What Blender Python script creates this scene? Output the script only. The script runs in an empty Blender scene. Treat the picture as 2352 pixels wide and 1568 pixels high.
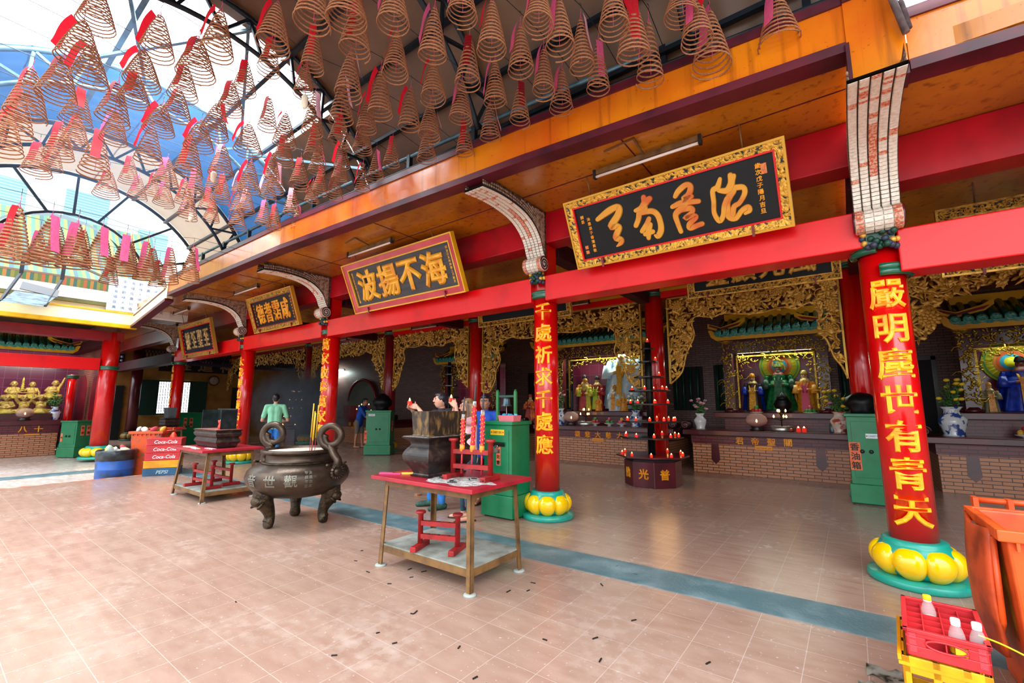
import bpy, math, random
from mathutils import Vector, Matrix
PI = math.pi
sin, cos = math.sin, math.cos
random.seed(7)
S = bpy.context.scene
COL = S.collection

# ---------------------------------------------------------------- camera, world, exposure
cd = bpy.data.cameras.new('camera')
cam = bpy.data.objects.new('camera', cd)
COL.objects.link(cam)
cd.sensor_width = 36.0
cd.lens = 1029.0 * 36.0 / 2352.0
cd.clip_start = 0.05
_p, _y = math.atan(146 / 1029.0), math.radians(36.9)
_fw = Vector((-sin(_y) * cos(_p), cos(_y) * cos(_p), sin(_p)))
_rt = Vector((cos(_y), sin(_y), 0))
_up = _rt.cross(_fw)
cam.matrix_world = Matrix(((_rt.x, _up.x, -_fw.x, 0), (_rt.y, _up.y, -_fw.y, 0), (_rt.z, _up.z, -_fw.z, 1.5), (0, 0, 0, 1)))
S.camera = cam

W = bpy.data.worlds.new('sky')
S.world = W
W.use_nodes = True
_bg = W.node_tree.nodes['Background']
_bg.inputs[0].default_value = (0.86, 0.94, 1.0, 1)
_nt = W.node_tree
_tc0 = _nt.nodes.new('ShaderNodeTexCoord'); _sx = _nt.nodes.new('ShaderNodeSeparateXYZ'); _nt.links.new(_tc0.outputs['Generated'], _sx.inputs[0])
_mr = _nt.nodes.new('ShaderNodeMapRange'); _mr.inputs[1].default_value = 0.0; _mr.inputs[2].default_value = 1.0; _mr.inputs[3].default_value = 0.75; _mr.inputs[4].default_value = 5.4
_nt.links.new(_sx.outputs[2], _mr.inputs[0]); _nt.links.new(_mr.outputs[0], _bg.inputs[1])   # overcast sky, brighter overhead

S.view_settings.view_transform = 'Standard'
S.view_settings.look = 'None'
S.view_settings.exposure = 0.78
S.view_settings.gamma = 1.0
S.view_settings.use_curve_mapping = False
S.cycles.use_denoising = True
S.cycles.max_bounces = 7
S.cycles.diffuse_bounces = 4
S.cycles.glossy_bounces = 3
S.cycles.transmission_bounces = 5
S.cycles.transparent_max_bounces = 8
S.cycles.volume_bounces = 0
S.cycles.sample_clamp_indirect = 6.0
S.cycles.caustics_reflective = False
S.cycles.caustics_refractive = False

def area_light(name, loc, rot, sx, sy, power, col=(1, 1, 1)):
    l = bpy.data.lights.new(name, 'AREA')
    l.shape = 'RECTANGLE'; l.size = sx; l.size_y = sy; l.energy = power; l.color = col
    o = bpy.data.objects.new(name, l); o.location = loc; o.rotation_euler = rot
    COL.objects.link(o)
    return o
# daylight that falls through the open bay of the courtyard roof and from the open street end of the yard
area_light('daylight_roof_bay', (-7.1, 1.7, 7.6), (0, 0, 0), 2.0, 3.6, 420, (0.92, 0.97, 1))
area_light('daylight_yard_end', (2.5, -5.5, 4.2), (math.radians(62), 0, math.radians(18)), 7, 4, 215, (1, 0.97, 0.93))
area_light('daylight_far_yard', (-14.6, 0.6, 7.2), (0, 0, 0), 2.0, 4.5, 120, (0.95, 0.98, 1))

# ---------------------------------------------------------------- mesh helper
class G:
    """collects vertices and faces of ONE mesh"""
    def __init__(s): s.v = []; s.f = []; s.m = []; s.s = []
    def add(s, vs, fs, mi=0, sm=False):
        b = len(s.v)
        s.v += [tuple(v) for v in vs]
        for f in fs:
            s.f.append(tuple(b + i for i in f)); s.m.append(mi); s.s.append(sm)
        return s
    def box(s, x0, y0, z0, x1, y1, z1, mi=0):
        vs = [(x, y, z) for z in (z0, z1) for y in (y0, y1) for x in (x0, x1)]
        return s.add(vs, [(0, 2, 3, 1), (4, 5, 7, 6), (0, 1, 5, 4), (2, 6, 7, 3), (0, 4, 6, 2), (1, 3, 7, 5)], mi)
    def bar(s, a, b, w, h=None, mi=0, up=(0, 0, 1)):
        """rectangular bar from a to b"""
        a, b = Vector(a), Vector(b); h = h or w
        d = (b - a).normalized(); u = Vector(up)
        if abs(d.dot(u)) > .98: u = Vector((0, 1, 0))
        r = d.cross(u).normalized(); u = r.cross(d)
        vs = []
        for p in (a, b):
            for i, j in ((-1, -1), (1, -1), (1, 1), (-1, 1)): vs.append(p + r * (i * w / 2) + u * (j * h / 2))
        return s.add(vs, [(3, 2, 1, 0), (4, 5, 6, 7), (0, 1, 5, 4), (1, 2, 6, 5), (2, 3, 7, 6), (3, 0, 4, 7)], mi)
    def tube(s, pts, r, n=8, mi=0, closed=False, sm=True, flat=1.0):
        P = [Vector(p) for p in pts]; k = len(P)
        R = r if isinstance(r, (list, tuple)) else [r] * k
        rings = []; prev = None
        for i in range(k):
            if closed: t = P[(i + 1) % k] - P[i - 1]
            else: t = P[min(i + 1, k - 1)] - P[max(i - 1, 0)]
            if t.length < 1e-9: t = Vector((0, 0, 1))
            t.normalize()
            if prev is None:
                u = Vector((0, 0, 1)) if abs(t.z) < .9 else Vector((0, 1, 0))
                u = (u - t * u.dot(t)).normalized()
            else:
                u = prev - t * prev.dot(t)
                u = u.normalized() if u.length > 1e-6 else Vector((1, 0, 0))
            prev = u; w = t.cross(u)
            rings.append([P[i] + (u * cos(2 * PI * j / n) + w * sin(2 * PI * j / n) * flat) * R[i] for j in range(n)])
        vs = [v for g in rings for v in g]; fs = []
        for i in range(k if closed else k - 1):
            a, b = i * n, ((i + 1) % k) * n
            for j in range(n): fs.append((a + j, a + (j + 1) % n, b + (j + 1) % n, b + j))
        s.add(vs, fs, mi, sm)
        if not closed:
            b = len(s.v) - len(vs)
            s.f.append(tuple(b + j for j in reversed(range(n)))); s.m.append(mi); s.s.append(False)
            s.f.append(tuple(b + (k - 1) * n + j for j in range(n))); s.m.append(mi); s.s.append(False)
        return s
    def lathe(s, prof, n=24, c=(0, 0, 0), mi=0, sm=True, fn=None, cap=True):
        vs = []; fs = []; k = len(prof)
        for r, z in prof:
            for j in range(n):
                a = 2 * PI * j / n; q = fn(a, z) if fn else 1
                vs.append((c[0] + r * q * cos(a), c[1] + r * q * sin(a), c[2] + z))
        for i in range(k - 1):
            for j in range(n): fs.append((i * n + j, i * n + (j + 1) % n, (i + 1) * n + (j + 1) % n, (i + 1) * n + j))
        s.add(vs, fs, mi, sm)
        if cap:
            b = len(s.v) - len(vs)
            if prof[0][0] > 1e-4: s.f.append(tuple(b + j for j in reversed(range(n)))); s.m.append(mi); s.s.append(False)
            if prof[-1][0] > 1e-4: s.f.append(tuple(b + (k - 1) * n + j for j in range(n))); s.m.append(mi); s.s.append(False)
        return s
    def prism(s, poly, lo, hi, axis='y', mi=0, sm=False):
        n = len(poly); f3 = {'x': lambda a, b, t: (t, a, b), 'y': lambda a, b, t: (a, t, b), 'z': lambda a, b, t: (a, b, t)}[axis]
        vs = [f3(a, b, lo) for a, b in poly] + [f3(a, b, hi) for a, b in poly]
        fs = [(i, (i + 1) % n, n + (i + 1) % n, n + i) for i in range(n)]
        s.add(vs, fs, mi, sm)
        b = len(s.v) - 2 * n
        s.f.append(tuple(b + i for i in reversed(range(n)))); s.m.append(mi); s.s.append(False)
        s.f.append(tuple(b + n + i for i in range(n))); s.m.append(mi); s.s.append(False)
        return s
    def ball(s, c, r, n=12, m=8, mi=0, rot=None):
        r = r if isinstance(r, (list, tuple)) else (r, r, r); vs = []; fs = []
        for i in range(m + 1):
            t = PI * i / m
            for j in range(n):
                a = 2 * PI * j / n
                q = Vector((r[0] * sin(t) * cos(a), r[1] * sin(t) * sin(a), -r[2] * cos(t)))
                if rot: q = rot @ q
                vs.append((c[0] + q.x, c[1] + q.y, c[2] + q.z))
        for i in range(m):
            for j in range(n): fs.append((i * n + j, i * n + (j + 1) % n, (i + 1) * n + (j + 1) % n, (i + 1) * n + j))
        return s.add(vs, fs, mi, True)
    def grid(s, fn, nu, nv, mi=0, sm=True):
        vs = [fn(i / nu, j / nv) for j in range(nv + 1) for i in range(nu + 1)]
        fs = [(j * (nu + 1) + i, j * (nu + 1) + i + 1, (j + 1) * (nu + 1) + i + 1, (j + 1) * (nu + 1) + i) for j in range(nv) for i in range(nu)]
        return s.add(vs, fs, mi, sm)
    def xf(s, M, a=0):
        for i in range(a, len(s.v)): s.v[i] = tuple(M @ Vector(s.v[i]))
        return s
    def mesh(s, name, mats):
        me = bpy.data.meshes.new(name)
        me.from_pydata(s.v, [], s.f)
        for m in mats: me.materials.append(m)
        me.polygons.foreach_set('material_index', s.m)
        me.polygons.foreach_set('use_smooth', s.s)
        me.update()
        return me

def obj(name, g, mats, parent=None, loc=None, bevel=0, solid=0):
    if not isinstance(mats, (list, tuple)): mats = [mats]
    me = g.mesh(name, mats) if isinstance(g, G) else g
    o = bpy.data.objects.new(name, me)
    COL.objects.link(o)
    if parent: o.parent = parent
    if loc: o.location = loc
    if bevel:
        b = o.modifiers.new('b', 'BEVEL'); b.width = bevel; b.segments = 2; b.limit_method = 'ANGLE'; b.angle_limit = .7
    return o

def thing(name, label, cat, loc=(0, 0, 0), rz=0, group=None):
    o = bpy.data.objects.new(name, None)
    COL.objects.link(o)
    o.location = loc; o.rotation_euler = (0, 0, rz); o.empty_display_size = .1
    return tag(o, label, cat, group)

def tag(o, label, cat, group=None, kind=None):
    o['label'] = label; o['category'] = cat
    if group: o['group'] = group
    if kind: o['kind'] = kind
    elif cat: o['kind'] = 'thing'
    return o

def struct(name, g, mats, loc=None, bevel=0):
    o = obj(name, g, mats, None, loc, bevel)
    o['kind'] = 'structure'
    return o

def dup(root, loc, rz=None, label=None, group=None, scale=None):
    r = root.copy(); COL.objects.link(r); r.location = loc
    if rz is not None: r.rotation_euler = (0, 0, rz)
    if scale: r.scale = scale
    if label: r['label'] = label
    if group: r['group'] = group
    for ch in list(root.children):
        c = ch.copy(); COL.objects.link(c); c.parent = r
        for g2 in ch.children:
            d = g2.copy(); COL.objects.link(d); d.parent = c
    return r

def lerp(a, b, t): return a + (b - a) * t
def spline(P, n=6):
    """catmull-rom through points of any dimension"""
    out = []
    for i in range(len(P) - 1):
        p0, p1, p2, p3 = P[max(i - 1, 0)], P[i], P[i + 1], P[min(i + 2, len(P) - 1)]
        for k in range(n):
            t = k / n
            out.append(tuple(.5 * ((2 * b) + (c - a) * t + (2 * a - 5 * b + 4 * c - d) * t * t + (3 * b - a - 3 * c + d) * t ** 3) for a, b, c, d in zip(p0, p1, p2, p3)))
    out.append(tuple(P[-1]))
    return out

# ---------------------------------------------------------------- writing
_tc = bpy.data.curves.new('letters', 'FONT')
_to = bpy.data.objects.new('letters', _tc)
_cache = {}
def glyph(body, depth=.02, bold=.0, shear=0):
    """text as (verts, faces): height about 1, centred on its own box, lying in xy, front towards +z"""
    key = (body, depth, bold, shear)
    if key not in _cache:
        if _to.name not in COL.objects: COL.objects.link(_to)
        _tc.body = body; _tc.extrude = depth; _tc.bevel_depth = bold; _tc.bevel_resolution = 0; _tc.shear = shear; _tc.resolution_u = 3
        bpy.context.view_layer.update()
        me = bpy.data.meshes.new_from_object(_to.evaluated_get(bpy.context.evaluated_depsgraph_get()))
        vs = [v.co.copy() for v in me.vertices]; fs = [tuple(p.vertices) for p in me.polygons]
        bpy.data.meshes.remove(me)
        if vs:
            cx = (min(v.x for v in vs) + max(v.x for v in vs)) / 2; cy = (min(v.y for v in vs) + max(v.y for v in vs)) / 2
            vs = [Vector((v.x - cx, v.y - cy, v.z)) for v in vs]
        _cache[key] = (vs, fs)
    return _cache[key]
def write(g, body, o, ux, uy, size, depth=.02, bold=.0, mi=0, sx=1.0, shear=0, n=None):
    """put text on a plane: centre o, reading direction ux, up uy"""
    o, ux, uy = Vector(o), Vector(ux).normalized(), Vector(uy).normalized()
    un = ux.cross(uy)
    vs, fs = glyph(body, depth, bold, shear)
    if n: vs = [Vector((v.x * n / max(abs(w.x) for w in vs), v.y, v.z)) for v in vs]
    g.add([o + ux * (v.x * size * sx) + uy * (v.y * size) + un * (v.z * size) for v in vs], fs, mi)
    return g
def strokes(g, lists, f, thick, mi=0):
    """brush strokes: lists of (x, y, width); f maps x, y, height to space"""
    for i_, st in enumerate(lists):
        P = spline(st, 5); thick = thick * (1 - .06 * i_ / max(1, len(lists)))
        L = []
        for i, (x, y, w) in enumerate(P):
            a = P[max(i - 1, 0)]; b = P[min(i + 1, len(P) - 1)]
            dx, dy = b[0] - a[0], b[1] - a[1]; l = math.hypot(dx, dy) or 1
            L.append((x, y, w * .62, -dy / l, dx / l))
        vs = []; fs = []
        for x, y, w, nx, ny in L:
            vs += [f(x + nx * w, y + ny * w, 0), f(x + nx * w * .8, y + ny * w * .8, thick), f(x - nx * w * .8, y - ny * w * .8, thick), f(x - nx * w, y - ny * w, 0)]
        for i in range(len(L) - 1):
            for j in range(3): fs.append((4 * i + j, 4 * i + j + 1, 4 * i + 5 + j, 4 * i + 4 + j))
        g.add(vs, fs, mi)
        for x, y, w, nx, ny in (L[0], L[-1]):
            n = 10; thick *= .93; w *= .97
            ring = [f(x + w * cos(2 * PI * k / n), y + w * sin(2 * PI * k / n), 0) for k in range(n)] + [f(x + .8 * w * cos(2 * PI * k / n), y + .8 * w * sin(2 * PI * k / n), thick) for k in range(n)]
            g.add(ring, [(k, (k + 1) % n, n + (k + 1) % n, n + k) for k in range(n)] + [tuple(range(n, 2 * n))], mi)
    return g

# ---------------------------------------------------------------- one continuous rounded surface from limbs
def organic(name, limbs, mats, voxel=.012, smooth=6, parent=None, paint=None, balls=(), loc=None):
    """limbs: (p0, r0, p1, r1); balls: (centre, radii) ; fused by voxel remesh to ONE surface"""
    g = G()
    for p0, r0, p1, r1 in limbs:
        p0, p1 = Vector(p0), Vector(p1)
        k = 6
        g.tube([p0.lerp(p1, i / k) for i in range(k + 1)], [lerp(r0, r1, i / k) for i in range(k + 1)], 10)
        g.ball(p0, r0, 10, 8); g.ball(p1, r1, 10, 8)
    for c, r in balls: g.ball(c, r, 14, 10)
    me = g.mesh(name, [])
    o = bpy.data.objects.new(name, me); COL.objects.link(o)
    m = o.modifiers.new('r', 'REMESH'); m.mode = 'VOXEL'; m.voxel_size = voxel; m.use_smooth_shade = True
    if smooth:
        s2 = o.modifiers.new('s', 'SMOOTH'); s2.iterations = smooth; s2.factor = .5
    bpy.context.view_layer.update()
    ev = o.evaluated_get(bpy.context.evaluated_depsgraph_get())
    me2 = bpy.data.meshes.new_from_object(ev)
    o.modifiers.clear(); o.data = me2; bpy.data.meshes.remove(me)
    me2.materials.clear()
    for m in (mats if isinstance(mats, (list, tuple)) else [mats]): me2.materials.append(m)
    for p in me2.polygons:
        p.use_smooth = True; p.material_index = 0
        if paint:
            c = p.center
            for fn, mi in paint:
                if fn(c): p.material_index = mi
    if parent: o.parent = parent
    if loc: o.location = loc
    return o
# ---------------------------------------------------------------- materials
def newmat(name):
    m = bpy.data.materials.new(name); m.use_nodes = True
    nt = m.node_tree; return m, nt, nt.nodes['Principled BSDF']
def N(nt, t, **k):
    n = nt.nodes.new(t)
    for a, b in k.items(): setattr(n, a, b)
    return n
def srgb(h):
    c = [int(h[i:i + 2], 16) / 255 for i in (0, 2, 4)]
    return tuple(x / 12.92 if x <= .04045 else ((x + .055) / 1.055) ** 2.4 for x in c) + (1,)
def mat(name, col, rough=.5, metal=0, col2=None, scale=6, lo=.4, hi=.65, bump=0, bscale=None, coat=0, stretch=(1, 1, 1), world=False, emit=0, spec=None, detail=4):
    """painted or plain surface with noise-driven second colour and bump"""
    m, nt, b = newmat(name)
    c1 = srgb(col) if isinstance(col, str) else tuple(col) + (1,)
    b.inputs['Base Color'].default_value = c1
    b.inputs['Roughness'].default_value = rough; b.inputs['Metallic'].default_value = metal
    if coat: b.inputs['Coat Weight'].default_value = coat; b.inputs['Coat Roughness'].default_value = .12
    if spec is not None: b.inputs['Specular IOR Level'].default_value = spec
    if col2 or bump:
        if world: tc = N(nt, 'ShaderNodeNewGeometry').outputs['Position']
        else: tc = N(nt, 'ShaderNodeTexCoord').outputs['Object']
        mp = N(nt, 'ShaderNodeMapping'); mp.inputs['Scale'].default_value = stretch
        nt.links.new(tc, mp.inputs[0])
        if col2:
            no = N(nt, 'ShaderNodeTexNoise'); no.inputs['Scale'].default_value = scale; no.inputs['Detail'].default_value = detail
            nt.links.new(mp.outputs[0], no.inputs['Vector'])
            r = N(nt, 'ShaderNodeValToRGB'); r.color_ramp.elements[0].position = lo; r.color_ramp.elements[1].position = hi
            r.color_ramp.elements[0].color = c1
            r.color_ramp.elements[1].color = srgb(col2) if isinstance(col2, str) else tuple(col2) + (1,)
            nt.links.new(no.outputs['Fac'], r.inputs[0]); nt.links.new(r.outputs[0], b.inputs['Base Color'])
        if bump:
            n2 = N(nt, 'ShaderNodeTexNoise'); n2.inputs['Scale'].default_value = bscale or scale * 3; n2.inputs['Detail'].default_value = 3
            nt.links.new(mp.outputs[0], n2.inputs['Vector'])
            bp = N(nt, 'ShaderNodeBump'); bp.inputs['Strength'].default_value = bump; bp.inputs['Distance'].default_value = .02
            nt.links.new(n2.outputs['Fac'], bp.inputs['Height']); nt.links.new(bp.outputs[0], b.inputs['Normal'])
    if emit:
        b.inputs['Emission Color'].default_value = c1; b.inputs['Emission Strength'].default_value = emit
    return m

def math_node(nt, op, a, b=None):
    n = N(nt, 'ShaderNodeMath', operation=op)
    for i, x in enumerate((a, b)):
        if x is None: continue
        if isinstance(x, (int, float)): n.inputs[i].default_value = x
        else: nt.links.new(x, n.inputs[i])
    return n.outputs[0]
def mix_col(nt, fac, a, b):
    n = N(nt, 'ShaderNodeMix', data_type='RGBA')
    for s, x in ((0, fac), (6, a), (7, b)):
        if isinstance(x, (int, float)): n.inputs[s].default_value = x
        elif isinstance(x, tuple): n.inputs[s].default_value = x
        else: nt.links.new(x, n.inputs[s])
    return n.outputs[2]
def noise(nt, vec, scale, detail=4, lo=0, hi=1):
    n = N(nt, 'ShaderNodeTexNoise'); n.inputs['Scale'].default_value = scale; n.inputs['Detail'].default_value = detail
    nt.links.new(vec, n.inputs['Vector'])
    if (lo, hi) == (0, 1): return n.outputs['Fac']
    r = N(nt, 'ShaderNodeMapRange'); r.inputs[1].default_value = lo; r.inputs[2].default_value = hi
    nt.links.new(n.outputs['Fac'], r.inputs[0]); return r.outputs[0]
def grout(nt, coord, off, size, w):
    """1 on the joint lines of one axis"""
    t = math_node(nt, 'FRACT', math_node(nt, 'DIVIDE', math_node(nt, 'ADD', coord, off), size))
    d = math_node(nt, 'MINIMUM', t, math_node(nt, 'SUBTRACT', 1.0, t))
    return math_node(nt, 'LESS_THAN', d, w / size / 2)
def cellrand(nt, sx, sy, offx, offy, size):
    c = N(nt, 'ShaderNodeCombineXYZ')
    for i, (s_, o_) in enumerate(((sx, offx), (sy, offy))):
        nt.links.new(math_node(nt, 'FLOOR', math_node(nt, 'DIVIDE', math_node(nt, 'ADD', s_, o_), size)), c.inputs[i])
    w = N(nt, 'ShaderNodeTexWhiteNoise'); nt.links.new(c.outputs[0], w.inputs['Vector'])
    return w.outputs['Value']

def tile_floor(name, ca, cb, dust, size=.3, offx=.05, offy=.11, jw=.0045, rough=.24):
    m, nt, b = newmat(name)
    P = N(nt, 'ShaderNodeNewGeometry').outputs['Position']
    sp = N(nt, 'ShaderNodeSeparateXYZ'); nt.links.new(P, sp.inputs[0])
    j = math_node(nt, 'MAXIMUM', grout(nt, sp.outputs[0], offx, size, jw), grout(nt, sp.outputs[1], offy, size, jw))
    rnd = cellrand(nt, sp.outputs[0], sp.outputs[1], offx, offy, size)
    mp = N(nt, 'ShaderNodeMapping'); mp.inputs['Scale'].default_value = (3, 9, 1); nt.links.new(P, mp.inputs[0])
    base = mix_col(nt, noise(nt, mp.outputs[0], 1.1, 6, .3, .7), srgb(ca), srgb(cb))
    base = mix_col(nt, math_node(nt, 'MULTIPLY', rnd, .18), base, (.26, .16, .12, 1))
    d = noise(nt, P, .9, 5, .5, .8)
    d2 = math_node(nt, 'MULTIPLY', d, noise(nt, P, 11, 6, .42, .75))
    base = mix_col(nt, math_node(nt, 'MULTIPLY', d2, .5), base, srgb(dust))
    spk = noise(nt, P, 38, 3, .66, .72)
    base = mix_col(nt, math_node(nt, 'MULTIPLY', spk, .45), base, srgb(dust))
    base = mix_col(nt, math_node(nt, 'MULTIPLY', j, .45), base, srgb('c9bdb2'))
    nt.links.new(base, b.inputs['Base Color'])
    rr = math_node(nt, 'ADD', math_node(nt, 'MULTIPLY', d2, .3), rough); nt.links.new(rr, b.inputs['Roughness'])
    bp = N(nt, 'ShaderNodeBump'); bp.inputs['Strength'].default_value = .25; bp.inputs['Distance'].default_value = .004
    nt.links.new(math_node(nt, 'SUBTRACT', noise(nt, mp.outputs[0], 2.0, 5), j), bp.inputs['Height']); nt.links.new(bp.outputs[0], b.inputs['Normal'])
    return m

def brick(name, ca, cb, mortar, bw=.235, bh=.062, axis='XZ', rough=.3, ms=.006, offset=.5):
    m, nt, b = newmat(name)
    P = N(nt, 'ShaderNodeNewGeometry').outputs['Position']
    sp = N(nt, 'ShaderNodeSeparateXYZ'); nt.links.new(P, sp.inputs[0])
    c = N(nt, 'ShaderNodeCombineXYZ'); nt.links.new(sp.outputs['XYZ'.index(axis[0])], c.inputs[0]); nt.links.new(sp.outputs['XYZ'.index(axis[1])], c.inputs[1])
    t = N(nt, 'ShaderNodeTexBrick'); t.offset = offset
    t.inputs['Color1'].default_value = srgb(ca); t.inputs['Color2'].default_value = srgb(cb); t.inputs['Mortar'].default_value = srgb(mortar)
    t.inputs['Scale'].default_value = 1; t.inputs['Mortar Size'].default_value = ms; t.inputs['Brick Width'].default_value = bw; t.inputs['Row Height'].default_value = bh
    t.inputs['Mortar Smooth'].default_value = .05
    nt.links.new(c.outputs[0], t.inputs['Vector']); nt.links.new(t.outputs['Color'], b.inputs['Base Color'])
    b.inputs['Roughness'].default_value = rough
    bp = N(nt, 'ShaderNodeBump'); bp.inputs['Strength'].default_value = .5; bp.inputs['Distance'].default_value = -.006
    nt.links.new(t.outputs['Fac'], bp.inputs['Height']); nt.links.new(bp.outputs[0], b.inputs['Normal'])
    return m

def carved(name, gold, dark, scale=26, lo=.22, rough=.34, metal=.55, axis=None):
    """carved gilt relief over a dark ground"""
    m, nt, b = newmat(name)
    tc = N(nt, 'ShaderNodeTexCoord').outputs['Object']
    no = N(nt, 'ShaderNodeTexNoise'); no.inputs['Scale'].default_value = scale * .45; no.inputs['Detail'].default_value = 3; no.inputs['Distortion'].default_value = 1.6
    nt.links.new(tc, no.inputs['Vector'])
    v = N(nt, 'ShaderNodeTexVoronoi'); v.inputs['Scale'].default_value = scale; v.feature = 'SMOOTH_F1'
    nt.links.new(tc, v.inputs['Vector'])
    h = math_node(nt, 'SUBTRACT', no.outputs['Fac'], math_node(nt, 'MULTIPLY', v.outputs['Distance'], .35))
    r = N(nt, 'ShaderNodeMapRange'); r.inputs[1].default_value = lo; r.inputs[2].default_value = lo + .1; nt.links.new(h, r.inputs[0])
    nt.links.new(mix_col(nt, r.outputs[0], srgb(dark), srgb(gold)), b.inputs['Base Color'])
    nt.links.new(math_node(nt, 'MULTIPLY', r.outputs[0], metal), b.inputs['Metallic'])
    b.inputs['Roughness'].default_value = rough
    bp = N(nt, 'ShaderNodeBump'); bp.inputs['Strength'].default_value = 1; bp.inputs['Distance'].default_value = .025
    nt.links.new(h, bp.inputs['Height']); nt.links.new(bp.outputs[0], b.inputs['Normal'])
    return m

def stained(name, ca, cb, cc, rough=.18):
    """glossy ochre paint with soot streaks and blotches"""
    m, nt, b = newmat(name)
    P = N(nt, 'ShaderNodeNewGeometry').outputs['Position']
    a = noise(nt, P, .8, 6, .38, .66)
    mp = N(nt, 'ShaderNodeMapping'); mp.inputs['Scale'].default_value = (9, 9, .5); nt.links.new(P, mp.inputs[0])
    s_ = noise(nt, mp.outputs[0], 1.4, 4, .56, .74)
    col = mix_col(nt, a, srgb(ca), srgb(cb))
    col = mix_col(nt, math_node(nt, 'MULTIPLY', s_, .65), col, srgb(cc))
    sp = noise(nt, P, 30, 2, .7, .74)
    col = mix_col(nt, math_node(nt, 'MULTIPLY', sp, .5), col, srgb(cc))
    nt.links.new(col, b.inputs['Base Color'])
    b.inputs['Roughness'].default_value = rough; b.inputs['Coat Weight'].default_value = .35; b.inputs['Coat Roughness'].default_value = .15
    bp = N(nt, 'ShaderNodeBump'); bp.inputs['Strength'].default_value = .12; bp.inputs['Distance'].default_value = .02
    nt.links.new(noise(nt, P, 7, 4), bp.inputs['Height']); nt.links.new(bp.outputs[0], b.inputs['Normal'])
    return m

def sheet(name, col, trans, rough=.4, tw=.5, col2=None):
    """roofing sheet that lets a share of daylight through"""
    m, nt, b = newmat(name)
    P = N(nt, 'ShaderNodeNewGeometry').outputs['Position']
    f = noise(nt, P, 1.6, 6, .35, .7)
    c = mix_col(nt, f, srgb(col), srgb(col2 or col))
    nt.links.new(c, b.inputs['Base Color']); b.inputs['Roughness'].default_value = rough
    t = N(nt, 'ShaderNodeBsdfTranslucent')
    t.inputs[0].default_value = srgb(trans)
    mx = N(nt, 'ShaderNodeMixShader'); mx.inputs[0].default_value = tw
    nt.links.new(b.outputs[0], mx.inputs[1]); nt.links.new(t.outputs[0], mx.inputs[2])
    nt.links.new(mx.outputs[0], nt.nodes['Material Output'].inputs[0])
    return m

def glass(name, col=(1, 1, 1), rough=.02, alpha=.25):
    m, nt, b = newmat(name)
    b.inputs['Base Color'].default_value = tuple(col) + (1,); b.inputs['Roughness'].default_value = rough
    t = N(nt, 'ShaderNodeBsdfTransparent'); t.inputs[0].default_value = tuple(col) + (1,)
    mx = N(nt, 'ShaderNodeMixShader'); mx.inputs[0].default_value = 1 - alpha
    nt.links.new(b.outputs[0], mx.inputs[1]); nt.links.new(t.outputs[0], mx.inputs[2])
    nt.links.new(mx.outputs[0], nt.nodes['Material Output'].inputs[0])
    return m

def stripes(name, cols, axis, size, rough=.6, col_tr=None):
    """repeating bands along one axis of world position"""
    m, nt, b = newmat(name)
    P = N(nt, 'ShaderNodeNewGeometry').outputs['Position']
    sp = N(nt, 'ShaderNodeSeparateXYZ'); nt.links.new(P, sp.inputs[0])
    t = math_node(nt, 'FRACT', math_node(nt, 'DIVIDE', sp.outputs['XYZ'.index(axis)], size))
    r = N(nt, 'ShaderNodeValToRGB'); r.color_ramp.interpolation = 'CONSTANT'
    els = r.color_ramp.elements
    while len(els) < len(cols): els.new(.5)
    for i, c in enumerate(cols): els[i].position = i / len(cols); els[i].color = srgb(c)
    nt.links.new(t, r.inputs[0])
    nt.links.new(r.outputs[0], b.inputs['Base Color']); b.inputs['Roughness'].default_value = rough
    return m

RED = mat('red_gloss', 'e0060e', .36, coat=.08, spec=.35, col2='b8080f', scale=2.2, lo=.5, hi=.8, bump=.08, bscale=9, world=True)
RED2 = mat('red_column', 'd6060a', .2, coat=.5, col2='c00408', scale=1.5, world=True, bump=.03, bscale=6)
DRED = mat('deep_red', '8c0f1c', .3, coat=.3, col2='6d0b18', scale=2, world=True)
MAROON = mat('maroon', '5a1420', .28, coat=.3, col2='401018', scale=3, world=True)
PURPLE = mat('purple_trim', '5e1626', .4, col2='3c0f1d', scale=3, world=True)
OCHRE = stained('ochre_fascia', 'e2850f', 'cf5c12', '6a2a10')
SOFFIT = stained('ochre_soffit', 'c87c18', '94501a', '4a1e10', .24)
CREAM = mat('cream_paint', 'efe2b4', .4, col2='e8d49a', scale=1.5, world=True)
YELLOW = mat('yellow_paint', 'e8b419', .35, col2='d69a10', scale=3, world=True)
YELLOWP = mat('petal_yellow', 'f7c500', .18, coat=.5, col2='e8a800', scale=5, lo=.55, hi=.8)
TEAL = mat('teal_paint', '159a86', .35, coat=.2, col2='2f7f78', scale=9, lo=.55, hi=.75)
RING = mat('ring_green', '0a5b41', .25, coat=.4)
GOLDTXT = mat('gold_letters', 'f4a81c', .3, .25, col2='d97a10', scale=7)
YTXT = mat('yellow_letters', 'ffc21e', .35, 0, col2='f59a12', scale=8)
GOLD = mat('gilt_carving', 'e2ae48', .36, .35, col2='9a661f', scale=14, lo=.45, hi=.7, bump=.3, bscale=40)
GOLD2 = mat('bright_gilt', 'd8b23c', .3, .6, col2='8c7420', scale=18, lo=.45, hi=.7, bump=.4, bscale=50)
BLACKLAQ = mat('black_lacquer', '07090c', .4, spec=.25, col2='0d1014', scale=3)
MAROON2 = mat('maroon_matt', '4a1120', .6, col2='361018', scale=3, world=True, spec=.2)
CARVE1 = carved('gilt_frame', 'd9a33a', '10201c', 30)
CARVE2 = carved('gilt_frame_fine', 'd09a30', '0c0f10', 46, .25)
CARVEG = carved('gilt_panel', 'c0a030', '3c1018', 34, .2, .35, .5)
STEEL = mat('black_steel', '16222c', .45, .2, col2='0d141b', scale=8)
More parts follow.
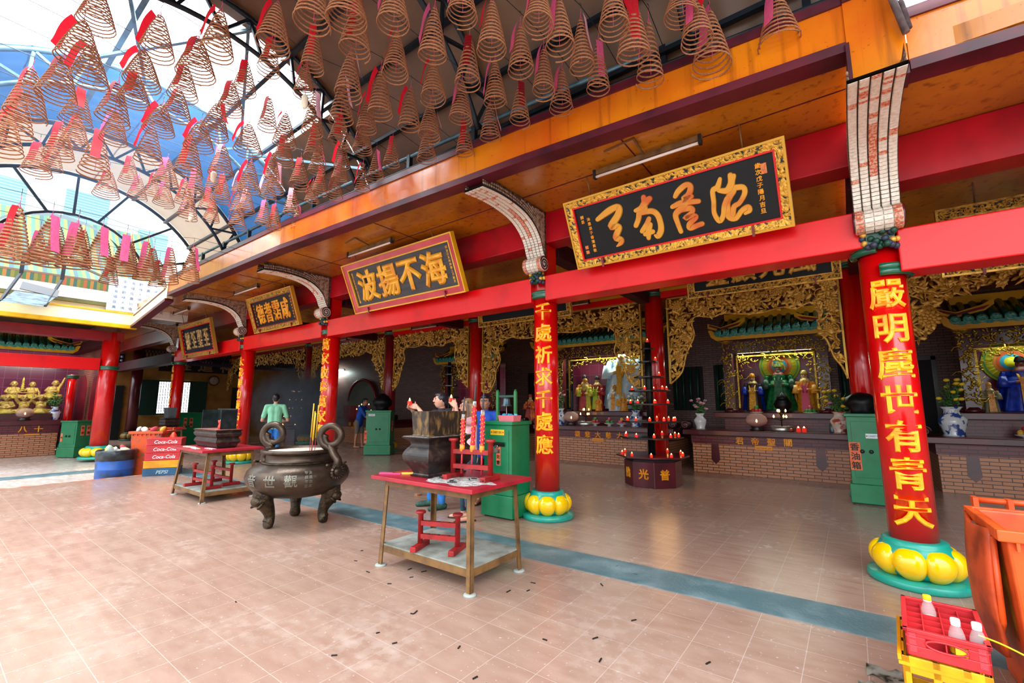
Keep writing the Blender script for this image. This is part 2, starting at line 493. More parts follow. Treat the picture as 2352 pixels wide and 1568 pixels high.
STEELB = mat('blue_grey_steel', '5d7f8c', .4, .3, col2='3c5a66', scale=5)
SHEETB = sheet('brown_roof_sheet', '64482f', '9a683c', .4, .1, '45301f')
SHEETL = sheet('blue_roof_sheet', '2a66a0', '86c4f0', .35, .3, '1c4f7c')
SHEETW = sheet('pale_roof_sheet', 'b4a69a', 'e8dccd', .4, .45, '93857c')
WHITE = mat('white_paint', 'f2f1ec', .5, col2='e6e4de', scale=2, world=True)
TILEF = tile_floor('floor_tiles', 'a88a7a', '987767', 'd8d0c8')
TILEC = tile_floor('yard_tiles', 'd6cdc6', 'b9a79c', 'f2eee9', .3, .05, .11)
STRIPM = mat('slate_strip', '4f6c73', .42, col2='7f969a', scale=3.5, lo=.45, hi=.8, bump=.25, bscale=40, world=True, detail=8)
BRICKB = brick('altar_brick', 'c58a66', 'ba7d5a', '3a1a14', axis='XZ')
BRICKM = brick('altar_brick_dark', '6d2530', '5c1d28', '2a0d12', axis='XZ')
BRICKX = brick('altar_brick_side', 'c58a66', 'ba7d5a', '3a1a14', axis='YZ')
BRICKXM = brick('altar_brick_dark_side', '6d2530', '5c1d28', '2a0d12', axis='YZ')
BRICKW = brick('wall_brick', '81615a', '72534d', '2f2523', axis='XZ', rough=.45)
BRICKWX = brick('wall_brick_side', '8a5f56', '7a524a', '3a2a27', axis='YZ', rough=.45)
MTILE = brick('maroon_tile', '6e2038', '641c33', '8a4a60', .3, .3, 'XZ', .22, .004, 0)
MTILEX = brick('maroon_tile_side', '7a2a50', '6a2446', '9a6a88', .3, .3, 'YZ', .22, .004, 0)
GREENBOX = mat('green_steel', '0f7a4c', .35, coat=.2, col2='0a6a40', scale=5, lo=.45, hi=.8, bump=.05)
GREEND = mat('dark_green', '0b4a38', .4, col2='083a2c', scale=5)
BROWNSTEEL = mat('rust_brown_steel', '7c5a32', .5, .1, col2='4e3722', scale=9, lo=.4, hi=.75, bump=.1, bscale=60)
REDTOP = mat('red_table_top', 'a51a2c', .4, col2='8e1524', scale=6)
ASHTOP = mat('ash_dust', 'b9bcb8', .95, col2='83706c', scale=30, lo=.45, hi=.6, bump=.4, bscale=60)
SHELF = mat('dusty_shelf', '8f948c', .8, col2='6a6a5e', scale=7, lo=.4, hi=.7)
BURN = mat('sooty_iron', '2a2018', .5, .1, col2='7a5c30', scale=26, lo=.48, hi=.68, bump=.35, bscale=30, stretch=(1, 1, .35))
BURN2 = mat('sooty_side', '231d1c', .4, .15, col2='4c3f30', scale=14, lo=.5, hi=.75, bump=.15)
RACKRED = mat('rack_red', '9c1c1c', .5, col2='6e1414', scale=12, lo=.45, hi=.75)
BRONZE = mat('urn_bronze', '4f4034', .36, .65, col2='2e241d', scale=5, lo=.4, hi=.75, bump=.15, bscale=30)
BRONZED = mat('urn_bronze_dark', '4a3b28', .42, .6, col2='251d16', scale=18, lo=.4, hi=.65, bump=.5, bscale=45)
ORANGE = mat('orange_plastic', 'e0561a', .45, col2='b03c12', scale=5, lo=.45, hi=.75, bump=.05)
ORANGED = mat('orange_plastic_worn', 'd4521c', .5, col2='74594a', scale=9, lo=.5, hi=.68)
CRATER = mat('red_crate', 'cf2a30', .42, col2='b52028', scale=6)
CRATEY = mat('yellow_crate', 'eba70a', .42, col2='cf8a06', scale=6)
CRATEB = mat('blue_crate', '1f5d86', .45, col2='18486a', scale=6)
BLUEDRUM = mat('blue_drum', '1a55a8', .45, col2='2b3e50', scale=5, lo=.5, hi=.7)
BLACKPL = mat('black_plastic', '1a2026', .3, col2='2d3a42', scale=6, bump=.6, bscale=14)
COILM = mat('incense_coil', 'a8704a', .8, col2='8a5638', scale=30)
SLIPR = mat('red_slip', 'e0182c', .7, col2='c41024', scale=20); SLIPP = mat('pink_slip', 'f06a9c', .7, col2='e0487c', scale=20)
SLIPW = stripes('printed_slip', ['f3e4ea', 'e0507a', 'f3e4ea', 'd83a64'], 'Z', .05); SLIPD = stripes('inked_slip', ['c01428', 'b81226', '3a0a12', 'c01428', '5a0d18'], 'Z', .034)
for _m, _c in ((SLIPR, 'ff2438'), (SLIPP, 'ff7ab0'), (SLIPW, 'f8c8d8'), (SLIPD, 'c8142c')):     # thin paper glows against the sky
    _nt = _m.node_tree; _b = _nt.nodes['Principled BSDF']; _t = N(_nt, 'ShaderNodeBsdfTranslucent'); _t.inputs[0].default_value = srgb(_c)
    _x = N(_nt, 'ShaderNodeMixShader'); _x.inputs[0].default_value = .45
    _nt.links.new(_b.outputs[0], _x.inputs[1]); _nt.links.new(_t.outputs[0], _x.inputs[2]); _nt.links.new(_x.outputs[0], _nt.nodes['Material Output'].inputs[0])
TWINE = mat('pink_twine', 'd8507a', .8)
BLK = mat('ink_black', '141414', .5); WHT = mat('lettering_white', 'f4f4f4', .5)
ORPAPER = mat('orange_paper', 'f07a50', .7, col2='e0683e', scale=9)
FLAME = mat('candle_flame', (1.0, .5, .14), .5, emit=7)
CANDLE = mat('red_candle', 'c8141c', .4, coat=.2, emit=0)
CUPGLOW = mat('lit_red_cup', (.75, .03, .015), .35, emit=.35)
TUBE_ON = mat('lit_tube', (.9, .97, 1), .4, emit=5)
TUBE_OFF = mat('unlit_tube', 'e8d8d2', .3)
SKIN = mat('skin', 'd9a288', .5, col2='cf9478', scale=6); SKIND = mat('skin_tan', 'b97f60', .5)
HAIR = mat('black_hair', '15131a', .4, col2='262230', scale=30, stretch=(1, 1, .2)); HAIRB = mat('brown_hair', '5a3c28', .35, col2='8a6a48', scale=24, stretch=(1, 1, .15))
CHROME = mat('silver_metal', 'c8c8c4', .28, .9); DARKM = mat('dark_wood', '1e1013', .35, coat=.2); BELLM = mat('bell_metal', '566a72', .35, .7)
LEAF = mat('leaf_green', '2c5a2c', .5, col2='4a7a34', scale=12); PETALY = mat('flower_yellow', 'f0cc28', .5); PETALP = mat('flower_pink', 'c85a8c', .5, col2='e8b8cc', scale=20)
ROOFG = mat('roof_tile_green', '0c5a4c', .25, coat=.5, col2='0a4236', scale=10); ROOFGL = mat('roof_disc_green', '2a8a7c', .25, coat=.4, col2='57b0a0', scale=30)
OCHREW = mat('ochre_wall', 'a67a34', .6, col2='8f6628', scale=3, world=True)
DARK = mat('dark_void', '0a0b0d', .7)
# ---------------------------------------------------------------- floors
g = G().box(-12.4, -4, -.12, 4.5, 14, 0)
struct('floor', g, TILEF)
g = G().box(-27, -4, -.2, -12.4, 3.72, -.07)
struct('floor_yard', g, TILEC)
g = G().box(-27, 3.72, -.12, -12.4, 14, 0)
struct('floor_hall', g, TILEF)
g = G().prism([(-13.4, 3.72), (-12.4, 3.72), (-5.4, 3.75), (.1, 3.93), (4.4, 4.06), (4.4, 4.52), (.1, 4.37), (-6.06, 4.2), (-13.4, 4.12)], .0005, .006, 'z')
struct('trim_1', g, STRIPM)
g = G().box(-14.95, -3, -.0695, -14.4, 3.6, -.06)
struct('trim_2', g, STRIPM)
g = G().box(-12.46, -3, -.07, -12.4, 3.72, .004)
struct('trim_3', g, mat('kerb_paint', 'b4543a', .6, col2='cbb8a0', scale=4, world=True))

# ---------------------------------------------------------------- walls and ceilings of the halls
g = G().box(-26, 13.6, 0, 4.5, 13.75, 4.25)
struct('wall_back', g, BRICKW)
g = G().box(-25.9, 3.7, 0, -25.75, 13.6, 4.6)
struct('wall_far', g, OCHREW)
g = G().box(-22.6, 3.6, 0, -18.0, 3.72, 4.2)
struct('wall_partition', g, brick('partition_brick', '9a5c50', '86503f', '33201c', axis='XZ', rough=.4))
g = G().box(-22.75, -3, 0, -22.6, 3.72, 4.3)
struct('wall_shrine', g, MTILEX)
g = G().box(4.5, 4.2, 0, 4.6, 14, 4.2)
struct('wall_side', g, BRICKWX)
g = G().prism([(-26, 3.62), (-16.1, 3.62), (-13.2, 3.55), (-7.7, 3.6), (-2.7, 3.82), (.22, 4.05), (.22, 13.75), (-26, 13.75)], 4.25, 4.4, 'z')
struct('ceiling', g, SOFFIT)
g = G().box(.22, 4.05, 3.96, 4.6, 13.75, 4.1)
struct('ceiling_right', g, SOFFIT)
g = G().box(-22.75, -3, 4.2, -16.2, 3.6, 4.3)
struct('ceiling_left', g, mat('olive_ceiling', '5d5a2c', .5, col2='43401f', scale=2, world=True))
# panel joints in the soffit
g = G()
for x in (-12, -10.2, -7.9, -5.6, -1.7): g.box(x, 3.9, 4.244, x + .012, 5.2, 4.2505)
g.box(-13, 4.62, 4.244, .2, 4.632, 4.2505)
struct('trim_4', g, PURPLE)

# ---------------------------------------------------------------- ochre fascia boards along the eaves
def fascia(name, pts, z0, z1, face, thick=.14):
    g = G()
    for i in range(len(pts) - 1):
        (ax, ay), (bx, by) = pts[i], pts[i + 1]
        q = [(ax, ay), (bx, by), (bx, by + thick), (ax, ay + thick)]
        g.prism(q, z0 + .03, z1, 'z', 0)
        o = .02
        q2 = [(ax, ay - o), (bx, by - o), (bx, by + thick + .03), (ax, ay + thick + .03)]
        g.prism(q2, z0 - .035, z0 + .045, 'z', 1)
        g.prism(q2, z1 - .01, z1 + .07, 'z', 1)
    return struct(name, g, [face, PURPLE])
FL = [(-13.25, 3.52), (-7.7, 3.55), (-2.7, 3.78), (.2, 4.0)]
fascia('trim_5', FL, 4.2, 4.58, OCHRE)
fascia('trim_6', [(.2, 3.98), (.53, 4.0)], 3.86, 4.58, OCHRE)
fascia('trim_7', [(.54, 4.03), (4.4, 4.35)], 3.9, 4.28, OCHRE)
g = G().box(.19, 3.96, 3.83, .215, 4.17, 4.22)
struct('trim_8', g, PURPLE)
# the eave steps down towards the far hall
g = G()
g.prism([(-13.25, 4.08), (-16.1, 3.68), (-16.1, 4.02), (-13.25, 4.5)], 3.5, 3.62, 'y', 0)
g.prism([(-13.25, 4.03), (-16.1, 3.63), (-16.1, 3.70), (-13.25, 4.1)], 3.47, 3.65, 'y', 1)
g.prism([(-13.4, 4.34), (-15.9, 3.97), (-15.9, 4.0), (-13.4, 4.37)], 3.485, 3.5, 'y', 1)
struct('trim_9', g, [CREAM, PURPLE])
g = G().box(-16.12, -3, 3.72, -16.0, 3.6, 4.02, 0).box(-16.16, -3, 3.62, -15.98, 3.62, 3.72, 1).box(-16.14, -3, 4.02, -15.98, 3.6, 4.06, 1)
struct('trim_10', g, [mat('yellow_cream', 'f4de8a', .35, col2='f2e7c0', scale=.6, world=True), YELLOW])
g = G().box(-16.6, -3, 4.06, -16.3, 4.9, 4.62)
struct('wall_parapet', g, WHITE)

# ---------------------------------------------------------------- barrel roof over the yard
VY, VZ, VR = 1.7, 3.78, 2.67
def vpt(x, a, r=VR): return (x, VY + r * sin(math.radians(a)), VZ + r * cos(math.radians(a)))
def roof_sheet(name, x0, x1, a0, a1, m, label, n=14):
    g = G(); vs = []; k = max(3, int(abs(a1 - a0) / 6))
    g.grid(lambda u, v: vpt(lerp(x0, x1, u), lerp(a0, a1, v), VR + .03 + .012 * (sin(u * n * PI) if n else 0)), 24, k)
    g.grid(lambda u, v: vpt(lerp(x1, x0, u), lerp(a0, a1, v), VR + .036 + .012 * (sin((1 - u) * n * PI) if n else 0)), 24, k)
    o = obj(name, g, m); tag(o, label, 'roof sheet', 'curved sheets of the yard roof'); return o
BR = [-6.0, -3.3, -.9, 1.5]
ANG = [-60, -28, 4, 36, 68]
wd = ['lowest', 'second', 'third', 'topmost']
for i in range(3):
    for j in range(4):
        roof_sheet('roof_sheet', BR[i], BR[i + 1], ANG[j], ANG[j + 1] + .4, SHEETB,
                   'brown curved roof sheet, %s bay from the street, %s strip above the eave' % (['third', 'second', 'first'][i], ['fourth', 'third', 'second', 'first'][j]))
for j in range(4):
    roof_sheet('roof_sheet', -10.6, -8.2, ANG[j], ANG[j + 1] + .4, SHEETL, 'smoky blue roof sheet past the open bay, %s strip up from the orange eave' % ['fourth', 'third', 'second', 'first'][j])
    roof_sheet('roof_sheet', -13.0, -10.6, ANG[j], ANG[j + 1] + .4, SHEETW, 'pale roof sheet of the bay at the far gable, %s strip above the eave' % ['fourth', 'third', 'second', 'first'][j])
roof_sheet('roof_sheet', -8.18, -6.02, 38, 68, SHEETB, 'brown roof sheet low beside the orange eave under the open skylight bay')

RIBX = [-13.0, -10.6, -8.2, -5.75, -3.3, -.9, 1.5]
ribname = ['at the open far gable', 'between pale and blue roof sheets', 'on the far edge of the open skylight bay', 'on the near edge of the open skylight bay', 'third from the street end of the yard', 'second from the street end of the yard', 'nearest the street end of the yard']
for i, x in enumerate(RIBX):
    t = thing('roof_truss', 'dark arched steel roof truss ' + ribname[i], 'roof truss', vpt(x, 68), 0, 'arched trusses of the yard roof')
    L = Vector(vpt(x, 68))
    rel = lambda a, r: tuple(Vector(vpt(x, a, r)) - L)
    sm = STEELB if i in (2,) else STEEL
    g = G().tube([rel(a, VR - .02) for a in range(-60, 69, 4)], .04, 6, flat=.7); obj('outer_chord', g, sm, t)
    if i > 0:
        g = G().tube([rel(a, VR - .42) for a in range(-56, 65, 4)], .032, 6); obj('inner_chord', g, sm, t)
        for k in range(10):
            a = -52 + k * 12
            g = G().bar(rel(a, VR - .03), rel(a + 6, VR - .42), .035).bar(rel(a + 6, VR - .42), rel(a + 12, VR - .03), .035)
            obj('web_brace', g, sm, t)
    else:
        g = G().tube([tuple(Vector((x, 1.7 + 1.28 * sin(math.radians(a)), 4.3 + 1.25 * cos(math.radians(a)))) - L) for a in range(-80, 81, 10)], .03, 6); obj('inner_chord', g, sm, t)
        for a, b in ((-48, -55), (-22, -20), (-1, -2), (18, 16), (40, 46), (60, 72)):
            g = G().bar(rel(a, VR - .03), tuple(Vector((x, 1.7 + 1.28 * sin(math.radians(b)), 4.3 + 1.25 * cos(math.radians(b)))) - L), .045)
            obj('gable_strut', g, sm, t)
for k, a in enumerate((-44, -12, 20, 36, 52, 64)):
    x1, x0 = 1.5, -13.0
    g = G().bar(vpt(x0, a, VR - .06), vpt(x1, a, VR - .06), .06, .05)
    o = obj('purlin', g, STEELB if k == 1 else STEEL)
    tag(o, 'long steel purlin under the roof sheets, %s above the orange eave' % ['sixth', 'fifth', 'fourth', 'third', 'second', 'first'][k], 'purlin', 'purlins of the yard roof')
# diagonal braces in the open bay
for k, (a, b, c, d) in enumerate(((-8.2, -20, -5.75, 10), (-8.2, 30, -5.75, 8), (-8.2, 34, -5.75, 58), (-5.75, -20, -8.2, -2))):
    g = G().bar(vpt(a, b, VR - .1), vpt(c, d, VR - .1), .04)
    tag(obj('roof_brace', g, STEELB), 'thin diagonal brace crossing the open skylight bay, %s from the orange eave' % ['third', 'second', 'first', 'fourth'][k], 'brace', 'braces in the skylight bay')
# dark soot-black band, rail and posts that stand on the fascia
def fy(x):
    for (ax, ay), (bx, by) in zip(FL, FL[1:]):
        if ax <= x <= bx: return lerp(ay, by, (x - ax) / (bx - ax))
    return FL[-1][1] if x > 0 else FL[0][1]
g = G()
for (ax, ay), (bx, by) in zip(FL, FL[1:]):
    g.prism([(ax, ay + .32), (bx, by + .32), (bx, by + .4), (ax, ay + .4)], 4.46, 4.86, 'z')
struct('wall_gutter', g, mat('sooty_gutter', '4a3424', .6, col2='171416', scale=2.2, lo=.35, hi=.6, world=True, stretch=(1, 1, 3)))
t = thing('eave_railing', 'black steel rail with posts standing along the top of the orange fascia', 'railing', (-13.2, 3.7, 4.66))
L = Vector((-13.2, 3.7, 4.66))
g = G().tube([tuple(Vector((x, fy(x) + .2, 5.0)) - L) for x in (-13.2, -7.7, -2.7, .2)], .028, 6); obj('top_rail', g, STEELB, t)
g = G().tube([tuple(Vector((x, fy(x) + .12, 4.76)) - L) for x in (-13.2, -7.7, -2.7, .2)], .02, 6); obj('lower_rail', g, STEEL, t)
for k in range(12):
    x = -13.0 + k * 1.18
    g = G().box(x + 13.2 - .03, fy(x) + .2 - 3.7 - .03, 0, x + 13.2 + .03, fy(x) + .2 - 3.7 + .03, .36); obj('post', g, STEEL, t)
    g = G().bar((x + 13.2, fy(x) + .2 - 3.7, .34), (x + 13.2 + .02, fy(x) + .4 - 3.7, .5), .03); obj('bracket_arm', g, STEEL, t)

# ---------------------------------------------------------------- what shows through the far gable and over the far hall
g = G().box(-30, -1, 3.5, -29.5, 7.5, 13)
o = thing('neighbour_house', 'pale house with shuttered windows seen through the far gable', 'house', (-30, 3, 3.5))
obj('facade', G().box(0, -5, 0, .5, 6, 10), mat('pale_facade', 'cfe6e4', .7, col2='e8f2f0', scale=.6, world=True), o)
for k, (y, z, w, h) in enumerate(((1.2, 7.6, 1.6, 1.6), (-1.6, 7.4, 1.5, 1.5), (3.9, 6.4, 1.3, 1.7))):
    f = obj('window', G().box(.5, y - w / 2, z - h / 2, .56, y + w / 2, z + h / 2), stripes('shutter%d' % k, ['6a9aa8', '8fbcc6'], 'Z', .14), o)
    obj('sill', G().box(.56, y - w / 2 - .1, z - h / 2 - .1, .7, y + w / 2 + .1, z - h / 2), WHITE, f)
# floral awning
t = thing('striped_awning', 'green and yellow striped floral awning behind the hanging coils at the far end', 'awning', (-17.2, 1.5, 4.7))
m_aw = stripes('awning_stripes', ['2f6444', '5a7420', '1a5654', '84702c', '386a54', '646a20', '164a52'], 'Y', .62)
g = G().grid(lambda u, v: (-.0 - 2.6 * v, -4.2 + 7.3 * u, .22 + .2 * u + 2.4 * v - .2 * sin(PI * v) + .02 * sin(u * 40)), 40, 8)
obj('canopy', g, m_aw, t)
m_av = stripes('valance_stripes', ['48540f', '8c401a', '2c5424', '8c5818', '24483c', '6a5e18'], 'Y', .42)
g = G().grid(lambda u, v: (.02, -4.2 + 7.3 * u, .2 + .2 * u - (.38 + .05 * abs(sin(u * 20))) * v), 60, 3)
obj('valance', g, m_av, t)
obj('edge_pole', G().bar((0, -4.2, .21), (0, 3.1, .41), .05), mat('pole_brown', '6b4a3c', .5), t)
obj('prop_arm', G().bar((1.0, .6, .55), (.1, 2.75, .05), .05), mat('arm_grey', '5a5450', .4, .3), t)
for j in range(60):
    pass
# black arched awning
g = G().grid(lambda u, v: (-17.0 + .5 * v, 1.95 + 1.3 * cos(PI * (1 - u)) * (1 + .06 * v), 5.75 + .95 * sin(PI * u) - .25 * v), 24, 4)
tag(obj('dark_awning', g, mat('dark_canvas', '1d2f33', .7)), 'black rounded canvas awning under the far gable', 'awning')
# tilted notice screen hung on two black posts
t = thing('tilted_panel', 'tilted grey mirror panel hung on two black posts over the far yard', 'panel', (-15.6, 1.4, 3.9))
for y in (-.12, .6):
    obj('hanging_post', G().bar((-.4, y, 1.35), (-.4, y, .8), .07).bar((-.4, y, .8), (0, y - .28, .0), .05), STEEL, t)
obj('upper_plate', G().bar((-.25, .24, .52), (-.15, .2, .32), .66, .03, up=(1, 0, .5)), mat('dark_plate', '4a4a4e', .5), t)
obj('mirror_plate', G().add([(-.13, -.2, .3), (-.13, .52, .3), (.05, .28, -.02), (.05, -.4, -.02), (-.16, -.2, .3), (-.16, .52, .3), (.02, .28, -.02), (.02, -.4, -.02)], [(0, 1, 2, 3), (7, 6, 5, 4), (0, 4, 5, 1), (1, 5, 6, 2), (2, 6, 7, 3), (3, 7, 4, 0)]), mat('painted_mirror_streaks', '54788c', .4, 0, col2='0c161c', scale=5, stretch=(1, 1, 5)), t)  # matt plate: blue and dark streaks painted in place of mirror reflections
# white notice with rows of blue writing beside it
t = thing('notice_board', 'white notice with rows of small blue writing at the inner roof corner', 'sign', (-16.2, 3.3, 4.1))
obj('board', G().box(0, -.35, 0, .04, 1.1, .95), WHITE, t)
g = G()
for r in range(6):
    for c_ in range(7):
        write(g, '佛南海觀音天后聖德福祿壽'[(r * 7 + c_) % 12], (.045, -.2 + c_ * .18, .85 - r * .15), (0, 1, 0), (0, 0, 1), .1, .01)
obj('lettering', g, mat('blue_ink', '2f5f8c', .5), t)
# ---------------------------------------------------------------- columns
LOTUS = {}
def lotus(parent, r=.17, R=.34, petals=True, yellow=None, teal=None):
    yellow = yellow or YELLOWP; teal = teal or TEAL
    k = (r, R, yellow.name, teal.name)
    if k not in LOTUS:
        base = G().lathe([(R * 1.0, 0), (R * 1.03, .012), (R * 1.03, .05), (R * 1.0, .062), (R * .7, .064)], 40).mesh('base_disc', [teal])
        col = G().lathe([(R * .6, .06), (R * .74, .1), (R * .82, .2), (R * .8, .27), (R * .7, .31), (r * 1.32, .325), (r * 1.32, .345), (r * 1.22, .355), (r * 1.0, .356)], 40).mesh('lotus_collar', [teal])
        pg = G().ball((0, 0, 0), (1, 1, 1), 20, 14)
        sq = lambda c, e: abs(c) ** e * (1 if c > 0 else -1)
        for i, (x, y, z) in enumerate(pg.v):      # upright petal: squarish barrel, slimmer foot, blunt rounded tip
            rad = math.hypot(x, y); k_ = (rad ** .62) / rad if rad > 1e-6 else 0
            tz = (sq(z, .8) + 1) / 2; wd = .74 + .30 * sin(PI * .5 * min(1, tz * 1.5)) - .12 * max(0, tz - .8) / .2
            pg.v[i] = (R * (.60 + .16 * sin(PI * tz * .9)) + sq(x * k_, .9) * R * .21, sq(y * k_, .9) * R * .32 * wd, .183 + .127 * sq(z, .8))
        pg = pg
        LOTUS[k] = (base, col, pg.mesh('petal', [yellow]))
    b, c, p = LOTUS[k]
    obj('base_disc', b, teal, parent); obj('lotus_collar', c, teal, parent)
    for i in range(8):
        o = obj('petal', p, yellow, parent); o.rotation_euler = (0, 0, (i + .5) * PI / 4 + .15)

def couplet(parent, chars, r, z0, z1, ang, size, m, bold=.03, squash=1.0):
    g = G(); n = len(chars)
    for i, ch in enumerate(chars):
        z = lerp(z1, z0, i / max(1, n - 1))
        vs, fs = glyph(ch, .0, bold)
        g.add([((r + .004 + v.z * .35) * cos(ang + v.x * size * squash / r), (r + .004 + v.z * .35) * sin(ang + v.x * size * squash / r), z + v.y * size) for v in vs], fs)
    return obj('couplet_writing', g, m, parent)

def column(x, y, top, label, ring=2.98, r=.17, chars='', ang=0, group=None, m=None, rings=None, post=True, z=(.62, 2.72), size=.27, lot=True, lm=(None, None), R=.34):
    t = thing('temple_column', label, 'column', (x, y, 0), 0, group)
    m = m or RED2
    h = top if not post else ring + .02
    obj('shaft', G().lathe([(r, .34), (r, h)], 36), m, t)
    if post: obj('upper_post', G().box(-.115, -.115, ring - .02, .115, .115, top), m, t)
    if rings:
        for (a0, a1, zz) in rings:
            for dz in (0, .05):
                P = [((r + .03) * cos(math.radians(lerp(a0, a1, i / 14))), (r + .03) * sin(math.radians(lerp(a0, a1, i / 14))), zz + dz) for i in range(15)]
                obj('neck_ring', G().tube(P, .034, 8), RING, t)
    else:
        obj('neck_ring', G().lathe([(r, ring - .05), (r + .035, ring - .045), (r + .05, ring - .02), (r + .035, ring), (r + .05, ring + .02), (r + .06, ring + .04), (r + .035, ring + .06), (r, ring + .062)], 36), RING, t)
    if lot: lotus(t, r, R, True, *lm)
    if chars: couplet(t, chars, r, z[0], z[1], math.radians(ang), size, YTXT)
    return t
YC = 5.38
def FZ(z): return 1.5 + (z - 1.5) * .953
FC = 'front columns of the long hall'
A = column(.335, YC, 3.955, 'red column with seven yellow characters and lotus foot beside the orange bin', 2.92, chars='嚴明塵世有青天', ang=-88, group=FC, z=(.60, 2.5), size=.28,
           rings=[(-190, -100, 2.92), (-98, 15, 2.7)])
column(-3.43, YC, 4.245, 'red lotus-footed column with yellow writing beside the green donation cabinet with the bell', 3.05, chars='千處祈求千處應', ang=-72, group=FC, z=(.97, 2.81), size=.26)
column(-8.95, YC, 4.245, 'red column with yellow writing rising behind the big bronze urn', 3.05, chars='萬家敬奉萬家觀', ang=-84, group=FC, z=(.97, 2.79), size=.265)
column(-13.0, YC, 4.245, 'red lotus-footed column behind the farther burner table', 3.05, chars='太歲神功護佑之', ang=-92, group=FC, z=(.93, 2.66), size=.25)
column(-18.25, YC, 4.245, 'red column in front of the barred window in the ochre wall', 2.9, chars='風調雨順國泰民', ang=-105, group=FC, z=(1.1, 2.7), size=.24)
column(-17.3, 3.38, 3.6, 'red lotus-footed column at the corner of the far left hall behind the blue drum', 2.56, r=.21, post=False, R=.42)
BACKC = 'inner columns that carry the gilt screens'
for x, lb in ((.19, 'inner red column behind the front column by the orange bin'), (-3.33, 'inner red column behind the tiered candle tree'), (-8.53, 'inner red column right of the candle-holding couple'), (-12.39, 'inner red column beside the man in the blue shirt'), (-17.54, 'inner red column right of the man in the green shirt')):
    column(x, 9.65, 4.245 if x < 0 else 3.955, lb, 3.9, r=.19, post=False, group=BACKC, lm=(mat('petal_ochre', 'c89a14', .3), TEAL), m=DRED if x < -10 else RED2)
column(-25.0, 5.86, 3.9, 'dark purple column standing before the ochre wall', 3.3, r=.2, post=False, m=MAROON, lm=(mat('petal_dull', '8a6a30', .5), GREEND))
column(-20.6, 3.16, 2.5, 'slim red column beside the golden seated figures', 2.42, r=.11, post=False, R=.2, lm=(GREEND, GREEND))

DRED_SHADED = mat('eave_beam_red_shaded', 'b40c1c', .35, col2='8c0a18', scale=2, world=True, spec=.3)  # beam red deepened so its colour carries the shading under the eave
# ---------------------------------------------------------------- beams
def beam(name, x0, x1, y0, y1, z0, z1, m, label, cat='beam', group=None, bevel=.012):
    o = obj(name, G().box(x0, y0, z0, x1, y1, z1), m, bevel=bevel); return tag(o, label, cat, group)
XC = [-25.75, -18.25, -13.0, -8.95, -3.43, .335]
nm = ['at the far end before the ochre wall', 'under the small black plaque farthest along', 'under the small gilt-framed plaque', 'under the red-framed plaque', 'under the largest gilt-framed plaque']
for i in range(5):
    z = 2.93 if i == 0 else 2.95
    beam('lower_beam', XC[i] + .118, XC[i + 1] - .118, 5.18, 5.5, z, z + .36, RED if i else MAROON2, 'glossy red tie beam ' + nm[i], 'beam', 'lower tie beams of the long hall')
    beam('upper_beam', XC[i] + .118, XC[i + 1] - .118, 5.2, 5.5, 3.79, 4.245, DRED_SHADED if i > 1 else DRED, 'red eave beam ' + nm[i].replace('under the', 'level with the').replace('at the far', 'up at the far'), 'beam', 'upper beams of the long hall')  # deeper reds here paint in the shade on the upper beams
beam('lower_beam', .453, 4.45, 5.16, 5.48, 2.68, 3.07, RED, 'glossy red tie beam right of the front column by the orange bin', 'beam', 'lower tie beams of the long hall')
beam('upper_beam', .453, 4.45, 5.2, 5.5, 3.52, 3.955, DRED_SHADED, 'upper red beam right of the front column by the orange bin', 'beam', 'upper beams of the long hall')
for x, lb in ((-3.45, 'behind the candle tree side of the largest plaque'), (-8.95, 'leading in from the column behind the urn'), (-13.0, 'leading in from the column behind the farther table'), (.27, 'leading in from the column by the orange bin')):
    beam('cross_beam', x - .12, x + .12, 5.6, 9.42, 3.7, 3.95, MAROON2, 'dark maroon cross beam ' + lb, 'beam', 'cross beams of the long hall')
XI = [-25.7, -17.54, -12.39, -8.53, -3.33, .19, 4.45]
nm2 = ['before the smoky far alcove', 'over the alcove with the arched niche', 'over the gilt screen behind the couple', 'over the pale-robed goddess alcove', 'over the green-robed deity alcove', 'over the rightmost alcove']
for i in range(6):
    t = thing('header_beam', 'deep red header ' + nm2[i], 'beam', (XI[i], 9.6, 3.8), 0, 'headers over the gilt screens')
    w = XI[i + 1] - XI[i] - .4
    obj('board', G().box(.2, -.06, .0, .2 + w, .12, .44 if i < 5 else .15), DRED if i < 2 else RED, t)
    obj('yellow_moulding', G().box(.2, -.1, .14 if i < 5 else .09, .2 + w, -.06, .2 if i < 5 else .15).box(.22, -.1, .2 if i < 5 else .1, .27, -.06, .44 if i < 5 else .15), mat('moulding_ochre', 'd09a18', .4), t)
# far left hall
def beamY(name, x0, x1, y0, y1, z0, z1, m, label, group=None):
    o = obj(name, G().box(x0, y0, z0, x1, y1, z1), m, bevel=.012); return tag(o, label, 'beam', group)
beamY('lower_beam', -17.45, -17.15, -3, 3.16, 2.5, 2.83, RED, 'red tie beam of the far left hall over the golden figures')
beamY('upper_beam', -17.5, -17.1, -3, 3.6, 3.36, 3.62, DRED, 'upper red beam of the far left hall under the yellow eave')
beamY('cross_beam', -22.5, -17.52, 3.28, 3.5, 3.3, 3.6, MAROON2, 'dark beam running back from the far left hall corner column')

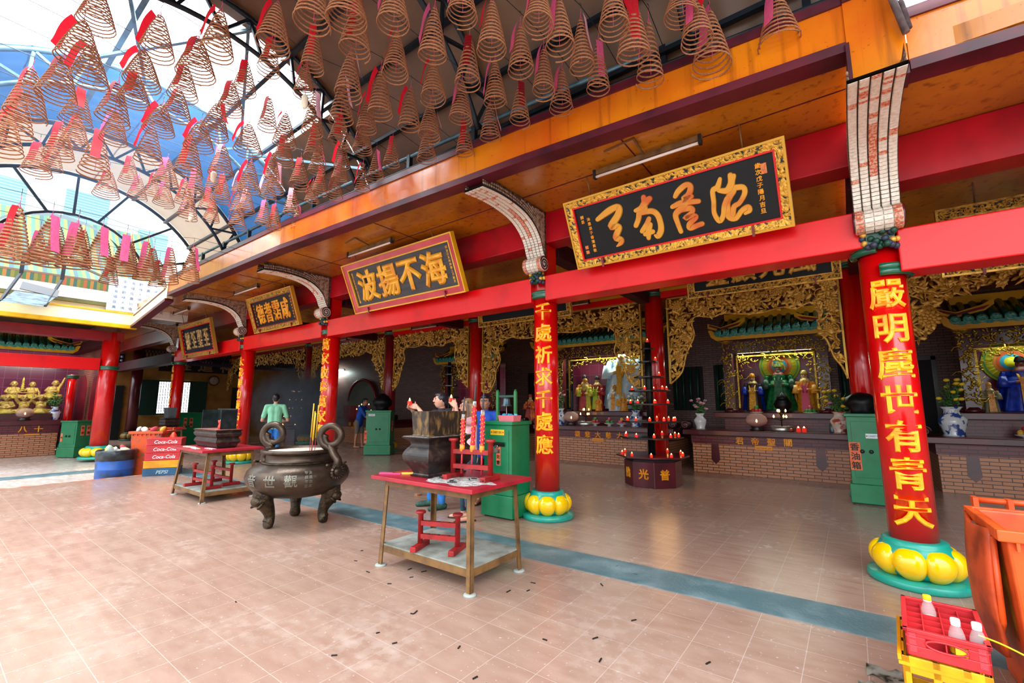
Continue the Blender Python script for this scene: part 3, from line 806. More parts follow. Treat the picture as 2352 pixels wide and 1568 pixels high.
# ---------------------------------------------------------------- curved mosaic brackets
M_TW = mat('mosaic_white', 'e8e0d2', .35, col2='d4c6b4', scale=40); M_TF = mat('mosaic_floral', 'd9a68c', .35, col2='c85a3c', scale=60, lo=.45, hi=.55)
M_GR = mat('mosaic_grout', '241a16', .8); M_SC = mat('mosaic_side', '6a5346', .6, col2='2a1d18', scale=22, lo=.4, hi=.6, bump=.5, bscale=30); M_SL = mat('mosaic_side_pale', 'b49a84', .6, col2='6d5848', scale=20)
def bracket(x, label, dz=0, w=.3, cols=5, rows=44, x_off=0, pale=False):
    base = Vector((x + x_off, 5.2, 3.32 + dz))
    t = thing('curved_bracket', label, 'bracket', base, 0, 'mosaic brackets under the eave')
    prof = spline([(5.42, 3.66), (5.36, 3.74), (5.28, 3.92), (5.12, 4.08), (4.9, 4.18), (4.6, 4.225), (4.3, 4.23), (3.98, 4.2)], 8)
    prof = [(y * .953, FZ(z)) for y, z in prof]
    top = 4.245
    L = lambda y, z: (y - base.y, z + dz - base.z)
    # side cheeks
    for s_ in (-1, 1):
        g = G(); n = len(prof); xa = s_ * (w / 2 - .012)
        vs = []
        for (y, z) in prof: vs += [(xa, *L(y, z + .03)), (xa, *L(max(y, 3.8), top))]
        vs += [(xa, *L(5.2, 3.6)), (xa, *L(5.2, top))]
        fs = [(2 * i, 2 * i + 1, 2 * i + 3, 2 * i + 2) for i in range(n - 1)]
        fs.append((0, 1, 2 * n + 1, 2 * n)); g.add(vs, fs)
        rngs = []
        # rows of overlapping shell tiles
        for i in range(4, n - 1, 1):
            y, z = prof[i]
            k = 0
            zz = z + .05
            while zz < top - .03:
                g.ball((xa + s_ * .002, *L(y, zz)), (.008, .02, .017), 6, 4, 1); zz += .045; k += 1
        o = obj('mosaic_cheek', g, [M_SL if pale else M_SC, M_SL], t)
    # tiled underside
    g = G()
    acc = [0]
    for i in range(1, len(prof)): acc.append(acc[-1] + math.hypot(prof[i][0] - prof[i - 1][0], prof[i][1] - prof[i - 1][1]))
    def at(s):
        s = max(0, min(acc[-1] - 1e-6, s)); i = max(j for j in range(len(acc)) if acc[j] <= s)
        i = min(i, len(prof) - 2); f = (s - acc[i]) / (acc[i + 1] - acc[i])
        y, z = lerp(prof[i][0], prof[i + 1][0], f), lerp(prof[i][1], prof[i + 1][1], f)
        dy, dz_ = prof[i + 1][0] - prof[i][0], prof[i + 1][1] - prof[i][1]; l = math.hypot(dy, dz_)
        return y, z, dz_ / l, -dy / l
    vs = []
    for i in range(41):
        y, z, ny, nz = at(acc[-1] * i / 40)
        vs += [(-w / 2, *L(y, z)), (w / 2, *L(y, z)), (-w / 2, *L(y, z + .03)), (w / 2, *L(y, z + .03))]
    fs = []
    for i in range(40): fs += [(4 * i, 4 * i + 1, 4 * i + 5, 4 * i + 4), (4 * i + 2, 4 * i + 6, 4 * i + 7, 4 * i + 3), (4 * i, 4 * i + 4, 4 * i + 6, 4 * i + 2), (4 * i + 1, 4 * i + 3, 4 * i + 7, 4 * i + 5)]
    g.add(vs, fs, 2)
    sgn = -1
    for c_ in range(cols):
        for r_ in range(rows):
            s0, s1 = acc[-1] * (r_ + .08) / rows, acc[-1] * (r_ + .94) / rows
            x0, x1 = -w / 2 + w * (c_ + .06) / cols, -w / 2 + w * (c_ + .94) / cols
            ya, za, na, nb = at(s0); yb, zb, nc, nd = at(s1)
            # outward = away from the solid, i.e. down / towards the yard
            oa = (-abs(na) * .012, -abs(nb) * .012); ob = (-abs(nc) * .012, -abs(nd) * .012)
            q = [(x0, *L(ya, za)), (x1, *L(ya, za)), (x1, *L(yb, zb)), (x0, *L(yb, zb))]
            ix = w * .03
            q += [(x0 + ix / 2, *L(ya + oa[0], za + oa[1])), (x1 - ix / 2, *L(ya + oa[0], za + oa[1])), (x1 - ix / 2, *L(yb + ob[0] * .4, zb + ob[1] * .4)), (x0 + ix / 2, *L(yb + ob[0] * .4, zb + ob[1] * .4))]
            fl = 1 if (c_ == cols // 2 and rows * .2 < r_ < rows * .55) or random.random() < (.18 if r_ > rows * .6 else .04) else 0
            g.add(q, [(4, 5, 6, 7), (0, 1, 5, 4), (1, 2, 6, 5), (2, 3, 7, 6), (3, 0, 4, 7)], fl)
    obj('tiled_underside', g, [M_TW, M_TF, M_GR], t)
    # scroll
    P = []
    for i in range(46):
        a = i / 45 * 2.2 * 2 * PI; r = .105 - .085 * i / 45
        P.append((5.118 + r * cos(a + 1.0), 3.463 + r * sin(a + 1.0)))
    g = G()
    n = 28
    ring = [(5.118 + .1 * cos(2 * PI * k / n), 3.463 + .1 * sin(2 * PI * k / n)) for k in range(n)]
    g.prism([L(y, z) for y, z in ring], -w / 2, w / 2, 'x', 0, True)
    for k in range(16):
        a0, a1 = 2 * PI * (k + .08) / 16, 2 * PI * (k + .92) / 16
        for c_ in range(cols):
            x0, x1 = -w / 2 + w * (c_ + .06) / cols, -w / 2 + w * (c_ + .94) / cols
            q = [(x, *L(5.118 + .112 * cos(a), 3.463 + .112 * sin(a))) for x, a in ((x0, a0), (x1, a0), (x1, a1), (x0, a1))]
            g.add(q, [(0, 1, 2, 3)], 1 if c_ in (0, cols - 1) else (0 if k % 2 else 0))
    for s_ in (-1, 1):
        g.tube([(s_ * (w / 2 + .004), *L(y, z)) for y, z in P], .011, 5, 2)
    obj('scroll', g, [M_TW, M_TF, MAROON], t)
    # carved drop under the scroll
    g = G()
    random.seed(3)
    for i in range(26):
        g.ball((random.uniform(-w * .38, w * .38), *L(5.145 + random.uniform(-.05, .04), 3.31 - random.uniform(-.05, .1))), (.03, .03, .03), 7, 5, i % 3)
    g.box(-w * .3, *L(5.145, 3.22), w * .3, *L(5.2, 3.37), 0)
    obj('carved_drop', g, [GREEND, GOLD, mat('drop_blue', '2a3348', .4)], t)
    return t
bracket(.335, 'pale mosaic bracket above the column by the orange bin', -.29, .34, 5, 44)
bracket(-3.43, 'mosaic bracket between the red-framed plaque and the largest plaque', 0)
bracket(-8.95, 'mosaic bracket between the red-framed plaque and the small gilt plaque', 0, rows=38)
bracket(-13.0, 'mosaic bracket between the two smallest plaques', 0, rows=32, pale=True)
bracket(-18.25, 'farthest mosaic bracket beside the smallest black plaque', -.08, rows=26, pale=True)

# ---------------------------------------------------------------- plaques hung under the eave
def plaque(label, x0, x1, yb, zb, yt, zt, fw, mats, group='name plaques under the eave', fine=False):
    """frame mats: (rim, frame, inner bead, panel). local x along, y up the board, z outwards"""
    t = thing('name_plaque', label, 'plaque', (x0, yb, zb), 0, group)
    u = Vector((1, 0, 0)); v = Vector((0, yt - yb, zt - zb)); H = v.length; v.normalize(); w = u.cross(v)
    t.matrix_world = Matrix(((u.x, v.x, w.x, x0), (u.y, v.y, w.y, yb), (u.z, v.z, w.z, zb), (0, 0, 0, 1)))
    Wd = x1 - x0
    rim, fr, bead, pan = mats
    obj('panel', G().box(fw * .8, fw * .8, 0, Wd - fw * .8, H - fw * .8, .03), pan, t)
    def frame(a, b, z0, z1, slope=0):
        g = G()
        o = [(a, a), (Wd - a, a), (Wd - a, H - a), (a, H - a)]; i = [(b, b), (Wd - b, b), (Wd - b, H - b), (b, H - b)]
        vs = [(x, y, z0) for x, y in o] + [(x, y, z1) for x, y in o] + [(x, y, z1 - slope) for x, y in i] + [(x, y, z0) for x, y in i]
        fs = []
        for k in range(4):
            n = (k + 1) % 4
            fs += [(k, n, 4 + n, 4 + k), (4 + k, 4 + n, 8 + n, 8 + k), (8 + k, 8 + n, 12 + n, 12 + k), (12 + k, 12 + n, n, k)]
        return g.add(vs, fs)
    obj('frame', frame(.012, fw * .86, 0, .07, .02), fr, t)
    obj('outer_rim', frame(0, .022, 0, .082), rim, t)
    obj('inner_bead', frame(fw * .84, fw, 0, .055), bead, t)
    for x in (Wd * .15, Wd * .85):
        obj('hook', G().tube([(x, H - .01, .02), (x, H + (4.24 - zt) / v.z, .02)], .008, 6), BROWNSTEEL, t)
        obj('foot_clip', G().box(x - .012, -.02, -.02, x + .012, .09, .095), DRED, t)
    return t, Wd, H

import numpy as np
def homog(src, dst):
    A_, b_ = [], []
    for (x, y), (u, v) in zip(src, dst):
        A_.append([x, y, 1, 0, 0, 0, -u * x, -u * y]); b_.append(u)
        A_.append([0, 0, 0, x, y, 1, -v * x, -v * y]); b_.append(v)
    h = np.linalg.solve(np.array(A_, float), np.array(b_, float))
    return lambda x, y: ((h[0] * x + h[1] * y + h[2]) / (h[6] * x + h[7] * y + 1), (h[3] * x + h[4] * y + h[5]) / (h[6] * x + h[7] * y + 1))

# the largest one, four running-hand characters
t, Wd, H = plaque('largest black plaque in a broad gilt carved frame with four running-hand characters', -2.68, -.295, 5.06, 3.26, 4.7, 4.03, .11, (mat('rim_gold', 'c8962a', .4, .4), CARVE1, RED, BLACKLAQ))
fw = .11
hm = homog([(145, 700), (2075, 178), (2160, 810), (225, 1195)], [(fw, H - fw), (Wd - fw, H - fw), (Wd - fw, fw), (fw, fw)])
SEAL = mat('seal_orange', 'dc8a3c', .5, col2='c8502c', scale=60)
ORT = mat('worn_gold_letters', 'd69428', .4, .2, col2='c4581c', scale=2.2, lo=.45, hi=.6)
CH = [
 [[(370, 800, 40), (480, 720, 58), (560, 680, 52), (585, 700, 55), (570, 760, 58), (500, 870, 62), (555, 868, 50), (575, 890, 52), (540, 980, 55), (590, 1005, 50), (585, 1040, 42), (548, 1068, 14)]],
 [[(745, 720, 35), (800, 695, 50), (845, 640, 62), (885, 605, 52)], [(828, 590, 46), (832, 650, 48), (830, 725, 60)], [(780, 730, 50), (770, 800, 45), (742, 868, 42)], [(800, 742, 45), (900, 728, 50), (955, 765, 50), (982, 840, 48), (985, 920, 52), (955, 975, 50), (925, 965, 20)], [(872, 800, 40), (850, 850, 42), (800, 925, 40)], [(880, 860, 45), (862, 930, 50), (862, 995, 36)], [(830, 955, 40), (905, 930, 40)]],
 [[(1135, 590, 40), (1170, 535, 50), (1240, 480, 50), (1285, 495, 50), (1268, 570, 55), (1215, 625, 60), (1295, 590, 40)], [(1105, 690, 40), (1200, 652, 52), (1360, 640, 45)], [(1250, 640, 50), (1200, 700, 60), (1135, 765, 50), (1152, 850, 42), (1182, 935, 40)], [(1190, 720, 50), (1280, 706, 50), (1300, 740, 40), (1225, 805, 45), (1300, 778, 40), (1335, 795, 40), (1270, 860, 48), (1275, 900, 50), (1350, 875, 45), (1390, 862, 45)]],
 [[(1572, 428, 35), (1545, 510, 52), (1500, 540, 45), (1508, 650, 42), (1512, 760, 42), (1562, 838, 45), (1600, 780, 45), (1610, 690, 45), (1640, 620, 52)], [(1672, 395, 50), (1680, 470, 60), (1640, 540, 58), (1560, 540, 40)], [(1705, 400, 40), (1682, 470, 50)], [(1700, 540, 56), (1640, 640, 58), (1640, 720, 52), (1655, 800, 50), (1720, 815, 44), (1780, 740, 45), (1840, 705, 48), (1858, 740, 40), (1812, 768, 28)], [(1690, 520, 50), (1790, 512, 48), (1808, 570, 45), (1760, 660, 42), (1705, 700, 46), (1692, 775, 48)]]]
for c_ in CH:
    g = G(); strokes(g, c_, lambda x, y, z: (*hm(x, y), .031 + z), .014); obj('character', g, ORT, t)
g = G()
for i, ch in enumerate('歲次戊子陽月吉旦'): write(g, ch, (Wd - fw - .14, H - fw - .09 - i * .063, .033), (1, 0, 0), (0, 1, 0), .055, .03, .03)
obj('side_writing', g, GOLDTXT, t); g = G()
for i, ch in enumerate('沐恩弟子香港黃敬'): write(g, ch, (fw + .16, H - fw - .16 - i * .055, .033), (1, 0, 0), (0, 1, 0), .045, .03, .03)
obj('side_writing', g, GOLDTXT, t); g = G()
for i, ch in enumerate('酬恩'): write(g, ch, (fw + .08, H - fw - .12 - i * .055, .033), (1, 0, 0), (0, 1, 0), .045, .03, .03)
obj('side_writing', g, GOLDTXT, t)
g = G()
for x, y, w_, h_ in ((Wd - fw - .09, H - fw - .13, .05, .1), (fw + .06, fw + .14, .042, .042), (fw + .06, fw + .08, .042, .042)): obj('seal', G().box(x - w_ / 2, y - h_ / 2, .03, x + w_ / 2, y + h_ / 2, .036), SEAL, t)

def board_text(t, Wd, H, fw, chars, m, size, sx=1.0, bold=.035, y0=0, smallL='', smallR='', ms=None):
    n = len(chars); span = Wd - 2 * fw - .34
    for i, ch in enumerate(chars):
        g = G(); write(g, ch, (fw + .17 + span * (i + .5) / n, H / 2 + y0, .034), (1, 0, 0), (0, 1, 0), size, .02, bold, sx=sx); obj('character', g, m, t)
    for s_, x in ((smallL, fw + .07), (smallR, Wd - fw - .07)):
        k = len(s_); g = G()
        for i, ch in enumerate(s_): write(g, ch, (x, H - fw - .07 - (H - 2 * fw - .14) * i / max(1, k - 1), .033), (1, 0, 0), (0, 1, 0), .048, .02, .02)
        if k: obj('side_writing', g, ms or m, t)
REDF = mat('red_frame', 'b8121e', .35, coat=.3, col2='c8303c', scale=4)
WOODP = mat('grey_plank_panel', '3a3638', .45, col2='24222a', scale=2, stretch=(1, 9, 1))
t, Wd, H = plaque('red-framed plaque with four thick golden characters on dark planks', -7.55, -4.65, 5.07, 3.27, 4.7, 4.14, .133, (YELLOW, REDF, YELLOW, WOODP))
board_text(t, Wd, H, .133, '波揚不海', mat('carved_gold', 'f2b22a', .35, .2, col2='dc8a1a', scale=6), .57, .95, .04, smallL='道光乙亥年仲春之月吉旦立碑', smallR='同治己亥年仲春之月穀旦')
t, Wd, H = plaque('small gilt-framed plaque with four golden characters, third nearest along the eave', -11.83, -9.65, 5.07, 3.29, 4.8, 4.12, .133, (mat('rim_gold2', 'd8962a', .4, .3), CARVE2, DRED, BLACKLAQ))
board_text(t, Wd, H, .133, '德耆霑咸', GOLDTXT, .5, .72, .02, smallL='沐恩弟子敬獻立', smallR='歲次甲寅年孟冬吉')
t, Wd, H = plaque('smallest black plaque with four slim gilt characters, farthest along the eave', -16.68, -14.16, 5.07, 2.95, 4.84, 3.95, .14, (mat('rim_gold3', 'b89038', .4, .4), CARVE2, RED, mat('navy_lacquer', '0c141f', .25)))
board_text(t, Wd, H, .14, '靈至聖至', mat('pale_gold', 'd8b070', .3, .5, col2='8c6a3a', scale=9), .58, .6, .02, smallL='沐恩信士敬奉', smallR='光緒歲次庚子年仲秋')
# half-hidden plaques inside the hall
t, Wd, H = plaque('half-hidden black plaque in gilt fretwork frame in the gap above the rightmost tie beam', .95, 3.2, 7.0, 2.95, 6.9, 3.72, .13, (GOLD, CARVE2, GOLD, BLACKLAQ), 'plaques inside the hall')
board_text(t, Wd, H, .13, '神恩保佑', GOLD, .42, 1, .05, smallL='沐恩弟子敬')
t, Wd, H = plaque('half-hidden gilt plaque peeping out right of the largest plaque', -2.2, .05, 8.3, 3.4, 8.2, 4.1, .12, (GOLD, CARVE2, GOLD, BLACKLAQ), 'plaques inside the hall')
board_text(t, Wd, H, .12, '靈顯元風', GOLD, .38, 1, .04)
t, Wd, H = plaque('half-hidden gilt plaque behind the right end of the red-framed plaque', -7.2, -4.6, 8.3, 3.4, 8.2, 4.1, .12, (GOLD, CARVE2, GOLD, BLACKLAQ), 'plaques inside the hall')

# ---------------------------------------------------------------- tube lamps
def tube_lamp(p, L_, label, on=False, axis=(1, 0, 0), arm=True, group='tube lamps under the eave'):
    t = thing('tube_lamp', label, 'lamp', p, 0, group)
    ax = Vector(axis); sd = Vector((-ax.y, ax.x, 0))
    h = ax * (L_ / 2)
    obj('batten', G().bar(tuple(-h), tuple(h), .05, .06), BROWNSTEEL if not on else WHITE, t)
    dn = Vector((0, 0, -.055)) - sd * .02 if not on else Vector((0, 0, -.05))
    obj('tube', G().tube([tuple(-h * .96 + dn), tuple(h * .96 + dn)], .016, 8), TUBE_ON if on else TUBE_OFF, t)
    for s_ in (-1, 1): obj('lamp_holder', G().box(*[min(a, b) for a, b in zip((h * s_ * .97 + dn * 1.3 - Vector((.015, .015, 0))), (h * s_ * .97 + Vector((.015, .015, .03))))], *[max(a, b) for a, b in zip((h * s_ * .97 + dn * 1.3 - Vector((.015, .015, 0))), (h * s_ * .97 + Vector((.015, .015, .03))))]), BLK, t)
    if arm: obj('bracket_arm', G().bar((0, 0, .02), tuple(sd * -.3 + Vector((0, 0, .075))), .02).bar(tuple(sd * -.3 + Vector((0, 0, .075))), tuple(ax * -.35 + sd * -.25 + Vector((0, 0, .075))), .02), BROWNSTEEL, t)
    return t
tube_lamp((-1.58, 4.5, 4.17), 1.2, 'long unlit tube lamp above the largest plaque')
tube_lamp((-6.35, 4.42, 4.17), 1.25, 'unlit tube lamp above the red-framed plaque')
tube_lamp((-11.0, 4.4, 4.17), 1.25, 'unlit tube lamp above the small gilt-framed plaque')
tube_lamp((-15.0, 4.35, 4.17), 1.2, 'unlit tube lamp farthest along the eave')
tube_lamp((.98, 3.98, 4.42), 1.0, 'glowing white tube lamp at the top over the right eave', True, (1, .09, 0), False)
for x, L_, lb, on in ((-1.4, 1.3, 'tube lamp on the header over the green-robed deity alcove', False), (-5.4, 1.2, 'tube lamp on the header over the pale-robed goddess alcove', False), (-10.6, 1.2, 'tube lamp on the header behind the candle-holding couple', False), (-15.4, 1.2, 'tube lamp on the header of the alcove with the arched niche', False)):
    tube_lamp((x, 9.51, 3.97), L_, lb, on, arm=False, group='tube lamps on the inner headers')
tube_lamp((-21.9, 13.57, 3.35), 1.3, 'glowing tube lamp on the wall of the smoky far alcove', True, arm=False, group='tube lamps on the inner headers')
area_light('tube_glow_far', (-21.9, 13.2, 3.2), (math.radians(60), 0, 0), 1.3, .1, 22, (.8, 1, .95))
# drain pipes at the eave corner
for k, (a, b, lb) in enumerate((((.3, 3.75, 5.2), (.53, 3.93, 4.1), 'slanting thin drain pipe at the eave corner, the one in front'), ((.42, 3.85, 5.1), (.55, 3.97, 4.15), 'second thin drain pipe at the eave corner, the one behind'))):
    tag(obj('drain_pipe', G().tube([a, b], .022, 8), mat('pipe_grey%d' % k, '6a5c5c', .5, col2='3a2c30', scale=9)), lb, 'pipe')
COILS = """0,-0.22,3.93,4.9,0.32,0.5,pl 1,-0.7,3.78,4.9,0.32,0.56,pl 1,-0.76,3.5,4.9,0.25,0.5,pl 1,-0.81,3.35,4.9,0.27,0.36,rr 2,-1.16,3.57,4.9,0.24,0.6,pl 2,-1.19,3.27,4.9,0.28,0.56,rf 2,-1.26,3.02,4.9,0.25,0.46,rr 3,-1.62,3.51,4.9,0.22,0.53,pf 3,-1.63,3.18,4.9,0.22,0.51,wr 3,-1.68,2.89,4.9,0.25,0.51,pl 3,-1.73,2.66,4.9,0.25,0.44,pl 4,-2.07,3.6,4.9,0.24,0.47,pl 4,-2.07,3.26,4.9,0.22,0.5,pl 4,-2.1,2.92,4.9,0.24,0.49,pl 4,-2.14,2.57,4.9,0.25,0.5,rl 4,-2.19,2.27,4.9,0.25,0.38,pl 5,-2.52,3.51,4.9,0.22,0.48,df 5,-2.54,3.1,4.9,0.23,0.49,pl 5,-2.55,2.74,4.9,0.24,0.51,df 5,-2.58,2.33,4.9,0.25,0.49,pl 5,-2.64,1.96,4.9,0.26,0.44,pl 6,-2.99,3.57,4.9,0.24,0.45,wr 6,-3,3.12,4.9,0.25,0.47,pl 6,-3.03,2.74,4.9,0.25,0.45,rl 6,-3.04,2.3,4.9,0.24,0.47,rl 6,-3.07,1.91,4.9,0.26,0.48,rf 6,-2.88,1.7,4.9,0.32,0.46,rr 6,-3.09,1.55,4.9,0.28,0.5,rf 7,-3.44,3.63,4.9,0.23,0.45,rf 7,-3.5,3.14,4.9,0.25,0.46,wr 7,-3.51,2.86,4.9,0.24,0.5,rl 7,-3.54,2.5,4.9,0.25,0.52,rl 7,-3.6,2.19,4.9,0.26,0.48,wr 7,-3.58,1.81,4.9,0.2,0.45,rf 7,-3.62,1.5,4.9,0.27,0.44,rl 8,-3.91,3.46,4.9,0.24,0.44,rr 8,-3.96,2.65,4.9,0.22,0.46,rl 8,-3.98,2.35,4.9,0.25,0.5,wr 8,-4.09,2.01,4.9,0.2,0.36,rl 8,-4.04,1.65,4.9,0.2,0.36,rf 8,-4.08,1.24,4.9,0.26,0.46,rl 9,-4.39,3.32,4.9,0.21,0.4,rf 9,-4.48,2.96,4.9,0.24,0.36,pl 9,-4.51,2.66,4.9,0.25,0.38,rf 9,-4.43,2.3,4.9,0.23,0.5,wr 9,-4.53,1.63,4.9,0.22,0.36,rf 9,-4.59,1.24,4.9,0.32,0.39,rf 9,-4.56,0.94,4.9,0.26,0.4,rl 9,-4.65,0.55,4.9,0.26,0.36,rf 10,-4.84,3.4,4.9,0.22,0.4,pr 10,-5.01,3,4.9,0.21,0.37,rl 10,-4.92,2.59,4.9,0.24,0.46,rf 10,-5.02,2.27,4.9,0.26,0.41,rl 10,-4.88,2.02,4.9,0.2,0.41,rf 10,-4.96,1.67,4.9,0.25,0.36,rf 10,-5.08,1.29,4.9,0.26,0.36,rf 10,-5.18,0.98,4.9,0.3,0.37,rl 10,-5.18,0.55,4.9,0.32,0.42,rl 11,-5.25,3.48,4.9,0.21,0.42,rl 11,-5.33,3.18,4.9,0.21,0.36,pf 11,-5.33,2.86,4.9,0.22,0.4,pr 11,-5.48,2.48,4.9,0.25,0.38,rf 11,-5.58,2.1,4.9,0.32,0.38,rl 11,-5.45,1.72,4.9,0.29,0.42,rr 11,-5.54,1.38,4.9,0.28,0.36,rf 11,-5.61,1.02,4.9,0.28,0.36,rf 11,-5.48,0.66,4.9,0.3,0.41,rl 12,-5.8,3.4,4.9,0.22,0.39,rl 12,-5.82,3.18,4.9,0.21,0.41,rf 12,-5.82,2.88,4.9,0.27,0.44,rf 12,-5.97,2.58,4.9,0.2,0.41,rl 12,-5.97,1.73,4.9,0.31,0.37,rl 12,-5.98,1.35,4.9,0.31,0.36,rl 12,-5.93,0.95,4.9,0.3,0.47,kf 12,-5.92,0.53,4.9,0.31,0.46,kf 13,-6.28,3.32,4.9,0.21,0.36,rl 13,-6.58,2.81,4.9,0.24,0.39,wl 13,-6.23,2.77,4.9,0.21,0.44,wr 13,-6.45,2.5,4.9,0.29,0.47,rl 13,-6.32,2.1,4.9,0.3,0.44,wf 13,-6.42,1.77,4.9,0.31,0.54,rf 13,-6.55,1.4,4.9,0.29,0.48,rl 13,-6.56,1.08,4.9,0.26,0.39,pl 13,-6.42,0.74,4.9,0.28,0.39,rr 13,-6.37,0.37,4.9,0.32,0.55,rf 14,-6.77,3.25,4.9,0.26,0.44,wf 14,-6.87,2.54,4.9,0.2,0.36,wl 14,-7.05,2.25,4.9,0.2,0.36,rf 14,-7.04,0.82,4.9,0.27,0.39,rf 14,-6.94,0.35,4.9,0.32,0.53,rf 15,-7.33,3.63,4.9,0.2,0.43,pr 15,-7.58,3.37,4.9,0.24,0.45,rf 15,-7.55,3.19,4.9,0.25,0.44,pf 15,-7.34,2.82,4.9,0.26,0.42,wf 15,-7.56,2.78,4.9,0.24,0.4,rl 15,-7.18,2.42,4.9,0.25,0.44,rf 15,-7.26,2.1,4.9,0.26,0.45,pf 15,-7.3,1.77,4.9,0.31,0.4,pf 15,-7.23,1.05,4.9,0.32,0.59,rr 15,-7.36,0.73,4.9,0.29,0.47,rf 15,-7.5,0.31,4.9,0.32,0.56,rf 16,-7.81,2.46,4.9,0.26,0.37,rf 16,-7.78,2.13,4.9,0.25,0.41,rf 16,-7.95,1.79,4.9,0.2,0.37,rf 16,-7.66,1.45,4.9,0.23,0.38,rf 17,-8.09,2.99,4.9,0.28,0.43,pl 17,-8.23,2.67,4.9,0.25,0.39,rf 17,-8.18,2.32,4.9,0.29,0.47,wf 17,-8.14,1.98,4.9,0.28,0.38,pf 17,-8.23,1.68,4.9,0.25,0.36,pf 17,-8.37,1.37,4.9,0.31,0.41,rf 17,-8.09,0.77,4.9,0.24,0.36,rf 17,-8.2,0.64,4.9,0.31,0.44,rf 18,-9.36,2.79,4.35,0.32,0.64,pr 18,-9.61,2.53,4.35,0.3,0.7,pf 18,-9.6,2.19,4.35,0.33,0.72,pf 18,-9.57,1.89,4.35,0.39,0.68,pr 18,-9.45,1.56,4.35,0.4,0.7,pr 18,-9.46,1.27,4.35,0.42,0.75,pf 18,-9.44,0.98,4.35,0.42,0.78,pr 18,-9.28,0.63,4.35,0.4,0.85,rf 19,-9.93,2.36,4.35,0.3,0.58,rf 19,-9.76,2,4.35,0.3,0.67,rf 19,-9.81,1.41,4.35,0.3,0.59,rf 19,-9.82,1.11,4.35,0.3,0.64,pf 20,-10.7,2.65,4.35,0.3,0.55,rf 20,-11.17,2.04,4.35,0.3,0.55,rf 20,-10.43,0.97,4.35,0.3,0.57,pf 20,-10.43,0.6,4.35,0.35,0.56,pf"""
ORD = ['nearest', 'second', 'third', 'fourth', 'fifth', 'sixth', 'seventh', 'eighth', 'ninth', 'tenth', 'eleventh', 'twelfth', 'thirteenth', 'fourteenth', 'fifteenth', 'sixteenth', 'seventeenth', 'eighteenth', 'nineteenth', 'twentieth']
ORD1 = ['first'] + ORD[1:]
def coil_mesh(turns, seg=18, wire=.0062):
    """cone spiral hung from its tip: tip at the origin, height 1, foot diameter 1"""
    g = G(); P = []
    n = int(turns * seg)
    for i in range(n + 1):
        t = i / n
        s_ = t ** .92
        r = .06 + .44 * s_ ** .85
        a = 2 * PI * turns * t
        P.append((r * cos(a), r * sin(a), -.06 - .94 * t))
    g.tube(P, .0165, 5)
    return g
CM = [coil_mesh(11).mesh('coil', [COILM]), coil_mesh(12.5).mesh('coil', [COILM])]
CMf = coil_mesh(15).mesh('coil', [COILM])
def slip_mesh(side, v):
    """paper slip, in units of the coil: hangs from the tip down the left, the front or the right of the cone"""
    rv = Vector((.8, .6, 0)); fv = Vector((.6, -.8, 0))
    d = {'l': -rv * .75 + fv * .5, 'r': rv * .75 + fv * .5, 'f': fv - rv * .12}[side].normalized()
    tn = Vector((-d.y, d.x, 0))
    face = {'l': (tn * .75 + d * .25), 'r': (tn * .75 - d * .25), 'f': tn}[side].normalized()
    g = G(); n = 8; vs = []; ln = .72
    for i in range(n + 1):
        t = i / n; z = -.03 - ln * t
        r = (.05 + .43 * max(0, (-z)) ** .8) * (.86 if v == 1 else 1.12) + (.03 if v == 1 else .05)
        off = .03 * sin(t * 5 + v)
        c_ = d * (r + (.04 if side != 'f' else 0) + off)
        w = .145
        vs += [c_ - face * w + Vector((0, 0, z)), c_ + face * w + Vector((0, 0, z - .03 * (v % 2)))]
    g.add(vs, [(2 * i, 2 * i + 1, 2 * i + 3, 2 * i + 2) for i in range(n)], 0, True)
    return g
SLM = {}
for s_ in 'lfr':
    for c_, m_ in (('r', SLIPR), ('p', SLIPP), ('w', SLIPW), ('d', SLIPD), ('k', SLIPD)):
        SLM[c_ + s_] = slip_mesh(s_, {'l': 0, 'f': 1, 'r': 2}[s_]).mesh('paper_slip', [m_])
TWM = G().tube([(0, 0, .16), (.02, 0, .1), (0, 0, .04)], .008, 5).tube([(0, 0, .04), (.07, .03, -.07)], .007, 4).tube([(0, 0, .04), (-.07, .03, -.07)], .007, 4).tube([(0, 0, .04), (0, -.07, -.07)], .007, 4).tube([(0, 0, 0), (.0, .0, -.9)], .007, 4).mesh('twine', [TWINE])
HKM = G().tube([(0, 0, .16), (.05, 0, .19), (.03, 0, .24), (-.03, .0, .28)], .008, 4).mesh('wire_hook', [STEEL])
rows = {}
for q in COILS.split():
    a = q.split(','); rows.setdefault(int(a[0]), []).append([float(v) for v in a[1:6]] + [a[6]])
cname = {'r': 'red', 'p': 'pink', 'w': 'white-printed', 'd': 'black-inked', 'k': 'inked crimson'}
random.seed(11)
big = [k for k, L in rows.items() if L[0][2] < 4.6]
nrow = len(rows) - len(big)
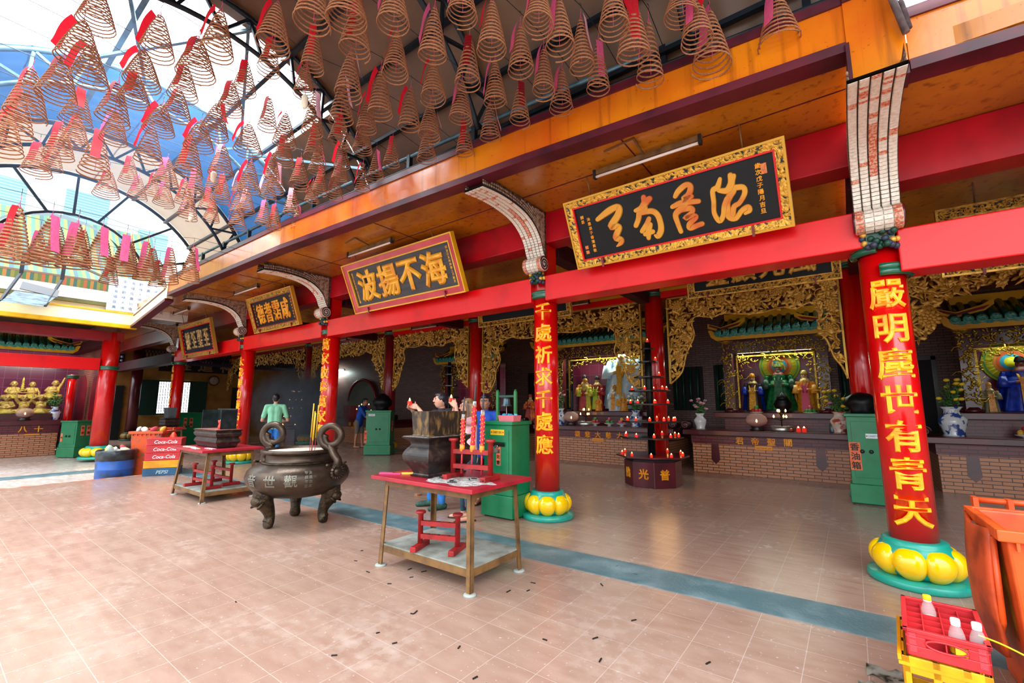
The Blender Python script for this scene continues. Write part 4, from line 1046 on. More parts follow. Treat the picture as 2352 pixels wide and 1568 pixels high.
for k, L in rows.items():
    L.sort(key=lambda a: -a[1])
    for i, (x, y, z, w, h, tg) in enumerate(L):
        if k in big:
            row = ['front', 'middle', 'rear'][big.index(k)]
            lb = 'large incense coil with %s slip, %s from the eave in the %s far row' % (cname[tg[0]], ORD1[i], row)
            gp = 'large incense coils at the far end of the yard'
        else:
            lb = 'incense coil with %s slip, %s from the eave on the %s wire from right' % (cname[tg[0]], ORD1[i], ORD1[k])
            gp = 'incense coils hung under the yard roof'
        c = thing('incense_coil', lb, 'incense coil', (x, y, z), 0, gp)
        c.scale = (w, w, h)
        o = obj('coil', CMf if k in big else CM[i % 2], COILM, c); o.rotation_euler = (random.uniform(-.05, .05), random.uniform(-.05, .05), random.uniform(0, 6.28))
        s1 = obj('paper_slip', SLM[tg], SLIPR, c); s1.rotation_euler = (0, 0, random.uniform(-.35, .35))
        s1.scale = (1.0, 1.0, random.uniform(.9, 1.12))
        obj('twine', TWM, TWINE, c); obj('wire_hook', HKM, STEEL, c)
    xs = sum(a[0] for a in L) / len(L); zz = L[0][2] + .25 * (.46 if k not in big else .7)
    xa = [a[0] for a in L]
    P = [(xs, -.55, zz)] + [(a[0], a[1], zz) for a in reversed(L)] + [(xs, 4.1, zz + .03)]
    P.sort(key=lambda p: p[1])
    if k in big: lb = 'thin wire carrying the %s row of large coils at the far end' % ['front', 'middle', 'rear'][big.index(k)]
    else: lb = 'thin wire strung across the yard for coils, %s from the right' % ORD1[k]
    tag(obj('coil_wire', G().tube(P, .0035, 4), STEEL), lb, 'wire', 'wires strung across the yard')
# small white candle lamps among the coils
for k, (x, y, z) in enumerate(((-6.42, 2.05, 4.5), (-8.15, 2.35, 4.5), (-4.05, 2.0, 4.5))):
    t = thing('hanging_charm', 'small cream paper charm hanging among the coils, %s from the right' % ['second', 'third', 'first'][k], 'charm', (x, y, z), 0, 'paper charms')
    obj('tassel', G().tube([(0, 0, .02), (0, 0, .5)], .004, 4), TWINE, t); obj('body', G().lathe([(.014, -.12), (.03, -.1), (.032, .0), (.02, .02)], 10), mat('charm_cream', 'f2ead2', .6), t)
# ---------------------------------------------------------------- gilt openwork screens
def inside(poly, x, z):
    c = False; n = len(poly)
    for i in range(n):
        (ax, az), (bx, bz) = poly[i], poly[i - 1]
        if (az > z) != (bz > z) and x < (bx - ax) * (z - az) / (bz - az) + ax: c = not c
    return c
_fl = G()
for k in range(11):
    a = 2 * PI * k / 11
    _fl.ball((.68 * cos(a), -.12, .68 * sin(a)), (.34, .1, .2), 8, 5, 0, Matrix.Rotation(-a, 3, 'Y'))
for k in range(8):
    a = 2 * PI * (k + .5) / 8
    _fl.ball((.38 * cos(a), -.25, .38 * sin(a)), (.24, .1, .17), 8, 5, 0, Matrix.Rotation(-a, 3, 'Y'))
_fl.ball((0, -.28, 0), (.22, .14, .22), 10, 6)
FLOWER = _fl.mesh('carved_flower', [GOLD])
def screen(label, x0, x1, zt, y, edge, seed, flowers, leaves=520, mould=True, m=None):
    random.seed(seed); m = m or GOLD
    t = thing('gilt_screen', label, 'carved screen', (x0, y, 2.0), 0, 'gilt carved screens between the inner columns')
    L = lambda x, z, d=0: (x - x0, d, z - 2.0)
    poly = [(x0, zt)] + edge + [(x1, zt)]
    g = G(); 
    for a, b in (((x0 + .015, edge[0][1]), (x0 + .015, zt)), ((x0, zt - .015), (x1, zt - .015)), ((x1 - .015, zt), (x1 - .015, edge[-1][1]))): g.bar(L(*a), L(*b), .03, .07, up=(0, 1, 0))
    obj('border', g, mat('border_gilt_' + str(seed), 'c79a34', .35, .5), t)
    if mould:
        obj('wavy_moulding', G().tube([L(x, z, -.02) for x, z in spline(edge, 5)], .02, 6), m, t)
    bx0, bx1 = x0, x1; bz0 = min(z for x, z in edge)
    g = G()
    for i in range(46):
        for _ in range(60):
            x, z = random.uniform(bx0, bx1), random.uniform(bz0, zt)
            if inside(poly, x, z): break
        a = random.uniform(0, 2 * PI); cv = random.uniform(-.5, .5); P = []
        for s_ in range(22):
            if not inside(poly, x, z): break
            P.append(L(x, z, -.03 + .025 * sin(s_ * .6 + i))); x += .045 * cos(a); z += .045 * sin(a); a += cv + random.uniform(-.25, .25)
            if random.random() < .1: cv = -cv
        if len(P) > 3: g.tube(P, [.017 * (1 - .5 * j / len(P)) for j in range(len(P))], 5)
    n = 0
    while n < leaves:
        x, z = random.uniform(bx0 + .06, bx1 - .06), random.uniform(bz0, zt - .06)
        if not inside(poly, x, z): continue
        n += 1
        a = random.uniform(0, 2 * PI); l, w = random.uniform(.05, .095), random.uniform(.018, .034); d = random.uniform(-.07, .0); tl = random.uniform(-.05, .05)
        ca, sa = cos(a), sin(a); vs = []
        for u, v, h in ((-1, 0, 0), (-.4, -1, .0), (-.2, 0, -.022), (-.4, 1, .0), (.35, -.8, 0), (.4, 0, -.018), (.35, .8, 0), (1, 0, .012)):
            vs.append(L(x + ca * u * l - sa * v * w, z + sa * u * l + ca * v * w, d + h + tl * u))
        g.add(vs, [(0, 1, 2), (0, 2, 3), (1, 4, 5, 2), (2, 5, 6, 3), (4, 7, 5), (5, 7, 6)], 0, True)
    obj('vine_carving', g, m, t)
    for x, z, r in flowers:
        o = obj('carved_flower', FLOWER, m, t, L(x, z, -.05)); o.scale = (r, .8 * r + .04, r); o.rotation_euler = (0, random.uniform(0, 6), 0)
    return t
E2 = [(-3.01, 1.94), (-2.77, 2.18), (-2.66, 2.55), (-2.49, 2.91), (-2.52, 3.17), (-2.43, 3.32), (-2.11, 3.27), (-1.91, 3.32), (-1.59, 3.27), (-1.25, 3.25), (-.87, 3.31), (-.68, 3.25), (-.47, 3.34), (-.36, 3.27), (-.33, 3.1), (-.35, 2.88), (-.31, 2.74), (-.24, 2.6), (-.17, 2.33), (-.08, 2.17), (-.005, 1.95)]
F2 = [(-1.42, 3.5, .2), (-2.78, 3.58, .13), (-2.72, 3.22, .13), (-2.66, 2.9, .1), (-2.25, 3.42, .09), (-1.95, 3.6, .09), (-.95, 3.62, .1), (-.6, 3.45, .09), (-.17, 3.62, .12), (-.15, 3.25, .12), (-.2, 2.85, .1), (-2.8, 2.5, .1)]
screen('gilt lotus screen framing the green-robed deity alcove', -3.03, 0.0, 3.78, 9.6, E2, 21, F2)
E1 = [(-8.2, 1.87), (-7.98, 1.86), (-7.78, 2.16), (-7.75, 2.41), (-7.59, 2.71), (-7.67, 3.02), (-7.59, 3.2), (-7.21, 3.32), (-6.99, 3.27), (-6.57, 3.25), (-5.9, 3.32), (-5.3, 3.27), (-4.9, 3.3), (-4.5, 3.34), (-4.25, 3.2), (-4.2, 2.95), (-4.25, 2.7), (-4.05, 2.4), (-3.95, 2.1), (-3.75, 1.9), (-3.62, 1.88)]
screen('gilt screen framing the pale-robed goddess alcove', -8.25, -3.6, 3.8, 9.6, E1, 22, [(-5.95, 3.56, .17), (-7.95, 3.55, .13), (-7.95, 3.1, .12), (-7.95, 2.6, .13), (-7.1, 3.55, .1), (-6.5, 3.5, .1), (-5.2, 3.55, .1), (-4.4, 3.55, .13), (-3.9, 3.3, .12), (-3.95, 2.8, .11), (-3.85, 2.3, .12)], 640)
E3 = [(-12.13, 1.97), (-11.88, 2.22), (-11.74, 2.66), (-11.59, 3.01), (-11.66, 3.24), (-11.5, 3.38), (-11.12, 3.35), (-10.7, 3.39), (-10.44, 3.33), (-10.14, 3.34), (-9.9, 3.3), (-9.66, 3.37), (-9.43, 3.4), (-9.29, 3.27), (-9.32, 3.01), (-9.23, 2.67), (-9.08, 2.33), (-8.79, 2.0)]
screen('gilt sunflower screen behind the candle-holding couple', -12.15, -8.77, 3.86, 9.6, E3, 23, [(-10.35, 3.62, .2), (-8.98, 3.5, .12), (-9.05, 3.15, .13), (-11.9, 3.45, .12), (-11.85, 2.95, .11), (-11.2, 3.6, .1), (-9.7, 3.6, .1)], 560)
E4 = [(-17.3, 2.1), (-17.0, 2.3), (-16.9, 2.9), (-16.6, 3.2), (-15.8, 3.25), (-15, 3.3), (-14.2, 3.28), (-13.6, 3.3), (-13.3, 3.1), (-13.0, 2.6), (-12.65, 2.0)]
screen('gilt screen with ragged vines over the alcove with the arched niche', -17.3, -12.62, 3.9, 9.6, E4, 24, [], 820, False)
E5 = [(-25.2, 2.2), (-24.8, 2.5), (-24.6, 3.0), (-24, 3.3), (-22.5, 3.35), (-21, 3.3), (-19.5, 3.3), (-18.6, 3.2), (-18.3, 2.7), (-17.78, 2.2)]
screen('gilt screen in the smoke behind the man in green', -25.3, -17.76, 3.9, 9.6, E5, 25, [], 700, False)
E6 = [(.42, 2.5), (.95, 2.45), (1.15, 2.75), (1.25, 3.05), (1.3, 3.15), (1.8, 3.28), (2.5, 3.3), (3.4, 3.3), (4.1, 3.1), (4.4, 2.5)]
screen('gilt screen with dragon-like vines framing the rightmost alcove', .4, 4.42, 3.78, 9.6, E6, 26, [(1.1, 2.85, .15), (2.0, 3.5, .12), (2.9, 3.5, .14)], 900, False)

# ---------------------------------------------------------------- brick altars
def altar(label, x0, x1, yf, text, side=True, dz=0, plate='', ties=()):
    t = thing('brick_altar', label, 'altar', (x0, yf, 0), 0, 'brick altars along the hall')
    w = x1 - x0; d = 1.7
    obj('base', G().box(.02, .02, 0, w - .02, d, .64), BRICKB, t)
    obj('dark_band', G().box(.0, .005, .64, w, d, .83), BRICKM, t)
    obj('counter_slab', G().box(-.16, -.1, .83, w + .16, d, .95), MAROON, t, bevel=.015)
    if text:
        n = len(text); g = None
        for i, ch in enumerate(text):
            g = G(); write(g, ch, (w * .5 + (i - (n - 1) / 2) * (.3 if n < 6 else .22), .0, .735), (1, 0, 0), (0, 0, 1), .165, .02, .03); obj('gold_character', g, GOLDTXT, t)
    for i, tx in enumerate(ties):
        obj('tie_ornament', G().prism([(tx - .075, .66), (tx + .075, .66), (tx + .09, .3), (tx, .2), (tx - .09, .3)], .012, .03, 'y'), MAROON, t)
    if plate:
        p = obj('name_plate', G().box(w * .5 - .16, -.002, .56, w * .5 + .16, .02, .645), mat('plate_orange', 'f09a18', .4), t)
        g = G(); write(g, plate, (w * .5, -.004, .602), (1, 0, 0), (0, 0, 1), .04, .01, .0, n=.14 / .04); obj('plate_writing', g, DRED, p)
    for s_, x in ((0, -.12), (1, w + .12)):
        P = [(x + (.09 - .08 * i / 30) * cos(i / 30 * 4 * PI), -.02, 1.03 + (.09 - .08 * i / 30) * sin(i / 30 * 4 * PI)) for i in range(31)]
        o = obj('scroll_end', G().lathe([(.0, -.02), (.095, -.02), (.095, .32), (0, .32)], 20).xf(Matrix.Translation((x, .3, 1.045)) @ Matrix.Rotation(PI / 2, 4, 'X')), DARKM, t)
        obj('spiral_groove', G().tube(P, .012, 5).xf(Matrix.Translation((0, 0, .015))), mat('groove_brown', '6a3a34', .4), o)
    return t
altar('brick altar with four golden characters before the green-robed deity', -3.02, -.1, 10.9, '君帝聖關', plate='QUAN THÁNH ĐẾ QUÂN', ties=(.5, 2.45))
altar('brick altar with five golden characters before the pale-robed goddess', -7.2, -3.55, 10.9, '觀悲大慈大', plate='QUAN THẾ ÂM', ties=(3.2,))
altar('brick altar cut by the right edge behind the tall orange bin', 1.12, 4.2, 10.95, '', ties=(.45,))
altar('brick altar with red cloth before the arched niche', -18.2, -14.0, 10.85, '華華蕙', plate='BÀN THỜ')
altar('low brick altar in shadow behind the candle-holding couple', -12.0, -8.0, 10.9, '')
altar('dim brick altar in the smoky far alcove', -24.0, -19.4, 10.95, '')

# ---------------------------------------------------------------- shrine niches with small tiled roofs
def tile_roof(parent, x0, x1, y0, ze, zr, depth=.7, red=True):
    """local coordinates of parent"""
    y1 = y0 + depth; n = max(4, int((x1 - x0 - .24) / .17)); xs0 = x0 + .16; st = (x1 - x0 - .32) / n
    r = obj('roof', G().add([(x0 + .1, y0 + .02, ze), (x1 - .1, y0 + .02, ze), (x1 - .1, y1, zr), (x0 + .1, y1, zr), (x0 + .1, y0 + .02, ze - .03), (x1 - .1, y0 + .02, ze - .03), (x1 - .1, y1, zr - .03), (x0 + .1, y1, zr - .03)], [(0, 1, 2, 3), (7, 6, 5, 4), (0, 4, 5, 1), (1, 5, 6, 2), (3, 2, 6, 7), (0, 3, 7, 4)]), ROOFG, parent)
    for i in range(n + 1):
        x = xs0 + st * i
        obj('tile_row', G().tube([(x, y0, ze + .03), (x, lerp(y0, y1, .5), lerp(ze, zr, .42) + .03), (x, y1, zr + .03)], st * .36, 8), ROOFG, r)
        obj('tile_disc', G().lathe([(0, -.02), (st * .44, -.02), (st * .46, 0), (st * .3, .015), (st * .2, .005), (0, .012)], 14).xf(Matrix.Translation((x, y0 - .01, ze + .03)) @ Matrix.Rotation(PI / 2, 4, 'X')), ROOFGL, r)
        if i < n: obj('drip_tile', G().prism([(x + st * .5 + st * .5 * cos(a), ze + .0 + .07 * (sin(a))) for a in [PI + PI * k / 8 for k in range(9)]], y0 - .02, y0 + .0, 'y'), ROOFGL, r)
    up = .16
    obj('eave_board', G().prism([(x0, ze - .05), (x0 - .06, ze + .12), (x0 + .02, ze + .12), (x0 + .14, ze - .0), (x1 - .14, ze - .0), (x1 - .02, ze + .12), (x1 + .06, ze + .12), (x1, ze - .05), (x1 - .12, ze - .14), (x0 + .12, ze - .14)], y0 + .005, y0 + .06, 'y'), YELLOW, parent)
    for s_ in (0, 1):
        X = lambda q: lerp(x0, x1, 0) + q if s_ == 0 else x1 - q
        e = obj('ridge_horn', G().prism([(X(-.1), ze + .2), (X(.2), ze + .1), (X(.6), ze + .2), (X(.72), ze + .3), (X(.72), ze + .4), (X(.55), ze + .3), (X(.2), ze + .2), (X(-.1), ze + .32)], y0 + .16, y0 + .3, 'y'), YELLOW, parent)
        if red: obj('red_stripe', G().prism([(X(-.06), ze + .24), (X(.2), ze + .135), (X(.58), ze + .225), (X(.66), ze + .29), (X(.55), ze + .265), (X(.2), ze + .18), (X(-.06), ze + .29)], y0 + .145, y0 + .16, 'y'), DRED, e)
    obj('ridge', G().box(x0 + .2, y1 - .08, zr, x1 - .2, y1 + .08, zr + .16), YELLOW, parent)
def halo(parent, x, y, z, r):
    cols = ['e8e02c', '3cb0d8', 'e86a3c', 'e89a4c', 'd8d83c', '58c878', 'c8e040']
    ms = [mat('halo_%d' % i, c, .5, 0) for i, c in enumerate(cols)] if not HALO else HALO
    if not HALO: HALO.extend(ms)
    o = None
    for i, f in enumerate((1, .92, .86, .62, .5, .38, .24)):
        m = ms[(6 - i) % 7]
        g = G().lathe([(0, 0), (r * f, 0), (r * f, .012), (0, .012)], 40).xf(Matrix.Translation((x, y - .006 * i, z)) @ Matrix.Rotation(PI / 2, 4, 'X'))
        q = obj('halo_disc' if i == 0 else 'colour_ring', g, m, parent if i == 0 else o)
        if i == 0: o = q
    g = G()
    for k in range(28):
        a = 2 * PI * k / 28
        g.bar((x + r * .6 * cos(a), y - .046, z + r * .6 * sin(a)), (x + r * .84 * cos(a), y - .046, z + r * .84 * sin(a)), r * .035, .004)
    obj('ray', g, ms[0], o)
HALO = []
def foliage(t, poly, seed, n, m, y=0):
    random.seed(seed); g = G(); k = 0; xs = [p[0] for p in poly]; zs = [p[1] for p in poly]; tries = 0
    while k < n and tries < n * 30:
        tries += 1
        x, z = random.uniform(min(xs), max(xs)), random.uniform(min(zs), max(zs))
        if not inside(poly, x, z): continue
        k += 1; a = random.uniform(0, 6.28); g.ball((x, y + random.uniform(-.03, .0), z), (.034, .016, .014), 6, 4, 0, Matrix.Rotation(a, 3, 'Y'))
        if k % 5 == 0: g.tube([(x + .05 * s_ * cos(a + s_ * .5), y - .01, z + .05 * s_ * sin(a + s_ * .5)) for s_ in range(4)], .009, 4)
    return g
def niche(label, x0, x1, y, zb, zt, seed, zroof=None, inner=True, tilt=0):
    t = thing('shrine_niche', label, 'shrine', (x0, y, zb), 0, 'shrine niches behind the altars')
    w, h = x1 - x0, zt - zb
    obj('back_panel', G().box(.05, .6, 0, w - .05, .66, h), MTILE, t)
    obj('shelf', G().box(-.35, -.25, -.12, w + .35, .7, 0), MAROON, t, bevel=.01)
    obj('plinth', G().box(-.15, -.05, -.5, w + .15, .7, -.12), BRICKM, t)
    for x in (0, w):
        p = obj('pillar', G().box(x - .1, -.08, 0, x + .1, .1, h), MAROON, t)
        obj('dragon_carving', foliage(t, [(x - .1, .12), (x + .1, .12), (x + .1, h - .08), (x - .1, h - .08)], seed + int(x * 10), 90, GOLD2, -.1), GOLD2, p)
        obj('capital', G().lathe([(.08, h - .08), (.13, h - .02), (.15, h)], 14, (x, 0, 0)), GOLD2, p)
        obj('pillar_foot', G().lathe([(.14, 0), (.15, .04), (.1, .1)], 14, (x, 0, 0)), MAROON, p)
    v = obj('valance', G().box(.1, -.02, h - .3, w - .1, .06, h), MAROON, t)
    obj('valance_carving', foliage(t, [(.12, h - .3), (w - .12, h - .3), (w - .12, h - .02), (.12, h - .02)], seed + 5, 150, GOLD2, -.04), GOLD2, v)
    if inner:
        a, b, c_ = .16, w - .16, h - .36
        f = obj('gilt_border', G().bar((a, .2, .1), (a, .2, c_), .035).bar((a - .018, .2, c_), (b + .018, .2, c_), .035).bar((b, .2, c_), (b, .2, .1), .035), GOLD2, t)
        obj('border_foliage', foliage(t, [(a, .7), (a, c_), (b, c_), (b, .7), (b - .1, .8), (b - .12, c_ - .22), (w / 2 + .25, c_ - .12), (w / 2, c_ - .16), (w / 2 - .25, c_ - .12), (a + .12, c_ - .22), (a + .1, .8)], seed + 9, 80, GOLD2, .2), GOLD2, f)
    if zroof: tile_roof(t, -.28, w + .28, -.32, zroof - zb, zroof + .42 - zb)
    return t
niche('shrine with green tiled roof housing the green-robed deity and two attendants', -2.3, -.42, 11.75, 1.33, 3.02, 31, 3.16)
niche('shrine with green tiled roof housing the blue-robed deity at the right edge', 1.78, 4.0, 11.75, 1.36, 2.9, 41, 3.02)
n1 = niche('wide shrine housing the pale-robed goddess', -6.95, -4.35, 11.75, 1.33, 3.2, 51)
tile_roof(n1, -.9, 3.2, -.3, 2.0, 2.42)
n2 = niche('side shrine with green tiled roof behind the candle-holding couple', -11.9, -9.5, 11.75, 1.3, 2.95, 61, 3.1)
# lamps that light the shrines from behind their valances
for x, w, p in ((-1.36, 1.5, 9), (2.9, 1.6, 9), (-5.65, 2.0, 20), (-10.7, 1.6, 8)):
    area_light('shrine_lamp', (x, 11.9, 2.72 if x > -4 else 2.95), (math.radians(-18), 0, 0), w, .12, p, (.85, 1, .8))
hp = thing('halo_wheel', 'rainbow halo disc with a golden whorl behind the green-robed deity', 'halo', (-1.3, 12.3, 2.42)); halo(hp, 0, 0, 0, .42)
g = G()
for k in range(4):
    R_ = Matrix.Rotation(k * PI / 2, 4, 'Y')
    b0 = len(g.v); g.bar((0, -.06, 0), (0, -.06, .12), .03).bar((0, -.06, .12), (.1, -.06, .12), .03).xf(R_, b0)
obj('whorl', g, GOLD2, hp)
hp = thing('halo_wheel', 'rainbow halo disc behind the blue-robed deity at the right edge', 'halo', (2.45, 12.3, 2.3)); halo(hp, 0, 0, 0, .4)
hp = thing('halo_wheel', 'lime green halo behind the pale-robed goddess', 'halo', (-5.0, 12.3, 2.7)); HALO[:] = HALO[::-1]; halo(hp, 0, 0, 0, .5)
hp = thing('halo_wheel', 'small rainbow disc seen behind the bell frame', 'halo', (-8.05, 12.3, 2.2)); halo(hp, 0, 0, 0, .27)

# ---------------------------------------------------------------- deity figures
def robe_geo(h, rt, rb, folds=9, seed=0, depth=.7, flare=1.0):
    random.seed(seed); ph = random.uniform(0, 6)
    return G().lathe([(rb, 0), (rb * .97, h * .06), (lerp(rb, rt, .35), h * .35), (lerp(rb, rt, .75), h * .7), (rt, h * .95), (rt * .6, h)], 44, fn=lambda a, z: (1 + .07 * sin(folds * a + ph) * (1 - z / h * .8)) * (1 - (1 - depth) * abs(sin(a))))
def deity(label, p, h, skin, robe, trim, hat, seated=False, seed=1, cat='statue', beard=False, cape=None, width=1.0, group='deity figures on the altars'):
    t = thing('deity_statue', label, cat, p, 0, group)
    k = h
    hz = .86 * k; sh = .70 * k; w = .17 * k * width
    limbs = [((0, 0, .25 * k), .11 * k, (0, 0, sh), .12 * k), ((0, 0, sh), .05 * k, (0, -.01 * k, hz), .045 * k),
             ((-w, 0, sh - .02 * k), .05 * k, (-w * 1.25, -.04 * k, sh - .2 * k), .042 * k), ((-w * 1.25, -.04 * k, sh - .2 * k), .042 * k, (-w * .35, -.15 * k, sh - .17 * k), .03 * k),
             ((w, 0, sh - .02 * k), .05 * k, (w * 1.25, -.04 * k, sh - .2 * k), .042 * k), ((w * 1.25, -.04 * k, sh - .2 * k), .042 * k, (w * .35, -.15 * k, sh - .17 * k), .03 * k)]
    balls = [((0, 0, hz), (.062 * k, .066 * k, .08 * k)), ((0, -.065 * k, hz - .005 * k), (.012 * k, .016 * k, .02 * k)), ((-.06 * k, 0, hz - .01 * k), (.01 * k, .02 * k, .03 * k)), ((.06 * k, 0, hz - .01 * k), (.01 * k, .02 * k, .03 * k))]
    organic('body', limbs, [skin, BLK, robe], max(.008, .012 * k), 3, t, balls=balls,
            paint=[(lambda c: c.z < sh + .03 * k and (abs(c.x) > w * .5 or c.y > -.13 * k), 2), (lambda c: c.y < -.05 * k and abs(abs(c.x) - .025 * k) < .012 * k and abs(c.z - hz - .012 * k) < .008 * k, 1)])
    obj('robe', robe_geo(.64 * k, .14 * k * width, (.24 if seated else .19) * k * width, 9, seed), robe, t)
    for s_ in (-1, 1):
        obj('sleeve', G().lathe([(.05 * k, 0), (.075 * k, -.1 * k), (.095 * k, -.2 * k), (.04 * k, -.2 * k)], 14, (s_ * w * 1.1, -.06 * k, sh - .06 * k), fn=lambda a, z: 1 + .08 * sin(5 * a)), cape or robe, t)
    obj('sash', G().grid(lambda u, v: ((u - .5) * (.13 if h < 1.5 else .06) * k * (1 + .3 * v), -(.145 + .07 * v ** 1.2) * k * (width * .93), (.62 - .58 * v) * k), 4, 10), trim, t)
    for s_ in (-1, 1):
        obj('collar_band', G().tube([(s_ * .07 * k, -.05 * k, sh + .02 * k), (s_ * .06 * k, -.13 * k, sh - .1 * k), (s_ * .03 * k, -.17 * k, sh - .25 * k)], .018 * k, 6), trim, t)
    hg = obj('headdress', G().lathe([(.066 * k, .03 * k), (.074 * k, .05 * k), (.07 * k, .075 * k), (.06 * k, .1 * k), (.05 * k, .125 * k), (.02 * k, .14 * k), (.0, .142 * k)], 18, (0, 0, hz)), hat, t)
    if cape: obj('cape', G().grid(lambda u, v: (.19 * k * width * sin((u - .5) * PI * 1.15) * (1 + .45 * v), (.06 + .1 * cos((u - .5) * PI * 1.15) - (.03)) * k * (1 + .3 * v) + .0, (.74 - .7 * v) * k + .01 * sin(u * 40) * v), 26, 8), cape, t)
    if beard: obj('beard', G().lathe([(.0, -.24 * k), (.03 * k, -.16 * k), (.045 * k, -.06 * k), (.03 * k, -.02 * k)], 12, (0, -.045 * k, hz - .01 * k)), BLK, t)
    return t
GRN = mat('robe_green', '0f7a3a', .3, col2='0a4a2a', scale=16, lo=.4, hi=.6); BLU = mat('robe_blue', '1638b8', .35, col2='0c1f78', scale=14); GLD = mat('robe_gold', 'e0a01c', .4, col2='c86a1c', scale=22); YEL = mat('garland_yellow', 'e8b414', .6, col2='b8780c', scale=50, lo=.4, hi=.6)
PALE = mat('robe_pale_blue', 'b4d4e4', .4, col2='d8ecf4', scale=10, bump=.2, bscale=25); REDR = mat('robe_red', 'b81c24', .4, col2='7a1418', scale=14); PNK = mat('sash_pink', 'c8285c', .4); FACER = mat('face_red', '7a3a30', .45); FACEG = mat('face_gilt', 'c8a468', .4, .2); GNHAT = mat('hat_green', '2a8a4c', .4, col2='c8a83c', scale=40)
deity('bearded deity in a green robe seated before the rainbow halo', (-1.3, 12.0, 1.38), 1.1, FACER, GRN, GRN, GNHAT, True, 3, beard=True, cape=mat('cape_dark_green', '0a3a28', .4), width=1.25)
deity('bearded attendant in a blue cape with yellow garland, left of the green deity', (-1.84, 11.95, 1.35), .9, FACEG, mat('robe_dark', '2a1a18', .5), YEL, GLD, False, 4, beard=True, cape=BLU, width=1.0)
deity('attendant in a golden yellow robe with pink sash, right of the green deity', (-.8, 11.95, 1.35), .93, FACEG, GLD, PNK, mat('hat_gilt', 'c8a85c', .4, .3), False, 5, cape=mat('cape_yellow', 'f0b81c', .4, col2='d88a5c', scale=30), width=1.0)
gd = deity('tall goddess in a pale blue robe with yellow garland', (-5.05, 12.0, 1.4), 1.9, FACEG, PALE, YEL, mat('hat_silver', 'a8bcc0', .35, .4, col2='5c8a94', scale=40), True, 6, cape=PALE, width=1.3)
deity('small pale-clad figure at the feet of the goddess', (-5.2, 11.62, 1.34), .72, FACEG, PALE, GLD, GLD, True, 7)
deity('attendant in gold and red, farthest left in the goddess shrine', (-6.25, 11.9, 1.34), 1.05, FACEG, GLD, REDR, BLK, False, 8)
deity('attendant in a lime and gold robe beside the glass oil lamp', (-6.08, 11.62, 1.34), .92, FACEG, mat('robe_lime', 'b8c83c', .45, col2='c8901c', scale=12), REDR, GLD, False, 9)
deity('attendant in red and lime standing near the goddess', (-5.85, 11.9, 1.34), 1.0, FACEG, REDR, mat('sash_lime', 'a8c838', .4), BLK, False, 10)
deity('little seated golden figure beside the fruit before the goddess', (-5.62, 11.5, 1.34), .42, FACEG, GLD, GLD, GLD, True, 11)
deity('little golden figure on the far side of the fruit before the goddess', (-4.88, 11.5, 1.34), .48, FACEG, GLD, GLD, GLD, True, 12)
deity('blue-robed deity with orange collar at the right edge', (2.5, 12.0, 1.38), 1.0, FACER, BLU, GLD, BLK, True, 13, cape=BLU, width=1.35)
deity('small grey-gold figure beside the blue-robed deity', (2.02, 11.75, 1.36), .55, FACEG, mat('robe_greygold', '8a7a4c', .5, col2='5c6a5c', scale=20), GLD, GLD, False, 14)
deity('small figure in orange and red, in shadow behind the couple', (-10.35, 11.9, 1.32), .8, FACEG, mat('robe_orange', 'e0761c', .4, col2='c82c1c', scale=9), REDR, REDR, True, 15)
deity('small figure in orange and red behind the bell frame', (-8.2, 11.9, 1.0), .85, FACEG, mat('robe_orange2', 'e0761c', .4, col2='c82c1c', scale=9), REDR, REDR, True, 16)
deity('tiny green and gold figure in shadow behind the man with the candle', (-10.85, 11.75, 1.32), .42, FACEG, GRN, GLD, GLD, True, 17)
deity('tiny teal figure in shadow behind the man with the candle', (-10.6, 11.75, 1.32), .42, FACEG, TEAL, GLD, GLD, True, 18)

